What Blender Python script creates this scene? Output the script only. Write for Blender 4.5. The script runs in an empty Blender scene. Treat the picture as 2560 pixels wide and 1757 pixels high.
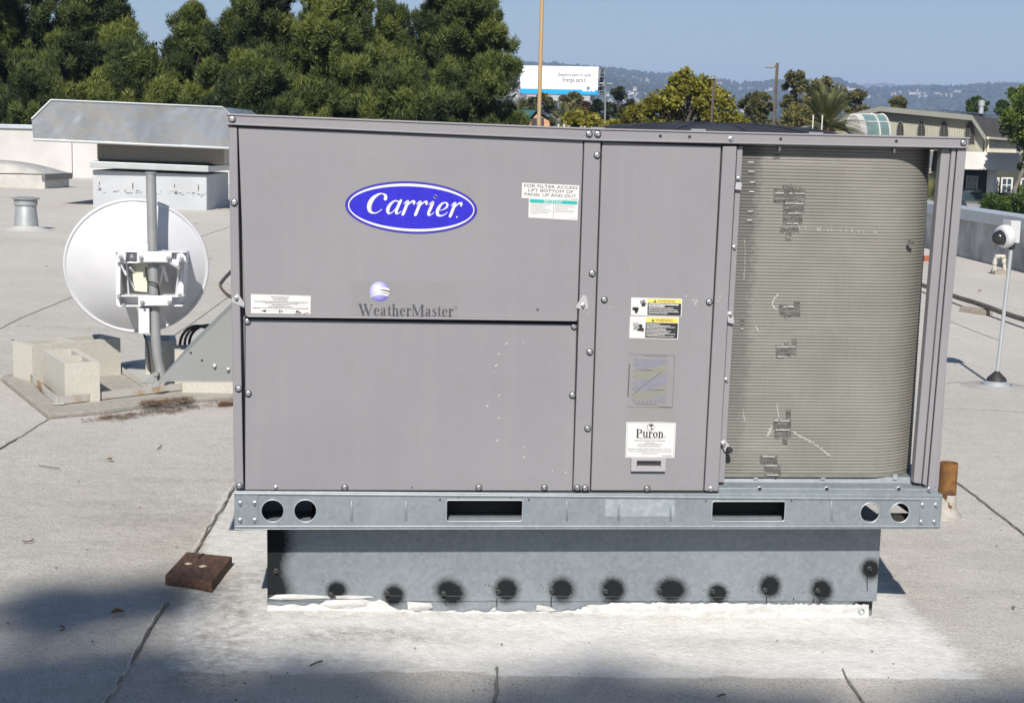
import bpy, bmesh, math, random
import numpy as np
from mathutils import Vector, Matrix

random.seed(7)
rng = np.random.default_rng(7)
sc = bpy.context.scene
COL = sc.collection

# ------------------------------------------------------------------ camera
FPX, W0, H0 = 3710.7, 2560.0, 1757.0
CAM = np.array([0.3374, -3.7992, 1.0083])
YAW, PIT, ROL = 0.09974, 0.14094, 0.02491
_f = np.array([math.sin(YAW)*math.cos(PIT), math.cos(YAW)*math.cos(PIT), -math.sin(PIT)])
_r0 = np.array([math.cos(YAW), -math.sin(YAW), 0.0]); _u0 = np.cross(_r0, _f)
_r = _r0*math.cos(ROL) + _u0*math.sin(ROL); _u = np.cross(_r, _f)
cd = bpy.data.cameras.new('camera'); cam = bpy.data.objects.new('camera', cd); COL.objects.link(cam)
cd.sensor_fit = 'HORIZONTAL'; cd.sensor_width = 36.0; cd.lens = 36.0*FPX/W0
cd.clip_start = 0.05; cd.clip_end = 30000
cam.matrix_world = Matrix(((_r[0], _u[0], -_f[0], CAM[0]), (_r[1], _u[1], -_f[1], CAM[1]), (_r[2], _u[2], -_f[2], CAM[2]), (0, 0, 0, 1)))
sc.camera = cam

# ------------------------------------------------------------------ sky and sun
SUN_EL, SUN_AZ = math.radians(39.1), math.radians(8.9)      # light travels towards +y, a little to the right
sun_to = Vector((-math.sin(SUN_AZ)*math.cos(SUN_EL), -math.cos(SUN_AZ)*math.cos(SUN_EL), math.sin(SUN_EL)))
wd = bpy.data.worlds.new('World'); sc.world = wd; wd.use_nodes = True
nt = wd.node_tree; nt.nodes.clear()
sky = nt.nodes.new('ShaderNodeTexSky'); sky.sky_type = 'NISHITA'; sky.sun_disc = False
sky.sun_elevation = SUN_EL; sky.sun_rotation = math.pi + SUN_AZ
sky.altitude = 50; sky.air_density = 1.05; sky.dust_density = .12; sky.ozone_density = 2.5
bg = nt.nodes.new('ShaderNodeBackground'); bg.inputs['Strength'].default_value = 0.056
wo = nt.nodes.new('ShaderNodeOutputWorld')
nt.links.new(sky.outputs[0], bg.inputs[0]); nt.links.new(bg.outputs[0], wo.inputs[0])
sl = bpy.data.lights.new('sun', 'SUN'); sl.energy = 5.0; sl.angle = math.radians(0.53); sl.color = (1.0, 0.945, 0.87)
so = bpy.data.objects.new('sun', sl); COL.objects.link(so)
so.rotation_euler = sun_to.to_track_quat('Z', 'Y').to_euler()
sc.view_settings.view_transform = 'Standard'; sc.view_settings.look = 'None'
sc.view_settings.exposure = 0.36; sc.view_settings.gamma = 1.0; sc.view_settings.use_curve_mapping = False
sc.cycles.use_denoising = True
sc.cycles.max_bounces = 8; sc.cycles.diffuse_bounces = 3; sc.cycles.glossy_bounces = 4
sc.cycles.transmission_bounces = 6; sc.cycles.transparent_max_bounces = 8; sc.cycles.volume_bounces = 1

# ------------------------------------------------------------------ helpers
def at(px, py, Y):
    """point of the place seen at photo pixel (px, py) that stands at depth Y"""
    d = _f + _r*(px - W0/2)/FPX - _u*(py - H0/2)/FPX
    t = (Y - CAM[1])/d[1]
    return Vector(CAM + t*d)

def roof_z(x, y):
    return -0.272 - 0.019*(x - 0.4)

def on_roof(px, py, dz=0.0):
    d = _f + _r*(px - W0/2)/FPX - _u*(py - H0/2)/FPX
    n = np.array([0.019, 0, 1.0]); off = -0.272 + 0.019*0.4 + dz
    t = (off - n @ CAM)/(n @ d)
    return Vector(CAM + t*d)

class B:
    """collects faces of one mesh; m is the current material slot"""
    def __init__(s): s.v = []; s.f = []; s.mi = []; s.m = 0
    def add(s, vs, fs):
        o = len(s.v); s.v += [tuple(v) for v in vs]
        for f in fs: s.f.append([i+o for i in f]); s.mi.append(s.m)
        return s
    def box(s, x0, x1, y0, y1, z0, z1):
        return s.hexa([(x0,y0,z0),(x1,y0,z0),(x1,y1,z0),(x0,y1,z0),(x0,y0,z1),(x1,y0,z1),(x1,y1,z1),(x0,y1,z1)])
    def hexa(s, p):
        return s.add(p, [(3,2,1,0),(4,5,6,7),(0,1,5,4),(1,2,6,5),(2,3,7,6),(3,0,4,7)])
    def prism(s, poly, dv):
        """poly: 3D points of the front outline; dv: vector to the back outline"""
        n = len(poly); dv = Vector(dv); P = [Vector(p) for p in poly]
        s.add(P + [p+dv for p in P], [list(range(n)), [n+i for i in reversed(range(n))]] + [[(i+1) % n, i, n+i, n+(i+1) % n] for i in range(n)])
        return s
    def tube(s, pts, r, n=8, caps=True):
        pts = [Vector(p) for p in pts]; rs = r if isinstance(r, (list, tuple)) else [r]*len(pts)
        rings = []; ref = None
        for i, p in enumerate(pts):
            a = pts[max(0, i-1)]; b = pts[min(len(pts)-1, i+1)]; t = (b-a).normalized()
            if ref is None:
                ref = Vector((0,0,1)) if abs(t.z) < .9 else Vector((1,0,0))
            x = ref.cross(t).normalized(); y = t.cross(x).normalized(); ref = y
            rings.append([p + (x*math.cos(2*math.pi*k/n) + y*math.sin(2*math.pi*k/n))*rs[i] for k in range(n)])
        vs = [v for ring in rings for v in ring]; fs = []
        for i in range(len(pts)-1):
            for k in range(n):
                fs.append([i*n+k, i*n+(k+1) % n, (i+1)*n+(k+1) % n, (i+1)*n+k])
        if caps:
            fs.append(list(reversed(range(n)))); fs.append([(len(pts)-1)*n+k for k in range(n)])
        return s.add(vs, fs)
    def lathe(s, prof, n=24, M=None):
        M = M or Matrix(); vs = []; fs = []
        for r, z in prof:
            for k in range(n):
                a = 2*math.pi*k/n; vs.append(M @ Vector((r*math.cos(a), r*math.sin(a), z)))
        for i in range(len(prof)-1):
            for k in range(n):
                fs.append([i*n+k, i*n+(k+1) % n, (i+1)*n+(k+1) % n, (i+1)*n+k])
        return s.add(vs, fs)

def tag(o, label=None, cat=None, group=None, kind=None):
    if label: o['label'] = label
    if cat: o['category'] = cat
    if group: o['group'] = group
    if kind: o['kind'] = kind
    return o

def mesh_of(name, b, mats, smooth=None):
    me = bpy.data.meshes.new(name); me.from_pydata([tuple(v) for v in b.v], [], b.f)
    mats = mats if isinstance(mats, (list, tuple)) else [mats]
    for m in mats: me.materials.append(m)
    if len(mats) > 1: me.polygons.foreach_set('material_index', b.mi)
    if smooth is not None:
        me.shade_smooth(); me.set_sharp_from_angle(angle=math.radians(smooth))
    me.update()
    return me

def link(name, me, parent=None):
    o = bpy.data.objects.new(name, me); COL.objects.link(o)
    if parent is not None:
        o.parent = parent
        o.matrix_parent_inverse = parent_world(parent).inverted()
    return o

def parent_world(p):
    if p.parent is None: return p.matrix_basis.copy()
    return parent_world(p.parent) @ p.matrix_parent_inverse @ p.matrix_basis

def obj(name, b, mats, parent=None, smooth=None, bevel=0, seg=2):
    o = link(name, mesh_of(name, b, mats, smooth), parent)
    if bevel:
        md = o.modifiers.new('bevel', 'BEVEL'); md.width = bevel; md.segments = seg; md.limit_method = 'ANGLE'; md.angle_limit = math.radians(40)
    return o

def empty(name, loc, label=None, cat=None, group=None):
    o = bpy.data.objects.new(name, None); COL.objects.link(o); o.location = loc; o.empty_display_size = .2
    return tag(o, label, cat, group)

def copy_tree(o, parent=None, loc=None):
    c = o.copy(); COL.objects.link(c)
    if parent is not None: c.parent = parent
    if loc is not None: c.location = loc
    for ch in o.children: copy_tree(ch, c)
    return c

def curve_plate(polys, thick):
    """flat plate in the x,y plane with holes, from filled outlines -> (verts, faces)"""
    cu = bpy.data.curves.new('tmp', 'CURVE'); cu.dimensions = '2D'; cu.fill_mode = 'BOTH' if thick else 'FRONT'
    cu.extrude = thick/2
    for p in polys:
        sp = cu.splines.new('POLY'); sp.points.add(len(p)-1); sp.use_cyclic_u = True
        for i, (x, y) in enumerate(p): sp.points[i].co = (x, y, 0, 1)
    o = bpy.data.objects.new('tmp', cu); me = o.to_mesh()
    vs = [v.co.copy() for v in me.vertices]; fs = [list(f.vertices) for f in me.polygons]
    o.to_mesh_clear(); bpy.data.objects.remove(o); bpy.data.curves.remove(cu)
    return vs, fs

_tc = {}
def text_shape(s):
    """triangulated outline of a line of plain sans lettering, normalised to x 0..1, y 0..1"""
    if s not in _tc:
        cu = bpy.data.curves.new('tmp', 'FONT'); cu.body = s; cu.size = 1; cu.resolution_u = 3
        o = bpy.data.objects.new('tmp', cu); me = o.to_mesh()
        vs = np.array([v.co[:] for v in me.vertices]); fs = [list(f.vertices) for f in me.polygons]
        o.to_mesh_clear(); bpy.data.objects.remove(o); bpy.data.curves.remove(cu)
        mn = vs.min(0); mx = vs.max(0)
        vs = (vs - mn)/np.maximum(mx - mn, 1e-6)
        _tc[s] = (vs, fs)
    return _tc[s]

# ------------------------------------------------------------------ materials
def nodes(name):
    m = bpy.data.materials.new(name); m.use_nodes = True; t = m.node_tree; t.nodes.clear()
    out = t.nodes.new('ShaderNodeOutputMaterial'); p = t.nodes.new('ShaderNodeBsdfPrincipled'); t.links.new(p.outputs[0], out.inputs[0])
    return m, t, p
def N(t, kind, **kw):
    n = t.nodes.new(kind)
    for k, v in kw.items():
        if k.startswith('i_'): n.inputs[int(k[2:]) if k[2:].isdigit() else k[2:]].default_value = v
        else: setattr(n, k, v)
    return n
def ramp(t, fac, stops):
    r = t.nodes.new('ShaderNodeValToRGB'); el = r.color_ramp.elements
    while len(el) < len(stops): el.new(.5)
    for e, (p, c) in zip(el, stops): e.position = p; e.color = (*c, 1) if len(c) == 3 else c
    t.links.new(fac, r.inputs[0]); return r.outputs[0]
def mixc(t, fac, a, b, mode='MIX'):
    n = t.nodes.new('ShaderNodeMix'); n.data_type = 'RGBA'; n.blend_type = mode
    for s, v in ((0, fac), (6, a), (7, b)):
        if hasattr(v, 'links') or hasattr(v, 'is_linked'): t.links.new(v, n.inputs[s])
        else: n.inputs[s].default_value = v if s == 0 else (*v, 1)
    return n.outputs[2]
def math_(t, op, a, b=0.0, clamp=False):
    n = t.nodes.new('ShaderNodeMath'); n.operation = op; n.use_clamp = clamp
    for i, v in enumerate((a, b)):
        if hasattr(v, 'links') or hasattr(v, 'is_linked'): t.links.new(v, n.inputs[i])
        else: n.inputs[i].default_value = v
    return n.outputs[0]
def noise(t, scale, detail=4, rough=.55, vec=None, dist=0.0):
    n = t.nodes.new('ShaderNodeTexNoise'); n.inputs['Scale'].default_value = scale; n.inputs['Detail'].default_value = detail
    n.inputs['Roughness'].default_value = rough; n.inputs['Distortion'].default_value = dist
    if vec is None: vec = N(t, 'ShaderNodeNewGeometry').outputs['Position']
    t.links.new(vec, n.inputs['Vector']); return n.outputs[0]
def bump(t, p, h, strength=.2, dist=.002):
    b = t.nodes.new('ShaderNodeBump'); b.inputs['Strength'].default_value = strength; b.inputs['Distance'].default_value = dist
    t.links.new(h, b.inputs['Height']); t.links.new(b.outputs[0], p.inputs['Normal']); return b
def attr(t, name):
    a = t.nodes.new('ShaderNodeAttribute'); a.attribute_name = name; return a
def stretch(t, sx, sy, sz):
    g = N(t, 'ShaderNodeNewGeometry'); m = t.nodes.new('ShaderNodeVectorMath'); m.operation = 'MULTIPLY'
    t.links.new(g.outputs['Position'], m.inputs[0]); m.inputs[1].default_value = (sx, sy, sz); return m.outputs[0]

def pmat(name, c1, c2=None, scale=6, rough=.6, metal=0.0, bstr=.1, bscale=200, bdist=.001, lo=.35, hi=.7, spec=.4, detail=5):
    m, t, p = nodes(name)
    c2 = c2 or tuple(x*.75 for x in c1)
    n = noise(t, scale, detail); col = ramp(t, n, [(lo, c1), (hi, c2)])
    t.links.new(col, p.inputs['Base Color'])
    p.inputs['Roughness'].default_value = rough; p.inputs['Metallic'].default_value = metal; p.inputs['Specular IOR Level'].default_value = spec
    if bstr: bump(t, p, noise(t, bscale, 3), bstr, bdist)
    return m

def paint_mat():
    m, t, p = nodes('unit_paint')
    big = noise(t, 1.7, 3); col = ramp(t, big, [(.35, (.236, .229, .243)), (.7, (.260, .253, .265))])
    streak = noise(t, 1.0, 4, .6, stretch(t, 26, 26, 1.6))
    col = mixc(t, math_(t, 'MULTIPLY', ramp(t, streak, [(.5, (0,0,0)), (.8, (1,1,1))]), .22), col, (.30, .295, .295))
    dirt = noise(t, 14, 6, .7)
    col = mixc(t, math_(t, 'MULTIPLY', ramp(t, dirt, [(.5, (0,0,0)), (.75, (1,1,1))]), .26), col, (.19, .182, .185))
    t.links.new(col, p.inputs['Base Color']); p.inputs['Specular IOR Level'].default_value = .35
    t.links.new(ramp(t, dirt, [(.3, (.42,)*3), (.8, (.62,)*3)]), p.inputs['Roughness'])
    w = noise(t, 2.2, 2); f = noise(t, 420, 2)
    bump(t, p, math_(t, 'ADD', math_(t, 'MULTIPLY', w, 11.0), math_(t, 'MULTIPLY', f, .15)), .25, .0022)
    return m
PAINT = paint_mat()

def galv_mat(name, c=(.27,.305,.325), dark=(.20,.23,.25), metal=.35, spray=False):
    m, t, p = nodes(name)
    v = N(t, 'ShaderNodeTexVoronoi'); v.inputs['Scale'].default_value = 85
    t.links.new(N(t, 'ShaderNodeNewGeometry').outputs['Position'], v.inputs['Vector'])
    big = noise(t, 4, 5, .6); col = ramp(t, big, [(.3, dark), (.72, c)])
    sp = math_(t, 'MULTIPLY', v.outputs['Color'], .22)
    col = mixc(t, sp, col, (.48,.52,.54))
    sc1 = noise(t, 60, 6, .8); col = mixc(t, math_(t, 'MULTIPLY', ramp(t, sc1, [(.62, (0,0,0)), (.72, (1,1,1))]), .4), col, (.46,.50,.52))
    met = metal
    if spray:
        a = attr(t, 'spray').outputs['Fac']
        d = math_(t, 'ADD', a, math_(t, 'MULTIPLY', math_(t, 'SUBTRACT', noise(t, 120, 5, .8), .5), .6))
        k = ramp(t, math_(t, 'MULTIPLY', d, 1.0), [(.15, (0,0,0)), (.75, (1,1,1))])
        col = mixc(t, math_(t, 'MULTIPLY', k, .96), col, (.006,.0065,.007))
        t.links.new(math_(t, 'SUBTRACT', .4, math_(t, 'MULTIPLY', k, .34)), p.inputs['Specular IOR Level'])
        t.links.new(math_(t, 'MULTIPLY', math_(t, 'SUBTRACT', 1.0, k), metal), p.inputs['Metallic'])
        t.links.new(math_(t, 'ADD', math_(t, 'MULTIPLY', k, .3), .45), p.inputs['Roughness'])
    else:
        p.inputs['Metallic'].default_value = metal; p.inputs['Roughness'].default_value = .47
    t.links.new(col, p.inputs['Base Color'])
    bump(t, p, noise(t, 7, 3), .25, .003)
    return m
GALV = galv_mat('galvanised_steel')
GALV2 = galv_mat('galvanised_bright', (.55,.57,.58), (.45,.47,.48), .5)
CURBM = galv_mat('curb_galvanised_sprayed', (.235,.265,.285), (.175,.20,.22), .35, True)
SCREW = pmat('zinc_screw', (.62,.62,.62), (.45,.45,.46), 300, .35, .85, 0)
RUBBER = pmat('black_rubber', (.02,.02,.022), (.035,.035,.035), 50, .6, 0, 0)
DARK = pmat('dark_interior', (.03,.03,.032), (.05,.05,.05), 8, .8, 0, 0)
BLACKW = pmat('black_wire', (.03,.032,.04), (.05,.05,.06), 20, .45, .2, 0)
WHITE = pmat('white_print', (.66,.655,.64), (.58,.575,.56), 30, .5, 0, 0)
INK = pmat('black_ink', (.02,.02,.022), (.035,.035,.035), 60, .5, 0, 0)
GREYINK = pmat('grey_ink', (.055,.055,.068), (.08,.08,.095), 60, .5, 0, 0)
FADEINK = pmat('faded_ink', (.24,.24,.26), (.32,.32,.33), 60, .5, 0, 0)
BLUE = pmat('brand_blue', (.022,.018,.42), (.03,.025,.5), 60, .38, 0, .05, 300)
BLUE2 = pmat('brand_blue_rim', (.035,.025,.30), (.05,.035,.36), 60, .38, 0, 0)
TEAL = pmat('teal_print', (.02,.35,.32), (.03,.40,.36), 60, .5, 0, 0)
YEL = pmat('yellow_print', (.72,.55,.10), (.78,.62,.15), 60, .5, 0, 0)
LILAC = pmat('lilac_print', (.205,.20,.248), (.225,.22,.265), 60, .5, 0, 0)
OLIVE = pmat('olive_print', (.228,.228,.188), (.245,.245,.205), 40, .5, 0, 0)
CLEAR = pmat('clear_film', (.243,.238,.238), (.255,.25,.25), 20, .32, 0, 0)
# ================================================================== THE SETTING
GROUND_Z = -5.2
def asphalt_mat():
    m, t, p = nodes('asphalt'); n = noise(t, .15, 5); f = noise(t, 40, 3)
    col = ramp(t, n, [(.35, (.045,.045,.047)), (.7, (.075,.073,.07))]); col = mixc(t, math_(t, 'MULTIPLY', f, .25), col, (.12,.12,.115))
    t.links.new(col, p.inputs['Base Color']); p.inputs['Roughness'].default_value = .9; return m
b = B(); b.add([(-9000,-4000,GROUND_Z),(9000,-4000,GROUND_Z),(9000,9000,GROUND_Z),(-9000,9000,GROUND_Z)], [(0,1,2,3)])
tag(obj('ground', b, asphalt_mat()), kind='structure')

# ---- roof deck: one coated sheet; fine grid near the machine
CX0, CX1, CY0, CY1 = 0.085, 1.765, 0.10, 1.12              # the curb footprint
def roof_mat():
    m, t, p = nodes('roof_coating')
    coat = attr(t, 'coat').outputs['Fac']; dirt = attr(t, 'dirt').outputs['Fac']
    n1 = noise(t, 1.3, 6, .6); n2 = noise(t, 9, 6, .7); n3 = noise(t, 75, 5, .8); n4 = noise(t, 190, 3, .7)
    col = ramp(t, n1, [(.3, (.545,.515,.465)), (.7, (.62,.595,.55))])
    col = mixc(t, math_(t, 'MULTIPLY', ramp(t, n2, [(.45, (0,0,0)), (.8, (1,1,1))]), .35), col, (.37,.35,.31))
    sp = ramp(t, n3, [(.54, (0,0,0)), (.68, (1,1,1))]); col = mixc(t, math_(t, 'MULTIPLY', sp, .5), col, (.24,.23,.205))
    sp2 = ramp(t, n4, [(.52, (0,0,0)), (.66, (1,1,1))]); col = mixc(t, math_(t, 'MULTIPLY', sp2, .72), col, (.15,.142,.128))
    e = math_(t, 'ADD', coat, math_(t, 'MULTIPLY', math_(t, 'SUBTRACT', noise(t, 22, 6, .75, stretch(t, .6, 1.6, 1)), .5), .9))
    k = ramp(t, e, [(.38, (0,0,0)), (.62, (1,1,1))])
    wc = ramp(t, noise(t, 30, 6, .8), [(.44, (.80,.79,.76)), (.76, (.60,.585,.55))])
    wc = mixc(t, math_(t, 'MULTIPLY', sp2, .24), wc, (.34,.32,.28)); col = mixc(t, math_(t, 'MULTIPLY', k, .92), col, wc)
    de = math_(t, 'MULTIPLY', dirt, ramp(t, noise(t, 26, 7, .85), [(.36, (0,0,0)), (.62, (1,1,1))]))
    col = mixc(t, math_(t, 'MULTIPLY', de, .8), col, (.25,.235,.205))
    t.links.new(col, p.inputs['Base Color']); p.inputs['Roughness'].default_value = .85; p.inputs['Specular IOR Level'].default_value = .25
    h = math_(t, 'ADD', math_(t, 'MULTIPLY', n3, .6), math_(t, 'ADD', math_(t, 'MULTIPLY', n4, .35), math_(t, 'MULTIPLY', n2, 1.2)))
    bump(t, p, h, .85, .009); return m
ROOFM = roof_mat()
def lines(segs):
    out = []
    for a, c, s in segs: out += list(np.arange(a, c, s))
    return np.array(sorted(set(np.round(out, 4))))
RX = lines([(-16,-2.4,.8), (-2.4,3.4,.03), (3.4,9.0,.5)]); RY = lines([(-9,-1.7,.6), (-1.7,2.2,.03), (2.2,34.2,.6)])
XX, YY = np.meshgrid(RX, RY)
def vnoise(x, y, s, seed=0):
    """smooth value noise on a grid"""
    r = np.random.default_rng(seed).random((97, 97)); xs = x*s; ys = y*s
    xi = np.floor(xs).astype(int); yi = np.floor(ys).astype(int); fx = xs-xi; fy = ys-yi
    fx = fx*fx*(3-2*fx); fy = fy*fy*(3-2*fy); g = lambda i, j: r[j % 97, i % 97]
    return (g(xi,yi)*(1-fx)+g(xi+1,yi)*fx)*(1-fy) + (g(xi,yi+1)*(1-fx)+g(xi+1,yi+1)*fx)*fy
dx = np.maximum(np.maximum(CX0-XX, XX-CX1), 0); dy = np.maximum(np.maximum(CY0-YY, YY-CY1), 0); dd = np.hypot(dx, dy)
fb = vnoise(XX, YY, 3, 1)*.5 + vnoise(XX, YY, 9, 2)*.3 + vnoise(XX, YY, 27, 3)*.2
ZZ = -0.272 - 0.019*(XX-0.4)
near = np.clip((2.6-np.hypot(XX-.6, YY-.2))/1.0, 0, 1)
ZZ = ZZ + near*(fb-.5)*.012 + np.clip(1-dd/.22, 0, 1)**1.5*.010
# white brushed coat round the curb: front to y -.62, right edge slanting, left edge along the lap
left_edge = -0.175 - 0.02*(YY+.5) + .02*(fb-.5); right_edge = 2.03 - .02*(YY-.1) + .03*(fb-.5)
coat = np.minimum.reduce([np.clip((XX-left_edge)/.10, 0, 1), np.clip((right_edge-XX)/.26, 0, 1), np.clip((YY+.37+.05*(vnoise(XX, YY, 4, 8)-.5)+.03*(vnoise(XX, YY, 13, 8)-.5))/.03, 0, 1), np.clip((1.6-YY)/.3, 0, 1)])
coat = coat*np.clip(.60 + .75*fb + .25*np.clip(1-dd/.5, 0, 1), 0, 1)
dirt = np.exp(-((XX+.02)/.07)**2)*np.clip((YY+.55)/.1, 0, 1)*np.clip((.55-YY)/.2, 0, 1)*.75
dirt += np.exp(-((dd-.03)/.035)**2)*.55*np.clip(vnoise(XX, YY, 5, 5)*1.6-.3, 0, 1)
dirt += np.exp(-((XX+.10+.02*(YY+.5))/.03)**2)*np.clip((.6-YY)/.3, 0, 1)*.8*vnoise(XX, YY, 6, 6)
dirt += np.exp(-(((XX-.35)/.25)**2 + ((YY+.08)/.06)**2))*.7
dirt += np.clip(vnoise(XX*.5, YY*2.2, 5, 29)-.55, 0, 1)*1.1*np.clip((1.2-dd)/.6, 0, 1)
dirt += np.clip(vnoise(XX, YY, .7, 9)-.58, 0, 1)*1.3 + np.clip(vnoise(XX, YY, .25, 19)-.6, 0, 1)*.8
dirt = np.clip(dirt, 0, 1)
nx, ny = len(RX), len(RY)
verts = np.stack([XX, YY, ZZ], -1).reshape(-1, 3)
idx = np.arange(nx*ny).reshape(ny, nx)
quads = np.stack([idx[:-1,:-1], idx[:-1,1:], idx[1:,1:], idx[1:,:-1]], -1).reshape(-1, 4)
def fast_mesh(name, verts, faces, mats, attrs=None, smooth=False):
    me = bpy.data.meshes.new(name); k = faces.shape[1]
    me.vertices.add(len(verts)); me.vertices.foreach_set('co', np.asarray(verts, np.float32).ravel())
    me.loops.add(faces.size); me.loops.foreach_set('vertex_index', np.asarray(faces, np.int32).ravel())
    me.polygons.add(len(faces)); me.polygons.foreach_set('loop_start', np.arange(0, faces.size, k, dtype=np.int32))
    for m in (mats if isinstance(mats, (list, tuple)) else [mats]): me.materials.append(m)
    for n_, a in (attrs or {}).items():
        if a.ndim == 1: me.attributes.new(n_, 'FLOAT', 'POINT').data.foreach_set('value', np.asarray(a, np.float32))
        else: me.attributes.new(n_, 'FLOAT_COLOR', 'POINT').data.foreach_set('color', np.asarray(a, np.float32).ravel())
    me.update(calc_edges=True); me.validate()
    if smooth: me.shade_smooth()
    return me
roof = tag(link('roof', fast_mesh('roof', verts, quads, ROOFM, {'coat': coat.ravel(), 'dirt': dirt.ravel()}, True)), kind='structure')

# ---- seams of the roofing felt: narrow bitumen laps that stand 2-3 mm proud
SEAM = pmat('seam_bitumen', (.17,.16,.14), (.30,.285,.255), 40, .85, 0, .4, 90)
def seam(pts, w, wob=.006, lift=.004, mat=None):
    P = [on_roof(*p) if len(p) == 2 else Vector(p) for p in pts]; Q = []
    for a, c in zip(P[:-1], P[1:]):
        n = max(4, int((c-a).length/.05)); n = min(n, 160)
        Q += [a.lerp(c, i/n) for i in range(n)]
    Q.append(P[-1]); bb = B(); vs = []
    for i, q in enumerate(Q):
        t = (Q[min(i+1, len(Q)-1)]-Q[max(i-1, 0)]).normalized(); s_ = Vector((t.y, -t.x, 0)); ww = w*random.uniform(.35, 1.0)
        q = q + s_*random.gauss(0, wob*.35); z = roof_z(q.x, q.y)+lift
        if -1.9 < q.y < 2.3: z += .004
        vs += [(q.x-s_.x*ww, q.y-s_.y*ww, z-.006), (q.x-s_.x*ww*.5, q.y-s_.y*ww*.5, z), (q.x+s_.x*ww*.5, q.y+s_.y*ww*.5, z), (q.x+s_.x*ww, q.y+s_.y*ww, z-.006)]
    fs = []
    for i in range(len(Q)-1):
        for k in range(3): fs.append([i*4+k, i*4+k+1, i*4+4+k+1, i*4+4+k])
    bb.add(vs, fs); return obj('seam', bb, mat or SEAM, roof)
seam([(-60,1164),(0,1124),(122,1048)], .006)
seam([(-40,838),(0,822),(60,792),(180,744)], .008)
seam([(395,648),(500,593),(575,567)], .010)
seam([(425,846),(500,795),(580,736)], .008)
seam([(40,815),(270,825)], .006)
seam([(1241,1672),(1239,1770)], .006)
seam([(2106,1676),(2165,1775)], .005)
seam([(2392,1208),(2440,1243),(2500,1290),(2570,1345)], .005)
seam([(2352,1023),(2470,1026),(2570,1032)], .009)
seam([(2372,803),(2430,826),(2505,855)], .006)
seam([(2374,846),(2398,848)], .006)
seam([(2390,639),(2470,659),(2570,686)], .015)
seam([(2352,960),(2405,955)], .005)
LAP = pmat('pale_lap', (.62,.60,.54), (.36,.34,.29), 60, .85, 0, .6, 90)
seam([(600,1190),(540,1290),(470,1400)], .010, mat=LAP)
seam([(606,1190),(547,1290),(478,1400)], .0016)
seam([(410,1510),(380,1560),(330,1645),(255,1770)], .007, mat=LAP)
seam([(417,1510),(387,1560),(337,1645),(262,1770)], .0018)
seam([(2316,742),(2330,746)], .008)

# ---- building under the roof, parapets
RENDER = pmat('white_render', (.54,.53,.51), (.46,.45,.43), 1.4, .85, 0, .3, 30, .004)
CONC = pmat('weathered_concrete', (.50,.505,.50), (.22,.225,.225), 2.6, .88, 0, .5, 25, .006)
COPE = pmat('metal_coping', (.44,.48,.53), (.38,.42,.46), 3, .5, .15, .1, 60)
STUCCO = pmat('stucco_wall', (.45,.42,.37), (.38,.35,.31), 2, .9, 0, .3, 40)
b = B(); b.box(-15.9, 8.6, -9.0, 34.0, GROUND_Z-.2, -.75)
tag(obj('building', b, STUCCO), 'low stucco building carrying the flat roof', 'building')
# back parapet
tL = at(20, 311, 33.2); zt = tL.z
pw = empty('parapet_wall', (-6, 33.2, -.2), 'white rendered parapet wall with grey coping behind the big sheet-metal hood', 'wall')
x = -15.9; k = 0
while x < 8.9:
    x2 = min(x+3.05, 9.0); b = B(); b.box(x+.006, x2-.006, 33.2+.004*(k % 2), 33.45, -.75, zt-.09); obj('panel', b, RENDER, pw, bevel=.01); x = x2; k += 1
b = B(); b.box(-15.9, 9.0, 33.14, 33.52, zt-.10, zt); obj('coping', b, COPE, pw, bevel=.012)
# right parapet
A0 = Vector((8.268, 13.447, 0)); A1 = Vector((8.524, 16.142, 0)); dv = (A1-A0).normalized(); nv = Vector((dv.y, -dv.x, 0))
zc = at(2400, 522, 15.3).z; zc2 = at(2560, 549, 13.3).z; zr_ = (zc+zc2)/2
pr = empty('parapet_wall', A0+Vector((0,0,-.4)), 'weathered grey concrete parapet along the right edge of the roof', 'wall')
s0 = -9.0; k = 0
for s1 in (-6.2, -3.4, -.55, 2.62, 5.7, 8.8, 12.0, 15.2, 19.6):
    P = lambda s, o: A0 + dv*s + nv*o
    b = B(); q = [P(s0+.012, 0), P(s1-.012, 0), P(s1-.012, .22), P(s0+.012, .22)]
    b.hexa([(p.x, p.y, -.8) for p in q] + [(p.x, p.y, zr_-.09) for p in q]); obj('panel', b, CONC, pr, bevel=.012); s0 = s1; k += 1
b = B(); q = [A0+dv*-9-nv*.06, A0+dv*19.6-nv*.06, A0+dv*19.6+nv*.30, A0+dv*-9+nv*.30]
b.hexa([(p.x, p.y, zr_-.15) for p in q] + [(p.x, p.y, zr_) for p in q]); obj('coping', b, COPE, pr, bevel=.012)
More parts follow.
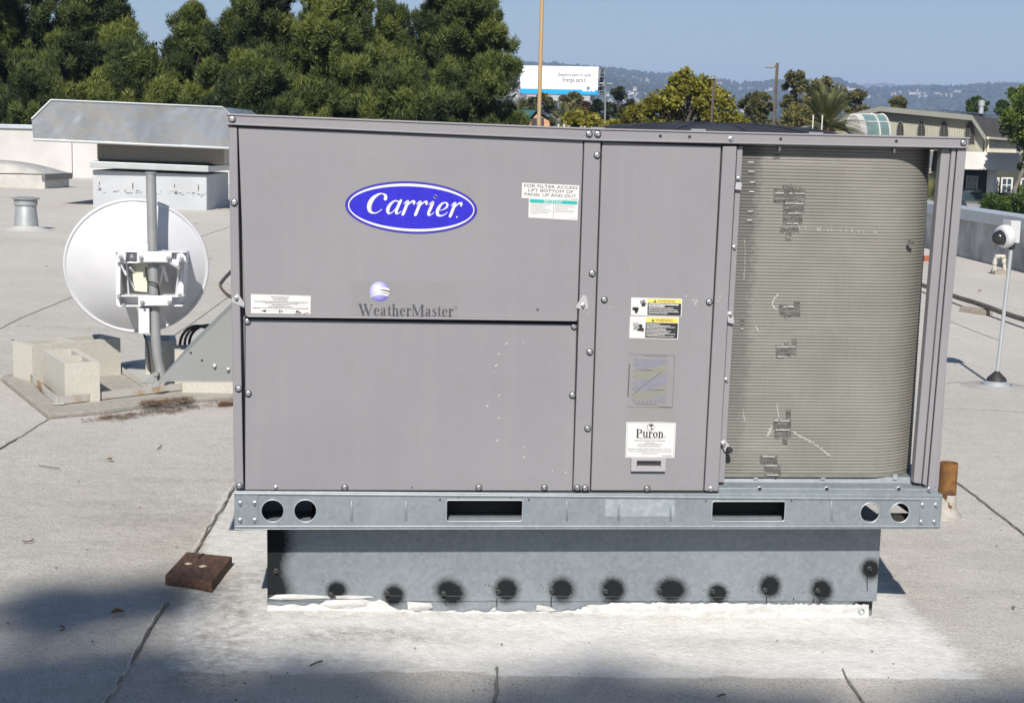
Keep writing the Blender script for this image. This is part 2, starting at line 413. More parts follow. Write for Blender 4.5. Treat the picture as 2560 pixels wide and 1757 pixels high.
# ================================================================== LETTERING AND LABEL TOOLS
class Frame:
    """bilinear patch between four photo pixels, lying in the plane y"""
    def __init__(s, tl, tr, br, bl, y): s.p = [at(*tl, y), at(*tr, y), at(*br, y), at(*bl, y)]
    def __call__(s, u, v, d=0.0):
        a = s.p[0].lerp(s.p[1], u); c = s.p[3].lerp(s.p[2], u); q = a.lerp(c, v); return Vector((q.x, q.y-d, q.z))
def f_rect(b, F, u0, v0, u1, v1, d):
    b.add([F(u0,v1,d), F(u1,v1,d), F(u1,v0,d), F(u0,v0,d)], [(0,1,2,3)])
def f_text(b, F, s, u0, u1, v0, v1, d):
    vs, fs = text_shape(s); b.add([F(u0+(u1-u0)*p[0], v1+(v0-v1)*p[1], d) for p in vs], fs)
def f_dashes(b, F, u0, u1, v, h, d, seed=0, fill=.8):
    """print too small to read: a broken row of little marks"""
    r = random.Random(seed); u = u0
    while u < u1:
        w = r.uniform(.02, .09)*(u1-u0)
        if u+w > u1: w = u1-u
        f_rect(b, F, u, v-h*r.uniform(.3, .5), u+w*fill, v+h*r.uniform(.3, .5), d); u += w
def f_ellipse(b, F, cu, cv, ru, rv, d, n=64):
    c = [F(cu+ru*math.cos(2*math.pi*i/n), cv+rv*math.sin(2*math.pi*i/n), d) for i in range(n)]
    b.add(c, [list(reversed(range(n)))])
def catmull(P, n=7):
    P = [np.array(p, float) for p in P]; out = []
    if len(P) == 2: return [P[0]+(P[1]-P[0])*i/n for i in range(n+1)]
    Q = [2*P[0]-P[1]] + P + [2*P[-1]-P[-2]]
    for i in range(1, len(Q)-2):
        for k in range(n):
            t = k/n; a, b_, c, d_ = Q[i-1:i+3]
            out.append(.5*((2*b_)+(-a+c)*t+(2*a-5*b_+4*c-d_)*t*t+(-a+3*b_-3*c+d_)*t**3))
    out.append(P[-1]); return out
# pen strokes (x, y, pen width), cap height 1
ITAL = {
 'C': (.92, [[(.80,.74,.17),(.76,.90,.13),(.60,.985,.055),(.42,.95,.10),(.19,.74,.20),(.09,.42,.23),(.17,.13,.16),(.36,.02,.075),(.56,.06,.05),(.74,.22,.035)]]),
 'a': (.74, [[(.56,.60,.06),(.36,.665,.07),(.17,.50,.14),(.09,.24,.17),(.17,.04,.10),(.32,.08,.05),(.50,.34,.05),(.58,.62,.06)],[(.62,.68,.14),(.53,.26,.15),(.54,.06,.11),(.66,.06,.05),(.76,.17,.03)]]),
 'r': (.60, [[(.04,.52,.03),(.12,.62,.06),(.22,.66,.12),(.20,.48,.15),(.12,.02,.15)],[(.17,.30,.03),(.29,.52,.05),(.42,.66,.09),(.52,.65,.13),(.54,.56,.10)]]),
 'i': (.42, [[(.04,.52,.03),(.12,.62,.06),(.22,.66,.12),(.18,.42,.15),(.12,.14,.14),(.17,.02,.08),(.30,.08,.04),(.38,.18,.03)],[(.27,.93,.15),(.275,.95,.15)]]),
 'e': (.64, [[(.12,.27,.03),(.32,.31,.04),(.50,.44,.10),(.50,.60,.10),(.36,.67,.06),(.20,.56,.12),(.10,.30,.17),(.15,.07,.13),(.31,.015,.08),(.48,.08,.05),(.60,.21,.03)]]),
 '.': (.2, [[(.1,.03,.06),(.105,.035,.06)]])}
V, T_ = .185, .06
def srf(x, y, w=.34): return [(x-w/2,y,.05),(x+w/2,y,.05)]
ROM = {
 'W': (1.42, [[(.12,1,V),(.44,.03,V)],[(.44,.03,T_),(.72,.95,T_)],[(.60,1,V),(.95,.03,V)],[(.95,.03,T_),(1.26,1,T_)], srf(.12,.98), srf(.62,.98,.36), srf(1.26,.98,.28)]),
 'M': (1.28, [[(.16,0,T_),(.16,1,T_)],[(.18,1,V),(.58,.08,V)],[(.58,.08,T_),(.98,1,T_)],[(1.04,1,V*1.1),(1.04,0,V*1.1)], srf(.16,.02,.3), srf(1.04,.02,.36), srf(.14,.98,.22), srf(1.08,.98,.24)]),
 'P': (.82, [[(.2,1,V*1.1),(.2,0,V*1.1)], srf(.22,.02,.40), srf(.16,.98,.26), [(.2,.97,.05),(.46,.96,.08),(.66,.86,.17),(.66,.62,.17),(.46,.50,.08),(.22,.50,.05)]]),
 'e': (.62, [[(.12,.38,.05),(.48,.38,.05)],[(.49,.40,.14),(.44,.60,.10),(.30,.67,.06),(.16,.55,.15),(.11,.33,.18),(.17,.10,.15),(.32,.02,.07),(.50,.13,.05)]]),
 'a': (.66, [[(.12,.50,.12),(.18,.63,.07),(.32,.665,.06),(.43,.56,.16),(.43,.12,.16),(.50,.03,.07),(.60,.06,.05)],[(.43,.40,.05),(.20,.30,.12),(.12,.15,.17),(.20,.03,.10),(.38,.10,.05)]]),
 't': (.46, [[(.22,.88,.10),(.22,.16,.17),(.29,.03,.09),(.42,.08,.05)],[(.04,.63,.06),(.42,.63,.06)]]),
 'h': (.74, [[(.18,1.02,V*.95),(.18,0,V*.95)],[(.18,.48,.05),(.34,.645,.08),(.52,.54,.16),(.54,.2,V*.95),(.54,0,V*.95)], srf(.18,.02,.32), srf(.54,.02,.32), srf(.13,1.0,.2)]),
 'r': (.54, [[(.18,.66,V*.95),(.18,0,V*.95)], srf(.19,.02,.34), srf(.13,.64,.2), [(.2,.42,.05),(.32,.60,.08),(.44,.60,.17),(.46,.56,.14)]]),
 's': (.50, [[(.42,.52,.05),(.34,.65,.07),(.20,.65,.08),(.13,.52,.12),(.26,.38,.16),(.40,.24,.15),(.38,.08,.11),(.24,.02,.07),(.10,.08,.06),(.08,.2,.05)]]),
 'u': (.74, [[(.18,.66,V*.95),(.18,.22,.17),(.28,.05,.12),(.42,.06,.06),(.55,.2,.05)],[(.56,.66,V*.95),(.56,.02,V*.95)], srf(.12,.64,.2), srf(.5,.64,.2), srf(.62,.02,.18)]),
 'o': (.68, [[(.34,.665,.06),(.16,.52,.16),(.12,.33,.18),(.17,.12,.15),(.34,.015,.06),(.52,.14,.16),(.56,.34,.18),(.51,.54,.15),(.34,.665,.06)]]),
 'n': (.74, [[(.18,.66,V*.95),(.18,0,V*.95)],[(.18,.46,.05),(.34,.645,.08),(.52,.54,.16),(.54,.2,V*.95),(.54,0,V*.95)], srf(.18,.02,.32), srf(.54,.02,.32), srf(.13,.64,.2)])}
def f_strokes(b, F, s, font, u0, u1, v_base, v_cap, d, slant=0.0, gap=.03):
    adv = 0; glyphs = []
    for ch in s:
        w, st = font[ch]; glyphs.append((adv, st)); adv += w+gap
    dd_ = d; layer = 0
    for ax, st in glyphs:
        for stroke in st:
            C = catmull(stroke); L = []; R_ = []; layer += 1; e = d + .00002*(layer % 7)
            for i, q in enumerate(C):
                t = C[min(i+1, len(C)-1)][:2]-C[max(i-1, 0)][:2]; t = t/(np.linalg.norm(t)+1e-9); nrm = np.array([-t[1], t[0]])*q[2]/2
                for lst, sg in ((L, 1), (R_, -1)):
                    x = q[0]+nrm[0]*sg; y = q[1]+nrm[1]*sg; x = ax+x+slant*y
                    lst.append(F(u0+(u1-u0)*x/adv, v_base+(v_cap-v_base)*y, e))
            n = len(L); b.add(L+R_, [[i, n+i, n+i+1, i+1] for i in range(n-1)])
            for end, k in ((C[0], 0), (C[-1], -1)):                              # round pen ends
                if end[2] > .09:
                    m = 10; pts = []
                    for j in range(m):
                        a = 2*math.pi*j/m; x = ax+end[0]+end[2]/2*math.cos(a)*.98; y = end[1]+end[2]/2*math.sin(a)*.98; x += slant*y
                        pts.append(F(u0+(u1-u0)*x/adv, v_base+(v_cap-v_base)*y, e+.00001))
                    b.add(pts, [list(range(m))])

# ================================================================== THE ROOFTOP UNIT
unit = empty('rooftop_unit', (0.95, 0.5, 0.0), 'large grey rooftop air conditioner with a blue oval emblem and exposed coil', 'air conditioner')
def quad(name, tl, tr, br, bl, y0, y1, mat, parent=unit, bevel=.0025, pts=None):
    b = B(); pl = [at(*p, y0) for p in (pts or (bl, br, tr, tl))]; b.prism(pl, (0, y1-y0, 0)); return obj(name, b, mat, parent, bevel=bevel)
# body behind the panels
b = B(); b.hexa([(.012,.03,.09),(1.282,.03,.09),(1.282,1.19,.09),(.012,1.19,.09),(.0,.03,1.03),(1.30,.03,1.03),(1.30,1.19,1.03),(.0,1.19,1.03)])
obj('cabinet', b, PAINT, unit)
b = B(); b.box(.03, 1.27, .018, .029, .10, 1.0); obj('gap_shade_sheet', b, RUBBER, unit)  # black sheet stands in for the shade in the panel gaps
# top cover with its downturned front edge
b = B(); pl = [at(*p, -.012) for p in ((568,313),(1030,333.5),(1500,353.5),(1960,363),(2421,372),(2423.5,343.5),(1960,333),(1481,320.5),(1030,302.5),(566.5,284))]
b.prism(pl, (0, .013, 0)); cap = obj('top_cover', b, PAINT, unit, bevel=.003, seg=3)
b = B(); tl, tm, tr_ = pl[9]+Vector((0,0,-.004)), pl[7]+Vector((0,0,-.004)), pl[5]+Vector((0,0,-.004))
for a, c in ((tl, tm), (tm, tr_)):
    b.hexa([(a.x,.002,a.z-.012),(c.x,.002,c.z-.012),(c.x,1.21,c.z-.012),(a.x,1.21,a.z-.012),(a.x,.002,a.z-.001),(c.x,.002,c.z-.001),(c.x,1.21,c.z-.001),(a.x,1.21,a.z-.001)])
for xa in (tl.x, tr_.x-.012): b.box(xa, xa+.012, .003, 1.21, 1.012, 1.036)
obj('top_sheet', b, PAINT, unit)
# rolled hem lines of the cover
for k, (row, dz) in enumerate(((((566.5,284),(1030,302.5),(1481,320.5),(1960,333),(2423.5,343.5)), -.0025), (((568,313),(1030,333.5),(1500,353.5),(1960,363),(2421,372)), .003))):
    b = B(); b.tube([at(*p, -.0125)+Vector((0,0,dz)) for p in row], .0028, 8); obj('hem', b, PAINT, cap, smooth=60)
quad('left_post', (571,316), (592.5,318), (608.5,1222), (586,1222), -.006, .03, PAINT)
fp = quad('filter_panel', (595.5,318), (1458.5,352), (1443.5,799.5), (613,788), -.004, .018, PAINT)
b = B(); pl = [at(*p, -.017) for p in ((620,793),(1440,803.5),(1444,799),(613.5,788))]; b.prism(pl, (0,.014,0)); obj('lip', b, PAINT, fp, bevel=.0015)
lp = quad('lower_panel', (613.5,798), (1442,811), (1431,1227), (612.5,1225), .001, .018, PAINT)
quad('centre_post', (1461,353), (1502,355), (1474.5,1226), (1433.5,1226), -.006, .03, PAINT)
cp = quad('control_panel', (1505.5,355), (1803,366), (1758.5,1227), (1477.5,1226), -.001, .018, PAINT)
quad('condenser_post', (1807.5,366), (1842.5,366), (1796,1228), (1761.5,1227), -.006, .03, PAINT)
st_ = quad('coil_bracket', (1844,366), (1857.5,366), (1811,1206), (1797,1206), .004, .02, PAINT, bevel=.0015)
# right corner post: pressed profile with two grooves
def vstrip(name, tl, tr, br, bl, y0, y1, parent): return quad(name, tl, tr, br, bl, y0, y1, PAINT, parent, .002)
crn = vstrip('corner_post', (2354,372), (2377,372), (2303.5,1210), (2284,1206), .004, .03, unit)
vstrip('rib', (2380,372), (2391,372), (2317,1214), (2307,1211), -.003, .03, crn)
vstrip('face', (2394.5,372), (2417,372), (2336,1228), (2320,1222), -.005, .03, crn)
b = B(); b.prism([at(*p, .022) for p in ((2290,1206),(2330,1214),(2412,372),(2360,372))], (0,.01,0)); obj('backing', b, DARK, crn)
b = B(); b.box(1.865, 1.90, .03, .10, .10, 1.01); obj('side_flange', b, PAINT, crn)
b = B(); b.prism([at(*p, .09) for p in ((2334,430),(2352,430),(2357,376),(2341,376))], (0,.02,0)); obj('top_gusset', b, PAINT, crn)
b = B(); b.box(1.862, 1.895, 1.12, 1.17, .10, 1.02); obj('rear_post', b, PAINT, unit)

# screws: one shared mesh, washer and hexagon head
def screw_mesh(r, washer=True):
    b = B(); M = Matrix.Rotation(math.pi/2, 4, 'X')
    if washer:
        b.m = 1; b.lathe([(r*1.0,0),(r*1.02,.0012),(r*.78,.0022)], 18, M); b.m = 0; b.lathe([(r*.80,.0012),(r*.74,.0028),(r*.55,.0034)], 18, M)
    else:
        b.m = 0; b.lathe([(r*1.0,0),(r*.95,.0016),(r*.6,.0026)], 18, M)
    b.m = 0; h = r*.56; n = 6
    ring = [M @ Vector((h*math.cos(k*math.pi/3), h*math.sin(k*math.pi/3), z)) for z in (.002, .0072) for k in range(n)]
    ring2 = [M @ Vector((h*.8*math.cos(k*math.pi/3), h*.8*math.sin(k*math.pi/3), .0082)) for k in range(n)]
    b.add(ring+ring2, [[k, (k+1) % n, n+(k+1) % n, n+k] for k in range(n)] + [[n+k, n+(k+1) % n, 2*n+(k+1) % n, 2*n+k] for k in range(n)] + [[2*n+k for k in range(n)]])
    return mesh_of('screw', b, [SCREW, RUBBER])
SM1, SM2, SM3 = screw_mesh(.0090), screw_mesh(.0062, False), screw_mesh(.0075, False)
def screw(px, py, y, me=SM1, parent=unit):
    o = link('screw', me, parent); p = at(px, py, y)
    o.matrix_basis = Matrix.Translation(p) @ Matrix.Rotation(random.uniform(0, 1), 4, 'Y'); return o
for p in ((580.5,299),(1473,335.5),(1494.5,336),(2409,357.5)): screw(*p, -.0125)
screw(1827,348.5, -.0125, SM3)
for p in ((585.5,507.5),(596.4,972),(598.4,1214.6)): screw(*p, -.0062)
for p in ((1492.8,389),(1480.5,684),(1474.5,880),(1469,1071),(1443.4,1219),(1462.7,1220)): screw(*p, -.0062)
for p in ((618.7,804),(620.7,984),(862,1218.6),(1197,1218.6),(1361,1218.6),(1435,816.5),(1431,988)): screw(*p, .0008)
screw(689.4,1218.6, .0008, SM2)
for p in ((1510.7,749.5),(1773,755.5),(1617.7,1221)): screw(*p, -.0012)
screw(1777.4,1222, -.0062, SM3); screw(2323.5,1223, -.006, SM3)
for p in ((1846.6,447),(1836,619),(1826,786),(1815.6,949.7),(1808.9,1110)): screw(*p, .0038 if p[1] not in (447,786,1110) else .000, SM2)
hole_b = B(); hole_b.lathe([(0.0001,0),(.0042,0)], 14, Matrix.Rotation(math.pi/2, 4, 'X')); HM = mesh_of('hole', hole_b, INK)
for px, py, y in ((1651,340.5,-.0126),(1724,342.5,-.0126),(1952,348,-.0126),(2241,353.5,-.0126),(1030.5,1218,.0004)):
    o = link('hole', HM, unit); o.matrix_basis = Matrix.Translation(at(px, py, y)) @ Matrix.Scale(1.0 if py < 400 else .5, 4)
o = link('rivet', screw_mesh(.0035, False), fp); o.matrix_basis = Matrix.Translation(at(1343.5,770.7,-.0045))
PINM = B(); PINM.lathe([(.0001,-.012),(.004,-.011),(.0045,0)], 10); PINM = mesh_of('screw_point', PINM, SCREW)
for p in ((1949,371),(2236,376)):
    o = link('screw_point', PINM, cap); o.matrix_basis = Matrix.Translation(at(*p, .02)+Vector((0,0,.004)))
# triangular panel latches
LATCH = pmat('latch_metal', (.44,.43,.44), (.40,.39,.40), 80, .45, .1, 0)
def latch(pts, c):
    b = B(); P = [at(*p, -.0075) for p in pts]; b.prism(P, (0, .002, 0)); o = obj('latch', b, LATCH, unit, bevel=.0012); s = screw(*c, -.0078, SM2, o); return o
latch(((578,750),(594,732),(600,741),(612,760),(609,769),(601,765),(580,756)), (591,746))
latch(((1440,766),(1456,739),(1466,740),(1469,752),(1471,772),(1462,774),(1441,771)), (1457.5,764))
latch(((1838,474),(1853,476),(1855,460),(1851,455),(1840,456)), (1846.6,447))
latch(((1818,778),(1832,780),(1836,806),(1834,810),(1824,808),(1820,806)), (1826,786))
latch(((1801,1103),(1812,1098),(1826,1116),(1824,1130),(1812,1128)), (1808.9,1110))
b = B(); c = at(1822,1123,-.01); b.tube([c, c+Vector((0,-.012,0)), c+Vector((0,-.016,0))], [.008,.008,.005], 14); obj('knob', b, RUBBER, unit, smooth=40)

# ---- emblem, lettering and stickers
F = Frame((862.5,447.5), (1193.5,460), (1192.5,591), (863,577.5), -.0042)
b = B(); b.m = 0; f_ellipse(b, F, .5, .5, .5, .5, .0004, 96); b.m = 1; f_ellipse(b, F, .5, .5, .478, .457, .0008, 96)
b.m = 2; f_ellipse(b, F, .5, .5, .470, .405, .0012, 96)
b.m = 1; f_strokes(b, F, 'Carrier', ITAL, .155, .87, .64, .25, .0016, .22, .015); f_ellipse(b, F, .845, .645, .006, .015, .0016, 12)
obj('brand_emblem', b, [BLUE2, WHITE, BLUE], fp)
F = Frame((880,703), (1150,707), (1149,796), (880,792), -.0042)
b = B(); f_rect(b, F, 0, 0, .98, .93, .0003); obj('film', b, pmat('emblem_film', (.236,.230,.236), (.252,.246,.250), 9, .35, 0, 0), fp)
b = B(); f_strokes(b, F, 'WeatherMaster', ROM, .062, .945, .945, .645, .0008, 0, .01)
for s_ in range(1): f_ellipse(b, F, .962, .70, .012, .035, .0008, 16)
b.m = 1; f_ellipse(b, F, .962, .70, .008, .024, .0011, 16); b.m = 0
obj('lettering', b, [GREYINK, PAINT], fp)
def globe_mat():
    m, t, p = nodes('globe_print'); c = at(944, 721, -.0042)
    g = N(t, 'ShaderNodeNewGeometry'); d = t.nodes.new('ShaderNodeVectorMath'); d.operation = 'DISTANCE'; t.links.new(g.outputs['Position'], d.inputs[0]); d.inputs[1].default_value = c
    col = ramp(t, math_(t, 'MULTIPLY', d.outputs['Value'], 26), [(.05, (.72,.73,.80)), (.55, (.30,.28,.62)), (1.0, (.045,.03,.26))])
    t.links.new(col, p.inputs['Base Color']); p.inputs['Roughness'].default_value = .4; return m
G = Frame((924,703.5), (974,704.5), (974,754), (924,753), -.0042)
b = B(); f_ellipse(b, G, .5, .5, .5, .5, .0007, 40); b.m = 1
for v0, v1, th in ((.60,.38,.05), (.72,.50,.05), (.80,.62,.04)):
    C = catmull([(.02,v0,.012), (.3,v0-.14,.03), (.62,v1-.02,th*1.6), (.985 if v1 < .55 else .93,v1+.05,th*1.9)])
    L = [G(q[0], q[1]-q[2], .0010) for q in C]; R_ = [G(q[0], q[1]+q[2], .0010) for q in C]; n = len(L); b.add(L+R_, [[i, n+i, n+i+1, i+1] for i in range(n-1)])
obj('globe_mark', b, [globe_mat(), WHITE], fp)

def sheet(name, F, parent, draw, mats):
    b = B(); f_rect(b, F, 0, 0, 1, 1, .0003); draw(b); return obj(name, b, mats, parent)
F = Frame((1305,457), (1448,464), (1447,501), (1304,495.5), -.0042)
def d1(b):
    b.m = 1; f_text(b, F, 'FOR FILTER ACCESS', .04, .975, .08, .27, .0007); f_text(b, F, 'LIFT BOTTOM OF', .11, .90, .36, .55, .0007); f_text(b, F, 'PANEL UP AND OUT', .05, .955, .64, .83, .0007)
    b.m = 2; f_dashes(b, F, .88, .98, .93, .05, .0007, 3)
sheet('sticker', F, fp, d1, [WHITE, INK, FADEINK])
F2 = Frame((1322,496), (1445.5,501.5), (1443.5,551), (1321,544), -.0042)
def d2(b):
    b.m = 1; f_rect(b, F2, .02, .035, .98, .215, .0006); b.m = 0; f_text(b, F2, 'IMPORTANT', .31, .68, .05, .20, .0009)
    b.m = 2; f_rect(b, F2, .5, .23, .505, .95, .0006); b.m = 3
    for i in range(7): f_dashes(b, F2, .04, (.46,.40,.34,.44,.47,.40,.18)[i], .28+.085*i, .035, .0007, 10+i)
    for i in range(5): f_dashes(b, F2, .53, (.93,.95,.80,.94,.90)[i], .28+.085*i, .035, .0007, 30+i)
    f_dashes(b, F2, .80, .96, .93, .03, .0007, 44)
sheet('sticker', F2, fp, d2, [WHITE, TEAL, INK, FADEINK])
F3 = Frame((627,735), (777,739.5), (776,785), (627.5,783), -.0042)
def d3(b):
    b.m = 2; spans = ((.33,.64),(.36,.61),(.37,.62),(.06,.96),(.23,.80),(.35,.65),(.29,.69),(.03,.97))
    for i, (u0, u1) in enumerate(spans): f_dashes(b, F3, u0, u1, .12+.085*i, .035, .0007, 60+i, .9)
    b.m = 1; f_rect(b, F3, .25, .868, .46, .878, .0007); f_rect(b, F3, .56, .868, .80, .878, .0007)
    b.add([F3(.17,.87,.0007), F3(.25,.935,.0007), F3(.25,.80,.0007)], [(0,1,2)]); b.add([F3(.83,.87,.0007), F3(.76,.80,.0007), F3(.76,.935,.0007)], [(0,1,2)])
    b.add([F3(.47,.96,.0007), F3(.55,.88,.0007), F3(.47,.79,.0007)], [(0,1,2)]); b.m = 0; b.add([F3(.485,.915,.001), F3(.52,.88,.001), F3(.485,.84,.001)], [(0,1,2)])
    b.m = 3
    for u, l in ((.74,.10), (.80,.06), (.88,.10)): b.add([F3(u,1.0,.001), F3(u+l,.93,.001), F3(u+l*.9,.90,.001), F3(u,.975,.001)], [(0,1,2,3)])
sheet('sticker', F3, fp, d3, [WHITE, INK, GREYINK, pmat('twig_stain', (.16,.11,.07))])
W1 = Frame((1578,743.5), (1705.5,747), (1703.5,791.5), (1577,787.5), -.0012)
W2 = Frame((1575,790), (1697.5,792.5), (1694.5,848.5), (1573,845), -.0012)
def hand(b, F, cu, cv, s, up=1):
    f_rect(b, F, cu-.035*s, cv-.02*s, cu+.035*s, cv+.16*s, .0007)
    for i, l in enumerate((.16,.21,.22,.18)): f_rect(b, F, cu-.036*s+.019*s*i, cv-l*s, cu-.022*s+.019*s*i, cv, .0007)
    b.add([F(cu+.035*s,cv+.10*s,.0007), F(cu+.062*s,cv-.02*s,.0007), F(cu+.05*s,cv-.05*s,.0007), F(cu+.03*s,cv+.02*s,.0007)], [(0,1,2,3)])
def warn(F, body, pict):
    def d(b):
        b.m = 1; f_rect(b, F, .325, .05, .985, .265, .0005); b.m = 2; f_rect(b, F, .325, .28, .985, .965, .0005)
        f_text(b, F, 'WARNING', .52, .87, .085, .23, .0008); b.add([F(.44,.235,.0008), F(.50,.235,.0008), F(.47,.075,.0008)], [(0,1,2)])
        b.m = 1; f_rect(b, F, .467, .13, .473, .20, .001); b.m = 0
        for i, (u1, h) in enumerate(body): f_dashes(b, F, .345, u1, .35+(.60/len(body))*i, h, .0008, 80+i*3+len(body), .93)
        b.m = 2; pict(b)
    return d
def pict1(b):
    hand(b, W1, .24, .33, 1.0)
    C = catmull([(.165,.14,.012),(.195,.2,.014),(.18,.28,.014),(.205,.36,.012)])
    L = [W1(q[0]-q[2]/2,q[1],.0007) for q in C]; R_ = [W1(q[0]+q[2]/2,q[1],.0007) for q in C]; n = len(L); b.add(L+R_, [[i, n+i, n+i+1, i+1] for i in range(n-1)])
    f_ellipse(b, W1, .09, .64, .06, .10, .0007, 14); b.add([W1(.07,.68,.0007), W1(.14,.70,.0007), W1(.125,.88,.0007), W1(.085,.90,.0007)], [(0,3,2,1)])
    for i in range(3): f_rect(b, W1, .02, .55+.08*i, .16, .575+.08*i, .0009)
def pict2(b):
    f_ellipse(b, W2, .225, .44, .04, .085, .0007, 16); b.add([W2(.15,.66,.0007), W2(.19,.52,.0007), W2(.29,.52,.0007), W2(.295,.68,.0007)], [(0,3,2,1)])
    for i in range(6):
        C = [(.075+.018*i,.62),(.09+.016*i,.50-.02*(i % 3)),(.07+.022*i,.40-.03*(i % 2)),(.085+.02*i,.28+.02*(i % 3))]
        for p, q in zip(C[:-1], C[1:]): b.add([W2(p[0],p[1],.0007), W2(p[0]+.010,p[1],.0007), W2(q[0]+.008,q[1],.0007), W2(q[0],q[1],.0007)], [(0,1,2,3)])
sheet('warning_sticker', W1, cp, warn(W1, ((.93,.08),(.66,.08),(.84,.045),(.92,.045),(.94,.045),(.72,.045)), pict1), [WHITE, YEL, INK])
sheet('warning_sticker', W2, cp, warn(W2, ((.62,.04),(.83,.03),(.93,.03),(.74,.03),(.75,.03),(.85,.03),(.80,.03),(.94,.03),(.72,.03),(.92,.03)), pict2), [WHITE, YEL, INK])
FC = Frame((1572,848), (1701,851), (1692,1056), (1563,1052), -.0012)
def d5(b):
    b.m = 1
    for v in (.18, .82): f_rect(b, FC, .03 if v < .5 else .02, v, .90, v+.004, .0006)
    f_rect(b, FC, .897, .18, .903, .82, .0006)
    g = lambda u: .14+.64*u; h = lambda v: .235+.51*v
    for i in range(4):
        b.m = 3 if i % 2 else 2; f_rect(b, FC, g(0), h(i/4), g(1), h((i+1)/4), .0006)
        b.m = 2 if i % 2 else 3; b.add([FC(g(.35),h((i+1)/4),.0008), FC(g(1),h((i+1)/4),.0008), FC(g(1),h(i/4+.08),.0008)], [(0,1,2)])
    b.m = 4
    for i in range(26): f_rect(b, FC, g(0), h(i/25)-.0012, g(1), h(i/25)+.0012, .001)
    b.m = 1
    for i in range(8): f_rect(b, FC, g(0)-.03, h(i/7)-.003, g(0)-.005, h(i/7)+.003, .001); f_rect(b, FC, g(i/8)+.01, .755, g(i/8)+.04, .762, .001)
    p, q = (.02,.82), (.82,.29); b.add([FC(g(p[0]),h(p[1])-.003,.0012), FC(g(p[0]),h(p[1])+.003,.0012), FC(g(q[0]),h(q[1])+.003,.0012), FC(g(q[0]),h(q[1])-.003,.0012)], [(0,1,2,3)])
    f_dashes(b, FC, .28, .74, .198, .006, .001, 7); f_dashes(b, FC, .18, .60, .785, .010, .001, 8); f_dashes(b, FC, .62, .88, .812, .008, .001, 9)
    f_dashes(b, FC, .20, .48, .37, .008, .0012, 17); f_dashes(b, FC, .40, .72, .605, .008, .0012, 18)
    r = random.Random(4); v = .30
    while v < .69: l = r.uniform(.012, .03); f_rect(b, FC, .022, v, .042, v+l*.8, .001); v += l
sheet('chart_sticker', FC, cp, d5, [CLEAR, GREYINK, LILAC, OLIVE, FADEINK])
FP = Frame((1566,1054.5), (1690,1055), (1686,1144), (1563.5,1143), -.0012)
def d6(b):
    b.m = 1
    for u0, v0, u1, v1 in ((.02,.025,.98,.032),(.02,.965,.98,.972),(.02,.03,.026,.97),(.974,.03,.98,.97)): f_rect(b, FP, u0, v0, u1, v1, .0005)
    b.m = 2; f_ellipse(b, FP, .49, .145, .077, .105, .0006, 30); b.m = 0; f_ellipse(b, FP, .49, .145, .068, .094, .0008, 30); b.m = 2
    for pts in (((.46,.07),(.52,.06),(.54,.10),(.50,.135),(.47,.115)), ((.49,.15),(.53,.165),(.53,.20),(.505,.23)), ((.44,.10),(.455,.09),(.46,.13))):
        b.add([FP(u, v, .001) for u, v in pts], [list(reversed(range(len(pts))))])
    f_strokes(b, FP, 'Puron', ROM, .20, .765, .425, .205, .0008, 0, .015); f_ellipse(b, FP, .785, .415, .014, .018, .0008, 12); b.m = 0; f_ellipse(b, FP, .785, .415, .009, .012, .001, 12)
    b.m = 1
    for i, (u0, u1, v) in enumerate(((.23,.72,.455),(.17,.80,.52),(.39,.58,.575),(.24,.74,.625),(.24,.70,.68),(.05,.93,.765),(.06,.93,.825),(.32,.66,.885),(.74,.94,.94))): f_dashes(b, FP, u0, u1, v, .025, .0007, 90+i, .92)
sheet('sticker', FP, cp, d6, [WHITE, FADEINK, INK])
# recessed pull handle
b = B(); o_ = [at(*p, -.013) for p in ((1578,1177.5),(1663,1178),(1664.5,1145),(1578.5,1144.5))]; i_ = [at(*p, -.013) for p in ((1591,1169),(1652,1169.5),(1653,1151.5),(1592,1151))]
ib = [at(*p, -.003) for p in ((1593,1167),(1650,1167.5),(1651,1153),(1594,1153))]; ob = [p+Vector((0,.012,0)) for p in o_]
b.add(o_+i_+ib+ob, [[0,1,5,4],[1,2,6,5],[2,3,7,6],[3,0,4,7],[4,5,9,8],[5,6,10,9],[6,7,11,10],[7,4,8,11],[8,9,10,11],[0,12,13,1],[1,13,14,2],[2,14,15,3],[3,15,12,0]])
obj('pull_handle', b, pmat('handle_plastic', (.36,.35,.355), (.39,.38,.385), 40, .45, 0, 0), cp)
b = B(); b.prism([at(*p, -.0125) for p in ((1593,1158.5),(1651,1159),(1652,1152),(1593,1151.5))], (0,.008,0)); obj('grip_gap', b, INK, cp)
# splashes of roof coating on the paint
b = B()
for px, py, w, h in ((1266,859,7,3),(1246,884,6,2.5),(1308,855,5,2),(1240,913.5,7,3),(1248,988,7,2.5),(1218.5,1014.5,6,4),(1247,1044,7,2.5),(1243,1100.5,8,2.5),(1310.5,1116.5,6,2.5),(1310.5,1142,6,3),(1381,1176,5,2.5),(1414.5,1180.5,6,3),(1268,885,2.5,2),(1309,865,2,1.5),(1237,931,3,1.5),(1340,845,2,1.5),(1355,825.5,2,1.5)):
    n = 9; b.add([at(px+w*.55*math.cos(2*math.pi*i/n)*random.uniform(.7,1.1), py+h*.7*math.sin(2*math.pi*i/n)-w*.3*math.cos(2*math.pi*i/n), .0004) for i in range(n)], [list(reversed(range(n)))])
obj('paint_splash', b, pmat('splash', (.42,.41,.41), (.48,.48,.48), 80, .5, 0, 0), lp)
b = B()
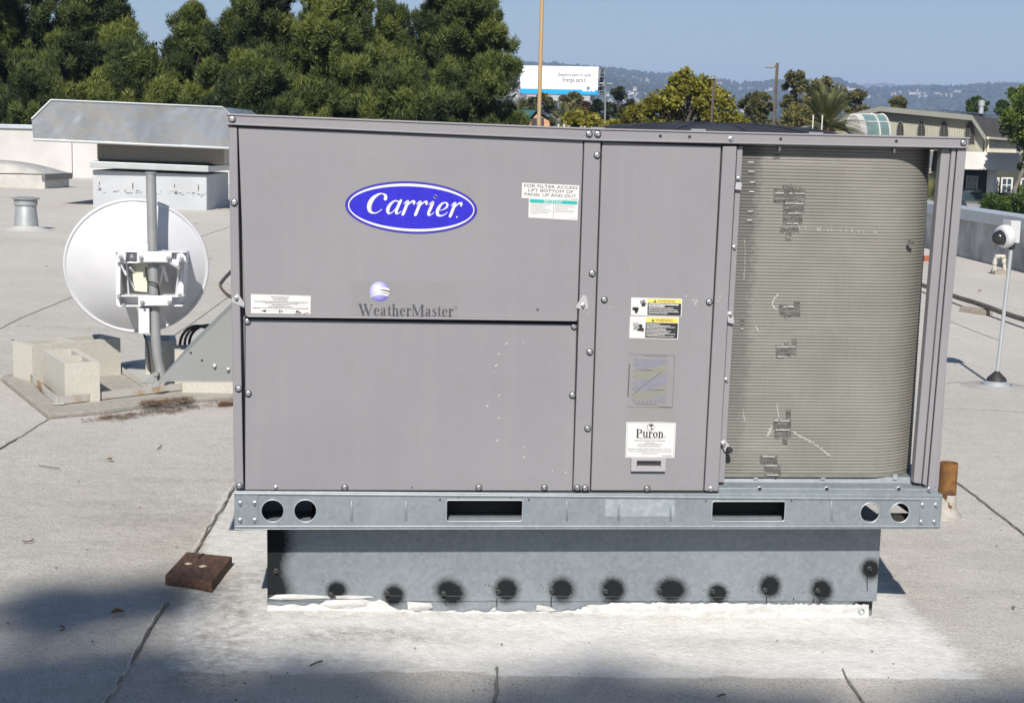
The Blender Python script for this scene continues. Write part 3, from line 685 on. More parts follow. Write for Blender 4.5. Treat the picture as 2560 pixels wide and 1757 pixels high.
for px, py, w, h, y in ((1715,740,4,4,-.0016),(1733,750,7,3,-.0016),(1738,760,4,8,-.0016),(1743,752,3,6,-.0016),(1795,752,5,4,-.0066),(1800,742,3,4,-.0066),(1803,734,2.5,2.5,-.0066),(1819,740,3,5,.003),(1525,768,4,2.5,-.0016),(1534,769,3,2,-.0016),(1510,767,3,1.5,-.0016),(1469,783,3,3,-.0066),(1460,778,4,2,-.0066),(1557,807,2,1.5,-.0016),(1735,856,1.5,2,-.0016),(1512,551,1.5,1.5,-.0016),(1538,1026,1.5,1.5,-.0016)):
    n = 9; b.add([at(px+w*math.cos(2*math.pi*i/n)*random.uniform(.5,1.1), py+h*math.sin(2*math.pi*i/n)*random.uniform(.5,1.1), y) for i in range(n)], [list(reversed(range(n)))])
obj('paint_splash', b, pmat('splash_faint', (.32,.315,.32), (.38,.375,.38), 80, .5, 0, 0), cp)
# ---- outdoor coil: rows of fins wrapped round the corner
def fin_mat():
    m, t, p = nodes('coil_fins')
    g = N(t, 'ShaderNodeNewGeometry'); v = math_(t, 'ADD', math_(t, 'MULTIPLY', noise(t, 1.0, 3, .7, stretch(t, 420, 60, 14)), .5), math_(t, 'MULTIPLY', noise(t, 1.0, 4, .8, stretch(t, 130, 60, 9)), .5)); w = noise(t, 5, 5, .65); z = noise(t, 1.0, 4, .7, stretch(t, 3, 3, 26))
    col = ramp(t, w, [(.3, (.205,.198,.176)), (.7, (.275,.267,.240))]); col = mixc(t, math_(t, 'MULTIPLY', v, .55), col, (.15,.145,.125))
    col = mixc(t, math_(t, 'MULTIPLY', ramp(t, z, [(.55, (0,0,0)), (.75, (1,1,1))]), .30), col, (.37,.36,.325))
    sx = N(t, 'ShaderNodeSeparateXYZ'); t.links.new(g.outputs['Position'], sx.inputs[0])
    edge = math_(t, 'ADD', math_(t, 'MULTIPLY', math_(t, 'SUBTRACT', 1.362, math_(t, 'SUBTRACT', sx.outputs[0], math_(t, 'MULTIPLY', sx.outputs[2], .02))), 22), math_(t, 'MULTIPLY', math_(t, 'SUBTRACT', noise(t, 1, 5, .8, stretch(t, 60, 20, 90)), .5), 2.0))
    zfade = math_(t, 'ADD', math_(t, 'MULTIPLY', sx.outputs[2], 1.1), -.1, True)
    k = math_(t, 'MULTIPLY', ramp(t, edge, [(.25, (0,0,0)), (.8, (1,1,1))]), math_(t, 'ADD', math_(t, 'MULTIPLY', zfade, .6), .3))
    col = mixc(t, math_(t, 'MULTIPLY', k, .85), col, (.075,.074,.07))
    t.links.new(col, p.inputs['Base Color']); p.inputs['Roughness'].default_value = .7; p.inputs['Metallic'].default_value = .1
    bump(t, p, v, .5, .002); return m
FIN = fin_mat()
coil_y, rad, pitch, zb, zt_ = .024, .17, .00845, .139, 1.03
def coil_path(off, lean=0.0):
    x0, xr = 1.296, 1.868+lean; P = []
    for i in range(13): P.append((x0+(xr-rad-x0)*i/12, coil_y, 0, -1))
    for i in range(1, 13):
        a = i/12*math.pi/2; P.append((xr-rad+rad*math.sin(a), coil_y+rad-rad*math.cos(a), math.sin(a), -math.cos(a)))
    for i in range(1, 6): P.append((xr, coil_y+rad+(.95-rad)*i/5, 1, 0))
    return [(x+nx_*off, y+ny_*off) for x, y, nx_, ny_ in P]
coil = empty('coil', (1.58, .1, .137)); coil.parent = unit; coil.matrix_parent_inverse = parent_world(unit).inverted()
prof = [(-.0010,.0000),(.0002,.0012),(.0007,.0030),(.0007,.0052),(.0002,.0070),(-.0010,.0083)]
b = B(); vs = []
for off, z in prof: vs += [(x, y, z) for x, y in coil_path(off)]
n = len(coil_path(0)); b.add(vs, [[j*n+i, j*n+i+1, (j+1)*n+i+1, (j+1)*n+i] for j in range(len(prof)-1) for i in range(n-1)])
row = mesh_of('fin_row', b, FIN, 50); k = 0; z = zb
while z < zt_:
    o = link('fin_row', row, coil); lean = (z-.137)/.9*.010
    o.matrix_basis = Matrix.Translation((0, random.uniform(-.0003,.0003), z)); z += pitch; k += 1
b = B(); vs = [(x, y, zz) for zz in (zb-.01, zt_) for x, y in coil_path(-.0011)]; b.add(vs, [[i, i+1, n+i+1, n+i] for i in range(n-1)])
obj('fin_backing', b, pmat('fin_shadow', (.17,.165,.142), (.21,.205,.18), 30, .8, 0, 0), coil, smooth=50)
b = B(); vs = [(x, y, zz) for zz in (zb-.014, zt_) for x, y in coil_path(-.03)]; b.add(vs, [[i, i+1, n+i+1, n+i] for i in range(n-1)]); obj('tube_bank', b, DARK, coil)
def bent_mat():
    m, t, p = nodes('bent_fins'); n_ = noise(t, 1, 5, .8, stretch(t, 500, 100, 60)); w = noise(t, 1, 4, .7, stretch(t, 30, 30, 170))
    col = ramp(t, math_(t, 'ADD', math_(t, 'MULTIPLY', n_, .5), math_(t, 'MULTIPLY', w, .5)), [(.38, (.055,.053,.045)), (.52, (.14,.135,.118)), (.66, (.30,.29,.26))])
    t.links.new(col, p.inputs['Base Color']); p.inputs['Roughness'].default_value = .5; p.inputs['Metallic'].default_value = .35; bump(t, p, w, .6, .004); return m
# flattened patches of fins with the bare tubes showing
BENT = bent_mat(); TUBE = pmat('bare_tube', (.62,.62,.60), (.45,.45,.43), 60, .35, .7, 0)
yf = coil_y-.0013
def patch(x0, y0, x1, y1, tubes):
    b = B(); x = x0-random.uniform(0, 3); hh = y1-y0; k = 0
    while x < x1+1:
        w = random.uniform(1.2, 5.0); t0 = y0+random.gauss(0, .06)*hh; t1 = y1+random.gauss(0, .07)*hh
        if random.random() < .18: t1 += random.uniform(.1,.35)*hh
        if random.random() < .12: t0 -= random.uniform(.1,.3)*hh
        e = yf-.00003*(k % 9); b.add([at(x,t1,e), at(x+w,t1+random.uniform(-1,1),e), at(x+w,t0+random.uniform(-1,1),e), at(x,t0,e)], [(0,1,2,3)]); x += w*.96; k += 1
    pa = obj('bent_fin_patch', b, BENT, coil)
    for ty, a, c in tubes:
        b = B(); p, q = at(x0+(x1-x0)*a, ty, yf-.0015), at(x0+(x1-x0)*c, ty, yf-.0015); b.tube([p, q], .0016, 8); obj('tube', b, TUBE, pa)
patch(1936,472.5,2013,506,((483.5,.02,.30),(484,.48,.58),(484.5,.68,.98))); patch(1960,508.5,2009.5,532,((509,.05,.48),(509.5,.55,.98)))
patch(1959,535,2004,556,((534,.25,.55),(534,.6,.98))); patch(1953,567,1996,580.5,((559,.3,.6),(559.5,.7,.95))); patch(1967,463,1981,474,()); patch(1965,583,1973,601,())
patch(1951,769,1998,791,((767,.15,.3),(767.5,.4,.7))); patch(1951,761,1962,768,()); patch(1985,752,1998,767,())
patch(1940,864,1989,888,((867.5,.03,.97),(892,.05,.4))); patch(1982,846,1990,861,())
patch(1934,1049,1975.5,1073,((1051,.0,.3),(1052,.4,.95))); patch(1938,1077,1975,1092,((1074.5,.02,.98),)); patch(1957,1094,1966,1112,()); patch(1966,1024,1976,1047,())
patch(1902,1139,1941,1160,((1141,.1,.9),)); patch(1913,1164,1949,1186,((1163.5,.02,.8),(1187,.1,.9))); patch(1852,800,1858,812,((822,.0,1.0),))
patch(1933,387,1946,398,()); patch(2271,600,2282,613,())
for px, py in ((1873,407),(1874,430),(1876,457),(1875,481),(1872,530),(1870,552)): patch(px-4, py-3, px+12, py+5, ((py-1,.1,.9),))
# pale scuffs where fins were brushed flat
SCUFF = pmat('scuffed_fins', (.42,.41,.375), (.34,.33,.30), 90, .5, 0, 0)
b = B()
def scuff(P, w):
    C = catmull(P, 7); n_ = len(C)
    for i, (q0, q1) in enumerate(zip(C[:-1], C[1:])):
        for _ in range(4):
            t = random.random(); c = q0+(q1-q0)*t + rng.normal(0, w*.22, 2); a, h = random.uniform(.3,.9)*max(1.0, w*.30), random.uniform(.8,2.2)
            e = yf-.0003-.000004*(len(b.f) % 180); b.add([at(c[0]-a,c[1]+h,e), at(c[0]+a,c[1]+h*.6,e), at(c[0]+a,c[1]-h,e), at(c[0]-a,c[1]-h*.6,e)], [(0,1,2,3)])
scuff([(1984,1079),(2006,1094),(2030,1105),(2054,1124),(2078,1141)], 7); scuff([(1930,1068),(1924,1078),(1920,1090)], 8); scuff([(1942,1010),(1944,1025),(1947,1045)], 3)
scuff([(1946,735),(1936,748),(1931,762),(1940,774)], 6); scuff([(1890,815),(1895,830)], 5); scuff([(1861,600),(1863,650),(1859,700)], 2.2); scuff([(1858,1025),(1861,1052)], 2)
for i in range(16):
    px = random.uniform(1995, 2200); scuff([(px, 563+.07*(px-1995)+random.uniform(-4,6)), (px+.5, 574+.05*(px-1995))], 1.2)
obj('scuff', b, SCUFF, coil)
# condenser base pan under the coil
b = B(); pts = [at(1797,1210,.005), at(2296,1217,.005), at(2283,1201,.10), at(1811,1199,.06)]
x0, x1 = 1.28, 1.885
b.add([(x0,-.004,.083),(x1,-.004,.081),(x1,-.004,.104),(x0,-.004,.106),(x1,.03,.112),(x0,.03,.114),(x1,.035,.128),(x0,.035,.128),(x1,1.15,.128),(x0,1.15,.128)], [(0,1,2,3),(3,2,4,5),(5,4,6,7),(7,6,8,9)])
pan = obj('base_pan', b, GALV, unit, bevel=.002)
b = B(); vs = [(x, y, zz) for zz in (.1282, .1392) for x, y in coil_path(-.004)]; b.add(vs, [[i, i+1, n+i+1, n+i] for i in range(n-1)]); obj('coil_gap', b, RUBBER, pan)  # black strip stands in for the dark gap below the coil
for px in (1899,2067,2247):
    b = B(); c = at(px, 1222, -.0052); b.tube([c+Vector((0,-.001,0)), c+Vector((0,.002,0))], .0042, 12); obj('notch', b, INK, pan)
    b = B(); b.tube([c+Vector((.0065*math.cos(a), -.001, .0065*math.sin(a))) for a in np.linspace(0, math.pi, 9)]+[c+Vector((-.0065,-.001,-.004))], .0012, 6); obj('notch_edge', b, GALV2, pan)
    b = B(); c = at(px-10, 1202, .03); b.box(c.x-.006, c.x+.006, .028, .04, .122, .136); obj('clip', b, GALV2, pan)

# ---- base rail with lifting holes and fork slots
yr = -.014
P0, P1, P2, P3 = at(587,1316,yr), at(2347,1316,yr), at(2352,1243,yr), at(586,1231,yr)
def rxz(px, py): p = at(px, py, yr); return (p.x, p.z)
outer = [rxz(*p) for p in ((588,1316),(2347,1316),(2352,1247),(1470,1240),(586.5,1232.5))]
def circ(px, py, rp):
    c = rxz(px, py); r = rp*.00103; return [(c[0]+r*math.cos(2*math.pi*i/32), c[1]+r*math.sin(2*math.pi*i/32)) for i in range(32)]
def slot(x0, y0, x1, y1, r=.006):
    a = rxz(x0, y1); c = rxz(x1, y0); out = []
    for cx, cz, a0 in ((c[0]-r, c[1]-r, 0), (a[0]+r, c[1]-r, 90), (a[0]+r, a[1]+r, 180), (c[0]-r, a[1]+r, 270)):
        for k in range(5): t = math.radians(a0+k*22.5); out.append((cx+r*math.cos(t), cz+r*math.sin(t)))
    return out
HOLES = [circ(681.5,1276.5,29), circ(763.5,1276.5,29), circ(2174.5,1281,26.5), circ(2249,1281,26.5), slot(1115,1249.5,1307.5,1302), slot(1778,1252.5,1964,1302)]
vs, fs = curve_plate([outer]+[list(reversed(h)) for h in HOLES], .003)
rail = B(); rail.add([(v[0], yr+v[2], v[1]) for v in vs], fs); br = obj('base_rail', rail, GALV, unit)
b = B(); za = at(1400,1238,yr).z
b.box(.006, 1.896, yr, .035, -.0045, -.001); b.box(.006, 1.896, yr+.002, .03, za-.006, za+.004)
for xa in (.006, 1.893): b.box(xa, xa+.003, yr+.003, 1.18, -.001, za)
b.box(.006, 1.896, 1.177, 1.18, -.001, za); b.box(.03, 1.772, -.008, 1.1, -.0035, -.0005); b.box(.03, 1.80, .09, 1.1, za-.01, za-.004); b.box(1.70, 1.772, .30, .31, 0, za-.01); b.box(.03, .20, .16, .165, 0, za-.01); b.box(.06, .20, .02, .08, .002, .009); obj('rail_flange', b, GALV, br, bevel=.0015)  # includes a bottom plate added to block sun leaking through the holes
b = B(); b.tube([at(586.5,1233,yr-.001), at(1470,1240.5,yr-.001), at(2351,1247.5,yr-.001)], .0042, 10); obj('rolled_edge', b, GALV, br, smooth=60)
b = B(); b.tube([at(588,1315.5,yr-.001), at(2347,1315.5,yr-.001)], .0032, 10); obj('rolled_edge', b, GALV, br, smooth=60)
b = B(); b.tube([at(586.5,1229,-.006), at(1470,1235,-.006), at(2345,1240,-.006)], .0035, 8); obj('rolled_edge', b, GALV, br, smooth=60)
for h in HOLES:                                                    # turned-in rims
    b = B(); b.tube([(x, yr-.0005, z) for x, z in h]+[(h[0][0], yr-.0005, h[0][1])], .0022, 6, False); obj('rim', b, GALV2, br, smooth=60)
for c in HOLES[4:]:                                                # fork pocket plates seen through the slots
    xs = [p[0] for p in c]; b = B(); b.box(min(xs)-.02, max(xs)+.02, .03, 1.1, .010, .016); obj('fork_pocket', b, GALV, br); b = B(); b.box(min(xs)-.03, max(xs)+.03, .075, .08, .0165, .078); obj('pocket_shade', b, DARK, br)  # dark plate paints in the shade at the back of each slot
EMB = GALV
for px in (878.7, 1015, 1417, 1546, 1676, 2079):
    b = B(); p, q = at(px,1251,yr-.0012), at(px+.5,1302,yr-.0012); b.tube([p, p.lerp(q,.03), p.lerp(q,.97), q], [.0008,.0030,.0030,.0008], 8); obj('stiffener', b, EMB, br, smooth=60)
for px, py, s_ in ((1100,1249,.9),(1322,1249,.9),(1145.5,1244.5,.45),(1278,1244.5,.45),(1765,1251.5,.8),(1979,1251.5,.8),(1808.5,1248,.45),(1936,1248,.45)):
    o = link('hole', HM, br); o.matrix_basis = Matrix.Translation(at(px, py, yr-.0022)) @ Matrix.Scale(.7*s_, 4)
for pts, sc_ in ((((587,1317.5),(645.5,1316.5),(645.5,1236),(585.5,1234)), ((600.5,1257.5),(636.5,1257.5),(600.5,1300),(636.5,1300.5))), (((2299,1315.5),(2349.5,1315.5),(2352.5,1251),(2301,1250)), ((2307,1262.5),(2340,1262.5),(2303.5,1304.5),(2336,1304)))):
    b = B(); b.prism([at(*p, yr-.0035) for p in pts], (0,.003,0)); cb = obj('corner_plate', b, GALV, br, bevel=.0012)
    for s_ in sc_: screw(*s_, yr-.0036, SM2, cb)
c_ = HOLES[3]; xs = [p[0] for p in c_]; zs_ = [p[1] for p in c_]; b = B(); b.prism([(min(xs)-.004,.03,max(zs_)+.01), (max(xs)+.02,.03,min(zs_)+.012), (max(xs)+.02,.03,max(zs_)+.02)], (0,.02,0)); b.box(min(xs)-.01, max(xs)+.02, .03, .05, min(zs_)-.012, min(zs_)+.010); obj('cross_member', b, DARK, br)
FL = Frame((1513,1247), (1687,1248), (1686,1291), (1512,1290), yr-.0018)
b = B(); f_rect(b, FL, 0, 0, 1, 1, .0003)
wl = pmat('worn_label', (.265,.30,.32), (.33,.36,.375), 45, .6, .05, 0, lo=.45, hi=.62)
obj('worn_label', b, wl, br)

# ---- fan guard on the top
fan = empty('fan_guard', (1.43, .60, 1.045)); fan.parent = unit; fan.matrix_parent_inverse = parent_world(unit).inverted()
fc = Vector((1.37, .60, 1.040))
b = B(); prf = [(.37,.0),(.375,.004),(.355,.010),(.30,.018),(.22,.025),(.12,.030),(.04,.031)]
for i in range(26):
    r = .035 + .34*i/25; z = np.interp(r, [p[0] for p in reversed(prf[1:])], [p[1] for p in reversed(prf[1:])]); pts = [fc+Vector((r*math.cos(a), r*math.sin(a), z)) for a in np.linspace(0, 2*math.pi, 41)]
    b.tube(pts, .0022, 5, False)
obj('ring_wires', b, BLACKW, fan, smooth=60)
b = B()
for k in range(12):
    a = k*math.pi/6; b.tube([fc+Vector((r*math.cos(a), r*math.sin(a), z+.003)) for r, z in prf[1:]], .003, 5)
obj('spokes', b, BLACKW, fan, smooth=60)
b = B(); M = Matrix.Translation(fc); b.lathe([(.385,-.004),(.385,.006),(.37,.008),(.365,-.004)], 48, M); obj('rim', b, BLACKW, fan, smooth=40)
b = B(); b.lathe([(.0001,.012),(.10,.014),(.34,.004)], 32, M); obj('fan_disc', b, DARK, fan, smooth=40)
for a in (200, 250, 300, 345):
    c = fc+Vector((.40*math.cos(math.radians(a)), .40*math.sin(math.radians(a)), 0)); b = B(); b.box(c.x-.02, c.x+.02, c.y-.012, c.y+.012, 1.038, 1.052); obj('clip', b, SCREW, fan)

# ---- fresh air hood on the left side: triangular end plate and sloping sheet
HOODP = pmat('hood_paint', (.27,.28,.275), (.235,.245,.24), 3, .5, .1, .1, 200)
yh = .22
a_, c_, d_ = at(581,768,yh), at(398,948.5,yh), at(592,950,yh)
b = B(); b.prism([c_, d_, Vector((d_.x,yh,a_.z)), a_], (0,.002,0)); hd = obj('air_hood', b, HOODP, unit, bevel=.001)
b = B(); b.add([a_, c_, c_+Vector((0,.7,0)), a_+Vector((0,.7,0))], [(0,1,2,3)]); obj('sloping_sheet', b, HOODP, hd)
b = B(); b.prism([c_+Vector((0,0,-.004)), d_+Vector((0,0,-.004)), d_, c_], (0,-.010,0)); obj('flange', b, HOODP, hd, bevel=.001)
b = B(); b.prism([c_+Vector((.02,.03,.0)), d_+Vector((0,.03,0)), Vector((d_.x,yh+.03,a_.z-.01)), a_+Vector((.01,.03,-.01))], (0,.65,0)); obj('filter_box', b, DARK, hd)
for px, py in ((477,882),(505,901)):
    o = link('hole', HM, hd); o.matrix_basis = Matrix.Translation(at(px, py, yh-.0006)) @ Matrix.Scale(.75, 4)
for px, py in ((536.5,916.5),(570.5,925)): screw(px, py, yh-.0003, SM2, hd)

# ================================================================== CURB
SMB = SM2.copy(); SMB.materials.clear(); SMB.materials.append(pmat('sprayed_screw', (.05,.05,.052), (.03,.03,.032), 90, .5, .1, 0)); SMB.materials.append(RUBBER)
curb = empty('roof_curb', (.93, .6, -.28), 'galvanised steel roof curb with black spray-paint spots, under the air conditioner', 'roof curb')
yc = .10
gx = np.arange(0, 1.0001, 1/230); gz = np.arange(0, 1.0001, 1/44)
TLc, TRc, BRc, BLc = at(667.5,1310,yc), at(2203,1314,yc), at(2191,1502,yc), at(669,1502,yc)
def spray_at(px, py):
    v = 0.0
    for cx, cy, rx, ry, a in ((835,1474,24,22,0),(974,1487,26,26,.5),(1112,1479,38,30,.5),(1251,1473,30,31,-.3),(1389,1473,31,30,.6),(1517,1474,31,32,.1),(1664,1474,38,31,0),(1782,1482,25,24,0),(1916,1464,27,29,.3),(2049,1474,27,30,-.6),(2176,1420,25,26,0)):
        dx_, dy_ = px-cx, py-cy; c, s = math.cos(a), math.sin(a); u, w = (c*dx_+s*dy_)/rx, (-s*dx_+c*dy_)/ry
        q = math.hypot(u, w); v = max(v, min(1, max(0, 1.45-.95*q)))
    dl = (px-668)/58; 
    if dl < 1.6 and py < 1500: v = max(v, min(1, max(0, 1.35-1.0*dl+ .12*math.sin(py/21))))
    return v
U_, V_ = np.meshgrid(gx, gz); pts = []; spr = []
for u, w in zip(U_.ravel(), V_.ravel()):
    p = TLc.lerp(TRc, u).lerp(BLc.lerp(BRc, u), w); pts.append(p[:]); px = 668+(2203-668)*u-(12*u*w); py = 1310+(1502-1310)*w; spr.append(spray_at(px, py))
nx_, nz_ = len(gx), len(gz); ii = np.arange(nx_*nz_).reshape(nz_, nx_); q4 = np.stack([ii[1:,:-1], ii[1:,1:], ii[:-1,1:], ii[:-1,:-1]], -1).reshape(-1, 4)
link('front_sheet', fast_mesh('front_sheet', np.array(pts), q4, CURBM, {'spray': np.array(spr)}, True), curb)
# lower sheet, lapped a little behind the upper one
T2, T3, B3, B2 = at(669,1488,yc+.004), at(2181,1494,yc+.004), at(2172,1570,yc+.004), at(671,1570,yc+.004)
pts = []; spr = []
for u, w in zip(U_.ravel(), V_.ravel()):
    p = T2.lerp(T3, u).lerp(B2.lerp(B3, u), w); pts.append(p[:]); px = 669+1512*u; py = 1488+80*w
    v = spray_at(px, py)
    v = max(v, min(1, max(0, 1.4-math.hypot((px-2160)/34, (py-1508)/16))))
    spr.append(v)
link('lower_sheet', fast_mesh('lower_sheet', np.array(pts), q4, CURBM, {'spray': np.array(spr)}, True), curb)
b = B(); b.hexa([(.084,.1005,-.36),(1.758,.106,-.36),(1.758,1.10,-.36),(.084,1.10,-.36),(.083,.1005,-.004),(1.771,.106,-.004),(1.771,1.10,-.004),(.083,1.10,-.004)])
b2 = B(); b2.add(b.v, [(1,2,6,5),(2,3,7,6),(3,0,4,7)]); obj('side_sheets', b2, GALV, curb)
b = B(); b.tube([at(669,1487.5,yc+.001), at(1400,1490,yc+.001), at(2181,1494,yc+.001)], .0012, 6); obj('lap_edge', b, pmat('lap_line', (.10,.11,.12), (.2,.21,.22), 30, .6, .2, 0), curb)
for px, py in ((827,1486.5),(968,1483),(1109,1483.5),(1246,1479),(1380,1477),(1513.5,1478),(1648.5,1476),(1782,1478),(1912,1474.5),(2044,1476),(2174,1421),(690,1427)):
    o = link('fastener', SMB, curb); o.matrix_basis = Matrix.Translation(at(px, py, yc-.0006)) @ Matrix.Scale(1.25, 4)
INKSP = pmat('black_spray', (.012,.013,.014), (.02,.02,.022), 40, .5, 0, 0)
b = B()
for px, y0, y1 in ((1378,1490,1529),(1242,1496,1516),(1984-.0,1494,1500),(1916,1490,1506),(2050,1494,1512),(2168,1438,1477),(1114,1505,1512),(2034,1494,1510)):
    w = 1.4; b.add([at(px-w,y0,yc-.0009), at(px+w,y0,yc-.0009), at(px+w*.7,y1,yc-.0009), at(px-w*.7,y1,yc-.0009)], [(3,2,1,0)])
for cx, cy in ((835,1474),(974,1487),(1112,1479),(1251,1473),(1389,1473),(1517,1474),(1664,1474),(1782,1482),(1916,1464),(2049,1474),(2176,1420)):
    for _ in range(14):
        a = random.uniform(0, 2*math.pi); q = random.uniform(24, 44); x, y = cx+q*math.cos(a), min(1500, cy+q*.85*math.sin(a)+4); r_ = random.uniform(.5, 1.5); l = r_*random.uniform(1, 2.6)
        b.add([at(x-r_,y,yc-.0010), at(x,y+l,yc-.0010), at(x+r_,y,yc-.0010), at(x,y-r_,yc-.0010)], [(0,1,2,3)])
tag(obj('spray_run', b, INKSP, curb), kind='stuff')
# white sealant troweled along the foot of the curb
def mastic_mat():
    m, t, p = nodes('white_mastic'); n_ = noise(t, 1, 6, .75, stretch(t, 14, 40, 55)); col = ramp(t, n_, [(.36, (.56,.555,.54)), (.68, (.36,.36,.345))])
    t.links.new(col, p.inputs['Base Color']); p.inputs['Roughness'].default_value = .55; bump(t, p, noise(t, 28, 5, .7, stretch(t, .35, 1, 1)), .8, .008); return m
MASTIC = mastic_mat()
n = 240; vs = []
for i in range(n+1):
    px = 668+(2172-668)*i/n; u = i/n
    top = np.interp(px, [668,690,800,870,950,985,1000,1090,1200,1300,1400,1452,1475,1560,1700,2172], [1514,1512,1510,1502,1500,1516,1524,1528,1527,1528,1530,1522,1510,1508,1507,1511])
    top += random.uniform(-3.0, 2.0) if px > 1440 else 2.5*math.sin(px*.11)+random.uniform(-1,1)
    bot = 1545+u*22; 
    out = .002+.003*random.random()
    vs += [at(px, top, yc-.001), at(px, top+4, yc-out), at(px, (top+bot)/2, yc-out*1.4), at(px, bot-4, yc-.014-.004*random.random()), at(px, bot+8, yc-.045-.015*random.random())+Vector((0,0,-.004))]
b = B(); b.add(vs, [[i*5+k+1, (i+1)*5+k+1, (i+1)*5+k, i*5+k] for i in range(n) for k in range(4)]); obj('sealant', b, MASTIC, curb, smooth=70)
def dab(pts, thick=.004):
    b = B(); C = [at(*p, yc-.0015) for p in pts]; ctr = sum(C, Vector())/len(C)+Vector((0,-thick,0)); n_ = len(C)
    mid = [c.lerp(ctr, .3)+Vector((0,-thick*.8,0)) for c in C]
    b.add(C+mid+[ctr], [[i, (i+1) % n_, n_+(i+1) % n_, n_+i] for i in range(n_)] + [[n_+i, n_+(i+1) % n_, 2*n_] for i in range(n_)]); obj('sealant_dab', b, MASTIC, curb, smooth=70)
dab([(668,1496),(690,1486),(735,1484),(790,1487),(828,1490),(828,1496),(760,1497),(700,1499)]); dab([(838,1489),(870,1487),(925,1489),(936,1493),(880,1497),(842,1496)])
dab([(796,1512),(815,1500),(850,1498),(905,1496),(930,1502),(925,1515),(880,1522),(820,1520)], .006); dab([(1018,1503),(1050,1505),(1078,1507),(1082,1518),(1060,1527),(1020,1526)])
dab([(1342,1511),(1375,1516),(1392,1526),(1370,1530),(1340,1526)], .003); dab([(1225,1524),(1238,1516),(1241,1524),(1233,1531)], .003)
b = B(); c = at(2153.5,1528,yc-.006); b.tube([c+Vector((.008*math.cos(a), -.001, .008*math.sin(a))) for a in np.linspace(0, 2*math.pi, 17)], .0012, 6, False); obj('washer', b, GALV, curb)
# ================================================================== THINGS ON THE ROOF
BLOCKM = pmat('concrete_block', (.50,.485,.43), (.42,.405,.355), 90, .92, 0, .5, 160, .003, lo=.4, hi=.75)
def cinder_block(o, ux, L, Wd, Hh, label, holes=2):
    """hollow block: o = ground centre of one bottom corner, ux = unit vector along its length"""
    ux = Vector(ux).normalized(); uy = Vector((-ux.y, ux.x, 0)); t = .032
    outer = [(0,0),(L,0),(L,Wd),(0,Wd)]; hs = []; w = (L-t*(holes+1))/holes
    for k in range(holes):
        a = t+k*(w+t); hs.append([(a,t),(a,Wd-t),(a+w,Wd-t),(a+w,t)])
    vs, fs = curve_plate([outer]+hs, Hh)
    b = B(); b.add([o+ux*v[0]+uy*v[1]+Vector((0,0,v[2]+Hh/2)) for v in vs], fs)
    e = obj('cinder_block', b, BLOCKM); return tag(e, label, 'cinder block')
# walkway pad under the dish mount
PADM = pmat('felt_pad', (.36,.345,.305), (.28,.265,.23), 30, .92, 0, .6, 90, .004)
pad_pts = [on_roof(*p) for p in ((4,951),(58,936),(240,925),(420,915),(640,930),(640,996),(583,998.5),(420,1012),(260,1035),(123,1048))]
b = B(); b.prism([p+Vector((0,0,.022)) for p in pad_pts], (0,0,-.03)); tag(obj('roof_pad', b, PADM, bevel=.004), 'grey felt pad lying under the satellite dish frame', 'roof pad')
b = B(); b.tube([p+Vector((0,-.004,.004)) for p in (pad_pts[0], pad_pts[9], pad_pts[8], pad_pts[7], pad_pts[6], pad_pts[5])], .005, 5); pad = bpy.data.objects['roof_pad']; obj('edge_shade', b, SEAM, pad)  # dark tube draws in the shadow line along the pad's front edge
RUSTW = pmat('rusty_white_steel', (.50,.49,.46), (.40,.23,.09), 7, .6, .15, .3, 60, lo=.55, hi=.68)
mount = empty('mount_frame', on_roof(400,985), 'rust-stained steel angle frame weighed down by blocks on the roof pad', 'frame')
def angle(p, q, w=.035, side=1):
    a = on_roof(*p)+Vector((0,0,.026)); c = on_roof(*q)+Vector((0,0,.026)); t = (c-a).normalized(); s = Vector((-t.y, t.x, 0))*side
    b = B(); b.hexa([a, c, c+s*.004, a+s*.004]+[v+Vector((0,0,w)) for v in (a, c, c+s*.004, a+s*.004)])
    b.hexa([a+s*.004, c+s*.004, c+s*w, a+s*w]+[v+Vector((0,0,.004)) for v in (a+s*.004, c+s*.004, c+s*w, a+s*w)])
    return obj('angle_bar', b, RUSTW, mount)
angle((141,1026),(600,970)); angle((59,948),(141,1026)); angle((305,945),(372,990), .03)
b = B(); P = [on_roof(*p)+Vector((0,0,.034)) for p in ((310,944),(350,915),(460,978),(380,986))]; b.prism(P, (0,0,-.004)); obj('foot_plate', b, RUSTW, mount)
def top_block(FL, FR, BL, label, H=.19, dz=.012):
    """block given by three of its top corners"""
    fl, fr_, bl = (on_roof(*p, dz+H) for p in (FL, FR, BL)); ux = (fr_-fl); uy = (bl-fl); ux.z = uy.z = 0; Wd = ux.length; L = uy.length; ux.normalize(); uy = Vector((-ux.y, ux.x, 0))
    long_x = Wd > L; o = fl.copy(); o.z = roof_z(fl.x, fl.y)+dz
    if long_x: return cinder_block(o, ux, Wd, min(L, .22), H, label)
    uy = bl-fl; uy.z = 0; uy.normalize(); ux = Vector((uy.y, -uy.x, 0)); return cinder_block(o+ux*Wd, uy, L, Wd, H, label)
top_block((80,864), (301,848.5), (66,850), 'long cinder block lying behind the other, left of the satellite dish mast')
top_block((161,909), (244,904), (107,872.5), 'cinder block end-on in front, left of the satellite dish mast')
top_block((364,853), (440,852), (362,838), 'cinder block standing in shade right behind the foot of the dish mast')
top_block((437,876), (520,874), (434,862), 'pale cinder block half hidden behind the triangular air hood')
o = on_roof(456,992); o.z = roof_z(o.x, o.y)+.012; cinder_block(o, (1,.06,0), .42, .19, .19, 'low cinder block showing just beneath the air hood plate')
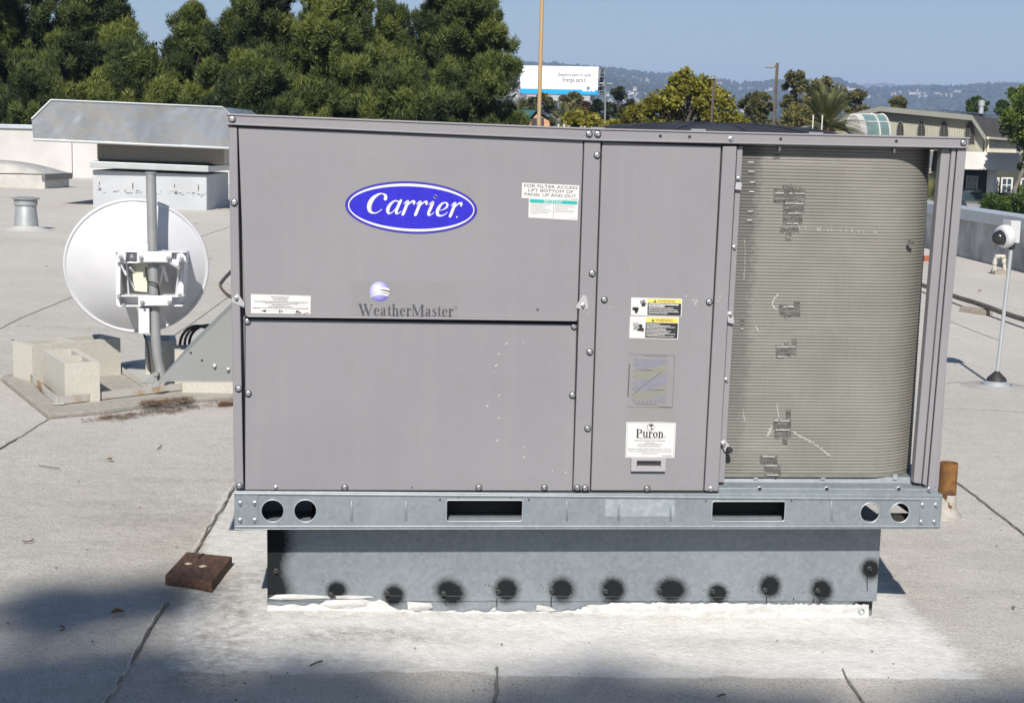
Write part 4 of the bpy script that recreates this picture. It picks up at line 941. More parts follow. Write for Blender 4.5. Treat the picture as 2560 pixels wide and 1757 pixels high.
# ---- satellite dish seen from behind
DISHW = pmat('dish_white', (.66,.665,.69), (.60,.605,.63), 5, .38, .1, .05, 60)
POLEG = pmat('grey_pole', (.33,.34,.34), (.28,.29,.29), 9, .5, .3, .1, 100)
CREAM = pmat('cream_plastic', (.62,.62,.50), (.55,.55,.43), 12, .5, 0, 0)
Yd = 3.62
dish = empty('satellite_dish', on_roof(400,968), 'round white satellite dish on a grey pole mast, seen from behind', 'satellite dish')
cD = at(341.5,667,Yd); rD = (at(518,667,Yd)-at(164.5,667,Yd)).length/2
axis = Vector((-.10, .96, .24)).normalized(); Mq = axis.to_track_quat('Z', 'Y').to_matrix().to_4x4(); MD = Matrix.Translation(cD) @ Mq
dep = .105; prof = [(.0001,-dep)]+[(rD*.985*k/14, -dep+dep*(k/14)**2) for k in range(1, 15)]
b = B(); b.lathe(prof+[(rD*.985, .004)]+[(rD*.97*k/14, -dep+.004+dep*(k/14)**2) for k in range(14, 0, -1)], 64, MD); obj('reflector', b, DISHW, dish, smooth=50)
b = B(); b.tube([MD @ Vector((rD*math.cos(a), rD*math.sin(a), .002)) for a in np.linspace(0, 2*math.pi, 65)], .009, 8, False); obj('rim', b, DISHW, dish, smooth=60)
Yp = 3.36
pts = [at(377,430,Yp), at(380,560,Yp), at(385,720,Yp), at(387.5,800,Yp), at(389.5,850,Yp), at(393,890,Yp), at(400,925,Yp), at(407,955,Yp)]
b = B(); b.tube(pts, .0235, 18); obj('mast', b, POLEG, dish, smooth=40)
b = B(); b.lathe([(.0235,-.01),(.0265,-.008),(.0265,.0)], 18, Matrix.Translation(pts[0])); b.lathe([(.0001,.001),(.0265,.001)], 18, Matrix.Translation(pts[0])); obj('mast_cap', b, POLEG, dish, smooth=30)
def dbox(name, p, Y0, Y1, mat=DISHW, bevel=.003, parent=dish):
    b = B(); b.prism([at(*q, Y0) for q in p], (0, Y1-Y0, 0)); return obj(name, b, mat, parent, bevel=bevel)
Yb = 3.30
dbox('clamp_bar', ((342,656),(427,656),(430,631),(342,629)), Yb, Yb+.012); dbox('clamp_bar', ((345,765),(429,764),(431,739),(345,740)), Yb, Yb+.012)
for (y0, y1, x0, x1) in ((629,657,288,466), (740,766,291,457)):
    dbox('channel_bar', ((x0,y1),(x1,y1-1),(x1,y0+1),(x0,y0)), 3.41, 3.418); dbox('channel_flange', ((x0,y0+1.5),(x1,y0+2.5),(x1,y0+.5),(x0,y0-.5)), 3.34, 3.44); dbox('channel_flange', ((x0+4,y1+1),(x1,y1),(x1,y1-2.5),(x0+4,y1-1.5)), 3.34, 3.44)
dbox('side_plate', ((290,762),(300,768),(302,640),(288,629)), 3.36, 3.60, bevel=.002); dbox('side_plate', ((440,760),(458,752),(462,634),(452,628)), 3.42, 3.60, bevel=.002)
dbox('bearing_plate', ((291,652),(313,660),(316,636),(312,629),(294,628)), Yb+.02, Yb+.03); dbox('bearing_plate', ((440,657),(466,656),(465,642),(455,632),(442,635)), Yb+.02, Yb+.03)
for p, q, rr in (((300,648),(338,726),.006),((316,652),(322,742),.005),((448,652),(440,745),.006),((404,660),(418,700),.012),((408,664),(398,715),.008),((325,668),(352,700),.007)):
    b = B(); b.tube([at(*p, 3.37), at(*q, 3.45)], rr, 8); obj('strut', b, DISHW, dish, smooth=50)
for p in ((297,740),(308,762),(449,738),(446,668),(330,640),(404,638)):
    b = B(); c = at(*p, 3.33); b.tube([c+Vector((0,.02,0)), c+Vector((0,-.012,0))], .009, 6); obj('bolt', b, SCREW, dish)
dbox('lock_plate', ((300,662),(313,690),(318,688),(306,658)), 3.34, 3.35); dbox('lock_plate', ((428,660),(446,668),(449,650),(430,648)), 3.31, 3.32); dbox('cover_plate', ((318,640),(330,628),(345,615),(360,611),(378,612),(400,622),(430,630),(430,640)), 3.45, 3.46, bevel=.002)
dbox('radio_box', ((338,728),(368,731),(368,690),(376,660),(362,656),(330,656),(332,700)), 3.40, 3.52, CREAM); dbox('radio_box', ((346,835),(374,834),(373,769),(346,769)), 3.32, 3.42)
for px, py in ((353,644),(421,645),(356,755),(424,755),(302,643),(454,647)):
    b = B(); c = at(px, py, Yb-.001); b.tube([c, c+Vector((0,-.03,0))], .006, 8); b.tube([c+Vector((0,.003,0)), c+Vector((0,-.008,0))], .011, 6); obj('bolt', b, SCREW, dish)
b = B(); c1 = [at(365,668,3.33), at(366,690,3.335), at(370,704,3.33), at(381,706,3.315), at(394,714,3.32), at(398,740,3.33)]
b.tube([Vector(c[:3]) for c in [np.array(q) for q in catmull([p[:] for p in c1], 5)]], .004, 6); obj('cable', b, RUBBER, dish, smooth=60)
b = B(); c1 = [at(360,836,3.36), at(368,860,3.36), at(372,890,3.38), at(376,930,3.40)]; b.tube([Vector(q) for q in catmull([p[:] for p in c1], 5)], .005, 6); obj('cable', b, RUBBER, dish, smooth=60)
dbox('foot_bracket', ((352,957),(385,960),(392,935),(388,928)), Yp-.05, Yp-.044, POLEG); dbox('foot_bracket', ((378,971),(398,968),(408,940),(398,950)), Yp-.09, Yp-.084, POLEG)
b = B(); c = at(389.5,935,Yp-.06); b.tube([c, c+Vector((0,.1,0))], .012, 10); obj('bolt', b, SCREW, dish)
# cable loop
b = B()
for k in range(3):
    o = .012*k; ctr = at(516,862+k*4,3.75); L = [ctr+Vector(((.085+o*.6)*math.cos(a)-.02*k, .03*math.sin(a*2+k)+.015*k, (.10+o*.5)*math.sin(a)+.0)) for a in np.linspace(-.6, math.pi+.6, 20)]; b.tube(L, .0075, 7)
tag(obj('cable_loop', b, RUBBER, smooth=60), 'loop of black cable beside the triangular air hood', 'cable')
# ---- big relief hood on its own curb
SHEET = pmat('hood_sheet', (.56,.555,.545), (.46,.455,.445), 1.2, .27, .8, .8, 1.0, .16)
SHEETD = pmat('throat_sheet', (.30,.275,.24), (.24,.22,.19), 2, .45, .4, .1, 20)
hood = empty('exhaust_hood', on_roof(380,525), 'large sheet-metal exhaust hood with sloped ends on a white curb', 'vent hood')
Yl, Yr = 19.7, 20.3
hy = lambda px: Yl+(Yr-Yl)*(px-79)/507
fr = [at(x, y, hy(x)) for x, y in ((83,349),(585,371.5),(586,297),(556,268),(128,250),(79,298))]
brc = at(656,287,22.9); off = brc-at(586,297,Yr); off = Vector((off.x, off.y, 0.0))
bk = [p+off for p in fr]
b = B(); b.add(fr+bk, [[0,1,2,3,4,5],[11,10,9,8,7,6],[1,7,8,2],[2,8,9,3],[4,10,11,5],[5,11,6,0]]); hs = obj('shell', b, SHEET, hood)
ctr = (fr[3]+fr[4]+bk[3]+bk[4])/4+Vector((0,0,.03)); b = B(); b.add([fr[3],fr[4],bk[4],bk[3],ctr], [[0,4,1],[1,4,2],[2,4,3],[3,4,0]]); obj('crown', b, SHEET, hood)
for e, (i, j) in enumerate(((0,1),(3,4),(4,5),(2,3))):
    b = B(); b.tube([fr[i]+Vector((0,-.012,0)), fr[j]+Vector((0,-.012,0))], .022 if e == 0 else .014, 8); obj('edge_flange', b, GALV2, hs, smooth=60)
b = B(); A, Bp = at(242,402,20.45), at(560,412,20.85); dn = off.normalized()*1.5; h1 = 1.0
b.hexa([A, Bp, Bp+dn, A+dn, A+Vector((0,0,.5)), Bp+Vector((0,0,.5)), Bp+dn+Vector((0,0,.5)), A+dn+Vector((0,0,.5))]); obj('throat', b, SHEETD, hood, bevel=.03)
def hbox(name, p, q, y0, y1, depth, z_lo, mat, bevel=.01):
    A, Bp = at(*p, y0), at(*q, y1); dn = off.normalized()*depth; z0a, z0b = (A.z-z_lo, Bp.z-z_lo) if z_lo else (roof_z(A.x,0)-.05, roof_z(Bp.x,0)-.05)
    b = B(); b.hexa([(A.x,A.y,z0a),(Bp.x,Bp.y,z0b),(Bp.x+dn.x,Bp.y+dn.y,z0b),(A.x+dn.x,A.y+dn.y,z0a),A,Bp,Bp+dn,A+dn]); return obj(name, b, mat, hood, bevel=bevel)
hbox('flange', (224,403), (521,415), 20.05, 20.4, 2.0, .10, GALV2)
WCURB = pmat('coated_curb', (.48,.50,.525), (.41,.43,.45), 2.5, .6, .1, .2, 12)
hbox('curb', (231,425), (517,437), 20.2, 20.5, 1.8, 0, WCURB, .015)
F = Frame((231,412), (516.5,424), (516.5,525), (231,518), 20.12); F.p[1].y = F.p[2].y = 20.42
b = B()
for i in range(46):
    u = random.random()*.98; v = .50+.03*u+random.uniform(-.04,.05); h = random.uniform(.008,.03)
    f_rect(b, F, u, v, u+random.uniform(.01,.035), v+h, -.02+.0005*i)
for u in (.045,.33,.69,.90): f_ellipse(b, F, u, .40, .006, .09, -.02, 10)
obj('sealant', b, MASTIC, hood)
# ---- round vent pipe
VENTG = pmat('vent_grey', (.36,.375,.38), (.30,.315,.32), 12, .5, .3, .1, 60)
vp = on_roof(66,575); vent = empty('vent_pipe', vp, 'short grey tapered vent pipe with a flat cap, far left on the roof', 'vent pipe')
Yv = vp.y; s_ = (at(67,500,Yv)-at(66,500,Yv)).length
b = B(); M = Matrix.Translation(vp); zt2 = at(66,512,Yv).z-vp.z
b.lathe([(s_*33,-.03),(s_*31,.02),(s_*25,zt2),(s_*24,zt2+.01)], 28, M); obj('pipe', b, VENTG, vent, smooth=40)
b = B(); b.lathe([(s_*25,zt2-.02),(s_*29,zt2),(s_*29,zt2+s_*12),(s_*25,zt2+s_*13)], 28, M); obj('collar', b, VENTG, vent, smooth=40)
b = B(); b.lathe([(s_*28,zt2+s_*13),(s_*34,zt2+s_*14),(s_*35,zt2+s_*17),(s_*20,zt2+s_*20),(.0001,zt2+s_*21)], 28, M); obj('cap', b, VENTG, vent, smooth=40)
b = B(); b.lathe([(s_*31,.05),(s_*36,.035),(s_*62,.004),(s_*75,-.01)], 28, M); obj('flashing', b, MASTIC, vent, smooth=60)
# ---- skylight
sk = empty('skylight', at(60,455,27), 'low domed skylight with a dark curb at the far left by the wall', 'skylight')
Y1, Y2 = 26.2, 27.4; b = B(); p, q = at(-190,460,Y1), at(112,453,Y1); r_ = at(173,452,Y2); r0 = p+(r_-q)
zr1 = roof_z(-7,0)-.05; top = at(112,438,Y1).z
b.hexa([(p.x,p.y,zr1),(q.x,q.y,zr1),(r_.x,r_.y,zr1),(r0.x,r0.y,zr1),(p.x,p.y,top),(q.x,q.y,top),(r_.x,r_.y,top),(r0.x,r0.y,top)]); obj('curb', b, pmat('skylight_curb', (.5,.49,.46), (.4,.39,.37), 5, .8), sk, bevel=.01)
b = B(); e = (r_-q).normalized()*.0; b.hexa([(q.x-.05,q.y-.03,top-.10),(q.x+.02,q.y-.05,top-.10),(r_.x+.06,r_.y,top-.10),(r_.x,r_.y+.05,top-.10),(q.x-.05,q.y-.03,top+.02),(q.x+.02,q.y-.05,top+.02),(r_.x+.06,r_.y,top+.02),(r_.x,r_.y+.05,top+.02)]); obj('end_frame', b, pmat('dark_frame', (.13,.13,.13), (.18,.18,.18), 9, .5), sk)
n = 12; vs = []
hgt = at(0,401,26.8).z-top
for i in range(n+1):
    for j in range(n+1):
        u, v = i/n, j/n; c = p.lerp(q, u).lerp(r0.lerp(r_, u), v); bz = (1-(2*u-1)**2)**.8*(1-(2*v-1)**2)**.35*hgt*.95; vs.append((c.x, c.y, top+.02+bz))
b = B(); b.add(vs, [[i*(n+1)+j, (i+1)*(n+1)+j, (i+1)*(n+1)+j+1, i*(n+1)+j+1] for i in range(n) for j in range(n)]); obj('dome', b, pmat('acrylic_dome', (.50,.49,.45), (.40,.39,.36), 4, .3), sk, smooth=60)
# ---- brown wood block
WOODB = pmat('brown_wood', (.13,.06,.035), (.22,.11,.07), 1, .75, 0, .6, 60, .004)
def wood_mat(name, c1, c2, st):
    m, t, p_ = nodes(name); n_ = noise(t, 1, 6, .7, stretch(t, *st)); t.links.new(ramp(t, n_, [(.35, c1), (.7, c2)]), p_.inputs['Base Color']); p_.inputs['Roughness'].default_value = .8
    bump(t, p_, n_, .6, .004); return m
WOODB = wood_mat('brown_wood', (.055,.03,.02), (.15,.078,.05), (90,22,60))
wb = empty('wood_block', on_roof(480,1455), 'weathered brown wood offcut on the roof left of the curb', 'wood block')
tz = .032; T4 = [on_roof(*p, dz=tz) for p in ((412,1436),(529.5,1455),(581,1390),(466,1378))]
b = B(); n_ = 10; top = []; 
a_, c_, e_, g_ = T4
low = [Vector((v.x, v.y, roof_z(v.x,v.y)+.004)) for v in T4]
front = [a_.lerp(c_, i/n_)+Vector((0, -.004*math.sin(math.pi*i/n_), 0)) for i in range(n_+1)]; fl = [low[0].lerp(low[1], i/n_)+Vector((0,.006*math.sin(math.pi*i/n_),0)) for i in range(n_+1)]
back = [g_.lerp(e_, i/n_) for i in range(n_+1)]; bl_ = [low[3].lerp(low[2], i/n_) for i in range(n_+1)]
m = n_+1; vs = front+back+fl+bl_; fs = []
for i in range(n_): fs += [[i, i+1, m+i+1, m+i], [2*m+i, 2*m+i+1, i+1, i], [m+i, m+i+1, 3*m+i+1, 3*m+i]]
fs += [[n_, 2*m+n_, 3*m+n_, m+n_], [0, m, 3*m, 2*m]]; b.add(vs, fs); obj('block', b, WOODB, wb, bevel=.004)
for px, py, w in ((470,1409,.010),(507,1415,.011)):
    c = on_roof(px, py, dz=tz+.001); b = B(); n2 = 8; b.add([c+Vector((w*math.cos(2*math.pi*k/n2)*random.uniform(.6,1.3), w*.9*math.sin(2*math.pi*k/n2)*random.uniform(.6,1.3), 0)) for k in range(n2)]+[c+Vector((0,0,.005))], [[k, (k+1) % n2, n2] for k in range(n2)]); obj('glue_dab', b, pmat('dried_glue', (.55,.47,.36), (.45,.38,.3), 60, .7), wb)
b = B(); c = on_roof(508,1384,dz=tz+.002); b.tube([c, c+Vector((-.012,-.045,-.001))], [.003,.0012], 6); obj('split', b, INK, wb)
# ---- rusty pipe stub
RUST = pmat('rusty_steel', (.24,.115,.03), (.10,.05,.028), 16, .85, .1, .6, 120, .003, lo=.4, hi=.62)
rp = on_roof(2376,1292); pipe = empty('rusty_pipe', rp, 'short rusty open pipe stub right of the air conditioner', 'pipe')
pt = at(2372.5,1156,rp.y); pb = at(2371,1236,rp.y); ra = (at(2394.5,1160,rp.y)-at(2351,1160,rp.y)).length/2
M = Matrix.Translation((pt.x, pt.y, 0))
b = B(); b.lathe([(ra,rp.z),(ra,pt.z),(ra*.88,pt.z),(ra*.88,pt.z-.06),(.001,pt.z-.06)], 28, M); obj('tube', b, RUST, pipe, smooth=40)
b = B(); pr_ = [(ra*1.04,pb.z+.004),(ra*1.10,pb.z-.01),(ra*1.08,pb.z-.04),(ra*1.25,rp.z+.022),(ra*1.8,rp.z+.006),(ra*2.1,rp.z-.004)]; vs = []
for r_, z in pr_:
    for k in range(24): a = 2*math.pi*k/24; q = r_*(1+.10*math.sin(3*a+z*60)+random.uniform(-.04,.04)); vs.append((pt.x+q*math.cos(a), pt.y+q*math.sin(a), z))
b.add(vs, [[i*24+k, i*24+(k+1) % 24, (i+1)*24+(k+1) % 24, (i+1)*24+k] for i in range(len(pr_)-1) for k in range(24)]); obj('mastic_base', b, pmat('grey_mastic', (.42,.40,.36), (.30,.29,.26), 40, .8, 0, .9, 60, .008), pipe, smooth=60)
# ---- camera on a pole
cpb = on_roof(2490,968); CP = empty('camera_pole', cpb, 'thin metal pole on a round base carrying a box and security camera', 'pole')
Yc_ = cpb.y; M = Matrix.Translation(cpb); u_ = (at(2491,900,Yc_)-at(2490,900,Yc_)).length
b = B(); b.lathe([(u_*95,-.004),(u_*80,.006),(u_*40,.012),(u_*36,.016)], 40, M); obj('mastic_skirt', b, pmat('dark_mastic', (.33,.325,.305), (.40,.39,.37), 16, .8, 0, .4, 60), CP, smooth=60)
b = B(); b.lathe([(u_*36,.008),(u_*28,.03),(u_*20,.045)], 32, M); obj('base_flange', b, GALV2, CP, smooth=50)
b = B(); b.lathe([(u_*24,.04),(u_*22,.055),(u_*9,.085),(u_*5,.095)], 32, M); obj('rubber_boot', b, RUBBER, CP, smooth=50)
ptop = at(2529,612,Yc_); b = B(); b.tube([cpb+Vector((0,0,.05)), ptop], u_*4.6, 12); obj('pole', b, GALV2, CP, smooth=40)
b = B(); b.tube([ptop+Vector((0,0,-.03)), ptop+Vector((0,0,-.012)), ptop+Vector((0,0,.01))], [u_*5,u_*8,u_*8], 12); obj('connector', b, RUBBER, CP, smooth=40)
BOXG = pmat('box_grey', (.52,.53,.53), (.48,.49,.49), 14, .5, .05, 0)
b = B(); fr_ = [at(*p, Yc_-.04) for p in ((2524,606),(2549,608),(2553,553),(2529,551))]; b.prism(fr_, (-.012,.09,0)); obj('junction_box', b, BOXG, CP, bevel=.003)
sec = empty('security_camera', at(2505,592,Yc_-.02), 'white dome security camera fixed to the grey box on the pole', 'camera')
ax = Vector((-.93,-.30,-.22)).normalized(); cc = at(2516,590,Yc_+.0); MM = Matrix.Translation(cc) @ ax.to_track_quat('Z','Y').to_matrix().to_4x4(); R0 = u_*28
b = B(); b.lathe([(.001,-.01),(R0*.95,-.01),(R0,.0),(R0*1.0,.016),(R0*.97,.02),(R0*.97,.028),(R0*.90,.036),(R0*.68,.042)], 32, MM); obj('housing', b, DISHW, sec, smooth=35)
b = B(); b.lathe([(R0*.66*math.cos(t), .040+R0*.85*math.sin(t)) for t in np.linspace(0, math.pi/2-.01, 10)], 28, MM); obj('dome', b, pmat('smoked_dome', (.03,.03,.032), (.04,.04,.04), 9, .08, .2, 0, spec=.6), sec, smooth=60)
# ---- gas pipe on wood support
GASM = pmat('dark_gas_pipe', (.09,.085,.075), (.14,.13,.115), 10, .7, .2, .2, 80)
g0 = on_roof(2312,733); g1 = on_roof(2574,826); b = B(); P = [g0.lerp(g1, i/8)+Vector((0,0,.07+.004*math.sin(i*1.7))) for i in range(-6, 13)]; b.tube(P, .021, 10)
tag(obj('gas_pipe', b, GASM, smooth=50), 'dark gas pipe running across the roof at the right', 'pipe')
GREYW = wood_mat('grey_timber', (.24,.205,.165), (.36,.32,.27), (20,50,50))
for px, py, lab in ((2418,781,'weathered timber block supporting the dark gas pipe'),):
    a = on_roof(2398,779); c = on_roof(2466,789); t = (c-a).normalized(); s_ = Vector((-t.y,t.x,0)); b = B(); L = (c-a).length*.98
    b.hexa([a, a+t*L, a+t*L+s_*.09, a+s_*.09]+[v+Vector((0,0,.046)) for v in (a, a+t*L, a+t*L+s_*.09, a+s_*.09)]); tag(obj('timber_block', b, GREYW, bevel=.004), lab, 'timber block')
# ---- condensate trap
PVC = pmat('aged_pvc', (.55,.53,.47), (.40,.38,.32), 20, .6); tp = on_roof(2502,686); Yt = tp.y
trap = empty('drain_trap', tp, 'small bent plastic drain trap near the right parapet', 'drain pipe')
u2 = (at(2501,660,Yt)-at(2500,660,Yt)).length
P = [at(2486,676,Yt), at(2487,662,Yt), at(2488,648,Yt), at(2491,642,Yt), at(2498,640,Yt), at(2506,641,Yt), at(2510,646,Yt), at(2511,662,Yt), at(2512,684,Yt)]
b = B(); b.tube(P, u2*4.2, 10); obj('tube', b, PVC, trap, smooth=50)
for i, p in enumerate(((2486,674),(2487,656),(2510,652),(2492,642),(2507,642))):
    c = at(*p, Yt); d_ = Vector((0,0,1)) if i < 3 else Vector((1,0,0)); b = B(); b.tube([c-d_*u2*5, c+d_*u2*5], u2*5.6, 10); obj('fitting', b, PVC, trap, smooth=40)
b = B(); c = tp+Vector((0,0,.0)); b.box(c.x-.10, c.x+.10, c.y-.06, c.y+.06, c.z-.01, c.z+.05); obj('support', b, GREYW, trap)
# ---- red brick
rb = on_roof(2326,653); b = B(); b.box(rb.x-.10, rb.x+.10, rb.y-.05, rb.y+.05, rb.z, rb.z+.065)
tag(obj('brick', b, pmat('red_brick', (.36,.11,.05), (.25,.07,.035), 14, .85, 0, .5, 60), bevel=.004), 'single red brick on the roof seen between coil and corner post', 'brick')
# ---- litter: leaves, twigs, pine needles
LEAF = pmat('dry_leaf', (.20,.09,.04), (.10,.05,.03), 40, .8, 0, 0); TWIG = pmat('twig', (.08,.06,.045), (.14,.11,.08), 40, .85, 0, 0); NEED = pmat('dry_needles', (.19,.09,.04), (.11,.065,.038), 9, .8, 0, 0)
def leaf(px, py, s, label, ang):
    c = on_roof(px, py, .008); b = B(); n = 7; L = []
    for i in range(n+1):
        t = i/n; w = s*.34*math.sin(math.pi*min(1, t*1.02))**.8; L.append((t*s-s/2, w, .004+.012*math.sin(t*3)*s*8*.1))
    vs = []
    for x, w, z in L: vs += [(x,-w,z+w*.5), (x,0,z), (x,w,z+w*.6)]
    R_ = Matrix.Translation(c) @ Matrix.Rotation(ang, 4, 'Z'); b.add([R_ @ Vector(v) for v in vs], [[i*3+k, i*3+k+1, (i+1)*3+k+1, (i+1)*3+k] for i in range(n) for k in range(2)])
    tag(obj('leaf', b, LEAF), label, 'leaf')
leaf(295,1534,.038,'curled brown leaf on the roof below the wood block, near the shadow edge',.4)
leaf(273,1151,.030,'small dry brown leaf alone on the sunlit roof at the left',-.5)
leaf(388,758,.07,'dark leaf scrap on the roof behind the dish',.3); leaf(2450,728,.05,'dark leaf scrap in front of the right parapet',.2)
def twig(pts, r, label):
    b = B(); P = [on_roof(*p, r+.006) for p in pts]; b.tube([Vector(q) for q in catmull([p[:] for p in P], 5)], r, 5); tag(obj('twig', b, TWIG), label, 'twig')
twig([(95,1163),(120,1166),(150,1171)], .0016, 'thin straight twig lying on the roof at the far left')
twig([(57,1352),(72,1353),(83,1348)], .0022, 'bent dark twig on the roof at the left edge')
twig([(150,1565),(160,1566),(158,1573),(150,1575)], .002, 'curled dark twig inside the shadow at the left')
twig([(393,1122),(399,1117),(404,1112)], .002, 'short dark twig in front of the roof pad')
twig([(775,1663),(790,1656),(806,1651)], .0022, 'short dark twig in the shade in front of the curb')
twig([(2532,1513),(2534,1518),(2538,1515)], .0018, 'tiny curled twig on the roof at the right edge')
twig([(1795,1739),(1806,1735),(1814,1736)], .0024, 'short dark twig at the bottom in the tree shadow')
twig([(576,678),(556,700),(550,712),(562,730),(578,742)], .010, 'curved dry vine lying behind the left edge of the machine')
vs = []; fs = []
def needles(px0, py0, px1, py1, n, spread, zoff=.004):
    for _ in range(n):
        t = random.random(); c = on_roof(px0+(px1-px0)*t+random.gauss(0,4), py0+(py1-py0)*t+random.gauss(0,spread), zoff+random.uniform(0,.010)); a = random.gauss(0, .9); l = random.uniform(.02,.05); w = .0014
        d_ = Vector((math.cos(a), math.sin(a), random.uniform(-.1,.1)))*l; s2 = Vector((-math.sin(a), math.cos(a), 0))*w; o = len(vs)
        vs.extend([(c-s2)[:], (c+s2)[:], (c+d_+s2)[:], (c+d_-s2)[:]]); fs.append([o,o+1,o+2,o+3])
needles(240,1042,450,1022,220,3); needles(350,1008,470,996,420,4,.028); needles(540,1010,585,1005,160,3); needles(200,1050,330,1040,80,3); needles(92,960,116,978,120,5,.03); needles(430,1020,580,1004,110,3)
b = B(); b.add(vs, fs); tag(obj('pine_litter', b, NEED), 'dry reddish pine needles gathered along the roof pad edge', 'pine needles', kind='stuff')
vs = []; fs = []
for _ in range(150):
    px, py = random.uniform(0,2560), random.uniform(1050,1757)**1
    if 560 < px < 2360 and py < 1600: continue
    c = on_roof(px, py, .004); r_ = random.uniform(.0015,.0045); o = len(vs); k = 5; a0 = random.random()*6
    pts = [(c.x+r_*math.cos(a0+i*2*math.pi/k)*random.uniform(.5,1.5), c.y+r_*math.sin(a0+i*2*math.pi/k)*random.uniform(.5,1.5), c.z+.001) for i in range(k)]
    vs.extend(pts+[(c.x, c.y, c.z+r_*.8)]); fs.extend([[o+i, o+(i+1) % k, o+k] for i in range(k)])
for _ in range(90):
    c = Vector((random.uniform(-6,8), random.uniform(3,30), 0)); c.z = roof_z(c.x, c.y)+.004; r_ = random.uniform(.004,.02); o = len(vs); k = 5
    vs.extend([(c.x+r_*math.cos(i*2*math.pi/k)*random.uniform(.5,1.5), c.y+r_*math.sin(i*2*math.pi/k)*random.uniform(.5,1.5), c.z) for i in range(k)]+[(c.x, c.y, c.z+r_*.5)]); fs.extend([[o+i, o+(i+1) % k, o+k] for i in range(k)])
b = B(); b.add(vs, fs); tag(obj('roof_grit', b, TWIG), 'scattered specks of dark grit and leaf crumbs on the roof', 'debris', kind='stuff')
# ================================================================== TREES
def leaf_mat(name, dark, mid, light, trans=.25, rough=.6):
    """foliage colour differs from clump to clump and leaf to leaf (attribute tint)"""
    m, t, p = nodes(name); a = attr(t, 'tint').outputs['Fac']
    col = ramp(t, a, [(0, dark), (.55, mid), (1, light)]); t.links.new(col, p.inputs['Base Color']); p.inputs['Roughness'].default_value = rough; p.inputs['Specular IOR Level'].default_value = .3
    out = [n for n in t.nodes if n.type == 'OUTPUT_MATERIAL'][0]; tr = t.nodes.new('ShaderNodeBsdfTranslucent'); t.links.new(col, tr.inputs[0])
    mx = t.nodes.new('ShaderNodeMixShader'); mx.inputs[0].default_value = trans; t.links.new(p.outputs[0], mx.inputs[1]); t.links.new(tr.outputs[0], mx.inputs[2]); t.links.new(mx.outputs[0], out.inputs[0]); return m
PINE = leaf_mat('pine_needles', (.022,.038,.018), (.075,.105,.032), (.19,.22,.05), .3)
YELLOWL = leaf_mat('yellowing_leaves', (.085,.085,.017), (.21,.20,.026), (.36,.32,.05), .3)
DARKL = leaf_mat('dark_leaves', (.018,.030,.014), (.035,.05,.022), (.06,.075,.03))
OLIVEL = leaf_mat('olive_leaves', (.045,.052,.022), (.125,.125,.045), (.25,.22,.07))
BROWNL = leaf_mat('brown_leaves', (.06,.035,.022), (.11,.06,.035), (.16,.10,.05))
GREENL = leaf_mat('green_leaves', (.03,.06,.014), (.07,.12,.02), (.16,.20,.03))
PALML = leaf_mat('palm_leaflets', (.06,.07,.03), (.15,.16,.06), (.28,.28,.11))
BARK = pmat('bark', (.11,.085,.065), (.06,.048,.038), 8, .9, 0, .6, 30, .02)

def scatter(centres, radii, per, size, wid, tint, up=.25, shell=.55, droop=0.0, seed=0, tri=False):
    """leaf or needle-spray faces through clump volumes -> verts, quads, tint"""
    r = np.random.default_rng(seed); n = len(centres); C = np.repeat(centres, per, 0); R = np.repeat(radii, per, 0); T = np.repeat(tint, per, 0)
    d = r.normal(size=(n*per, 3)); d /= np.linalg.norm(d, axis=1)[:, None]; rad = shell+(1-shell)*r.random(n*per)**.6
    P = C + d*R*rad[:, None]
    ax = d*np.array([1,1,.8]) + r.normal(scale=.55, size=d.shape) + np.array([0,0,up-droop]); ax /= np.linalg.norm(ax, axis=1)[:, None]
    sd = np.cross(ax, r.normal(size=ax.shape)); sd /= np.linalg.norm(sd, axis=1)[:, None]+1e-9
    L = (size*(.6+.8*r.random(n*per)))[:, None]; Wd = (wid*(.6+.8*r.random(n*per)))[:, None]
    v0 = P-ax*L*.5; v1 = P+sd*Wd*.5; v2 = P+ax*L*.5; v3 = P-sd*Wd*.5
    V = np.stack([v0, v1, v2, v3], 1).reshape(-1, 3); Q = np.arange(len(V)).reshape(-1, 4)
    if tri: V = np.stack([v0-sd*Wd*.5, v0+sd*Wd*.5, v2], 1).reshape(-1, 3); Q = np.arange(len(V)).reshape(-1, 3)
    depth = (rad-shell)/(1-shell)
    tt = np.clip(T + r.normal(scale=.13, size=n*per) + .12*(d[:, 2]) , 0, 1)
    return V, Q, np.repeat(tt, 3 if tri else 4)

def limbs(b, base, top, r0, tips, rs=.25):
    P = [base.lerp(top, i/6)+Vector((random.uniform(-.12,.12), random.uniform(-.12,.12), 0))*(0 if i in (0,) else 1) for i in range(7)]
    b.tube(P, [r0*(1-.8*i/6) for i in range(7)], 9); return P
def add_limb(b, P, tip, r):
    tip = Vector(tip); h = np.clip((tip.z-P[0].z)/max(.1, (P[-1].z-P[0].z))-.14, .05, .93)*6; i = int(h); s = P[i].lerp(P[min(i+1, 6)], h-i); m = s.lerp(tip, .55)+Vector((0, 0, -.12*(tip-s).length*.5)); b.tube([s, m, tip], [r, r*.6, r*.2], 5)

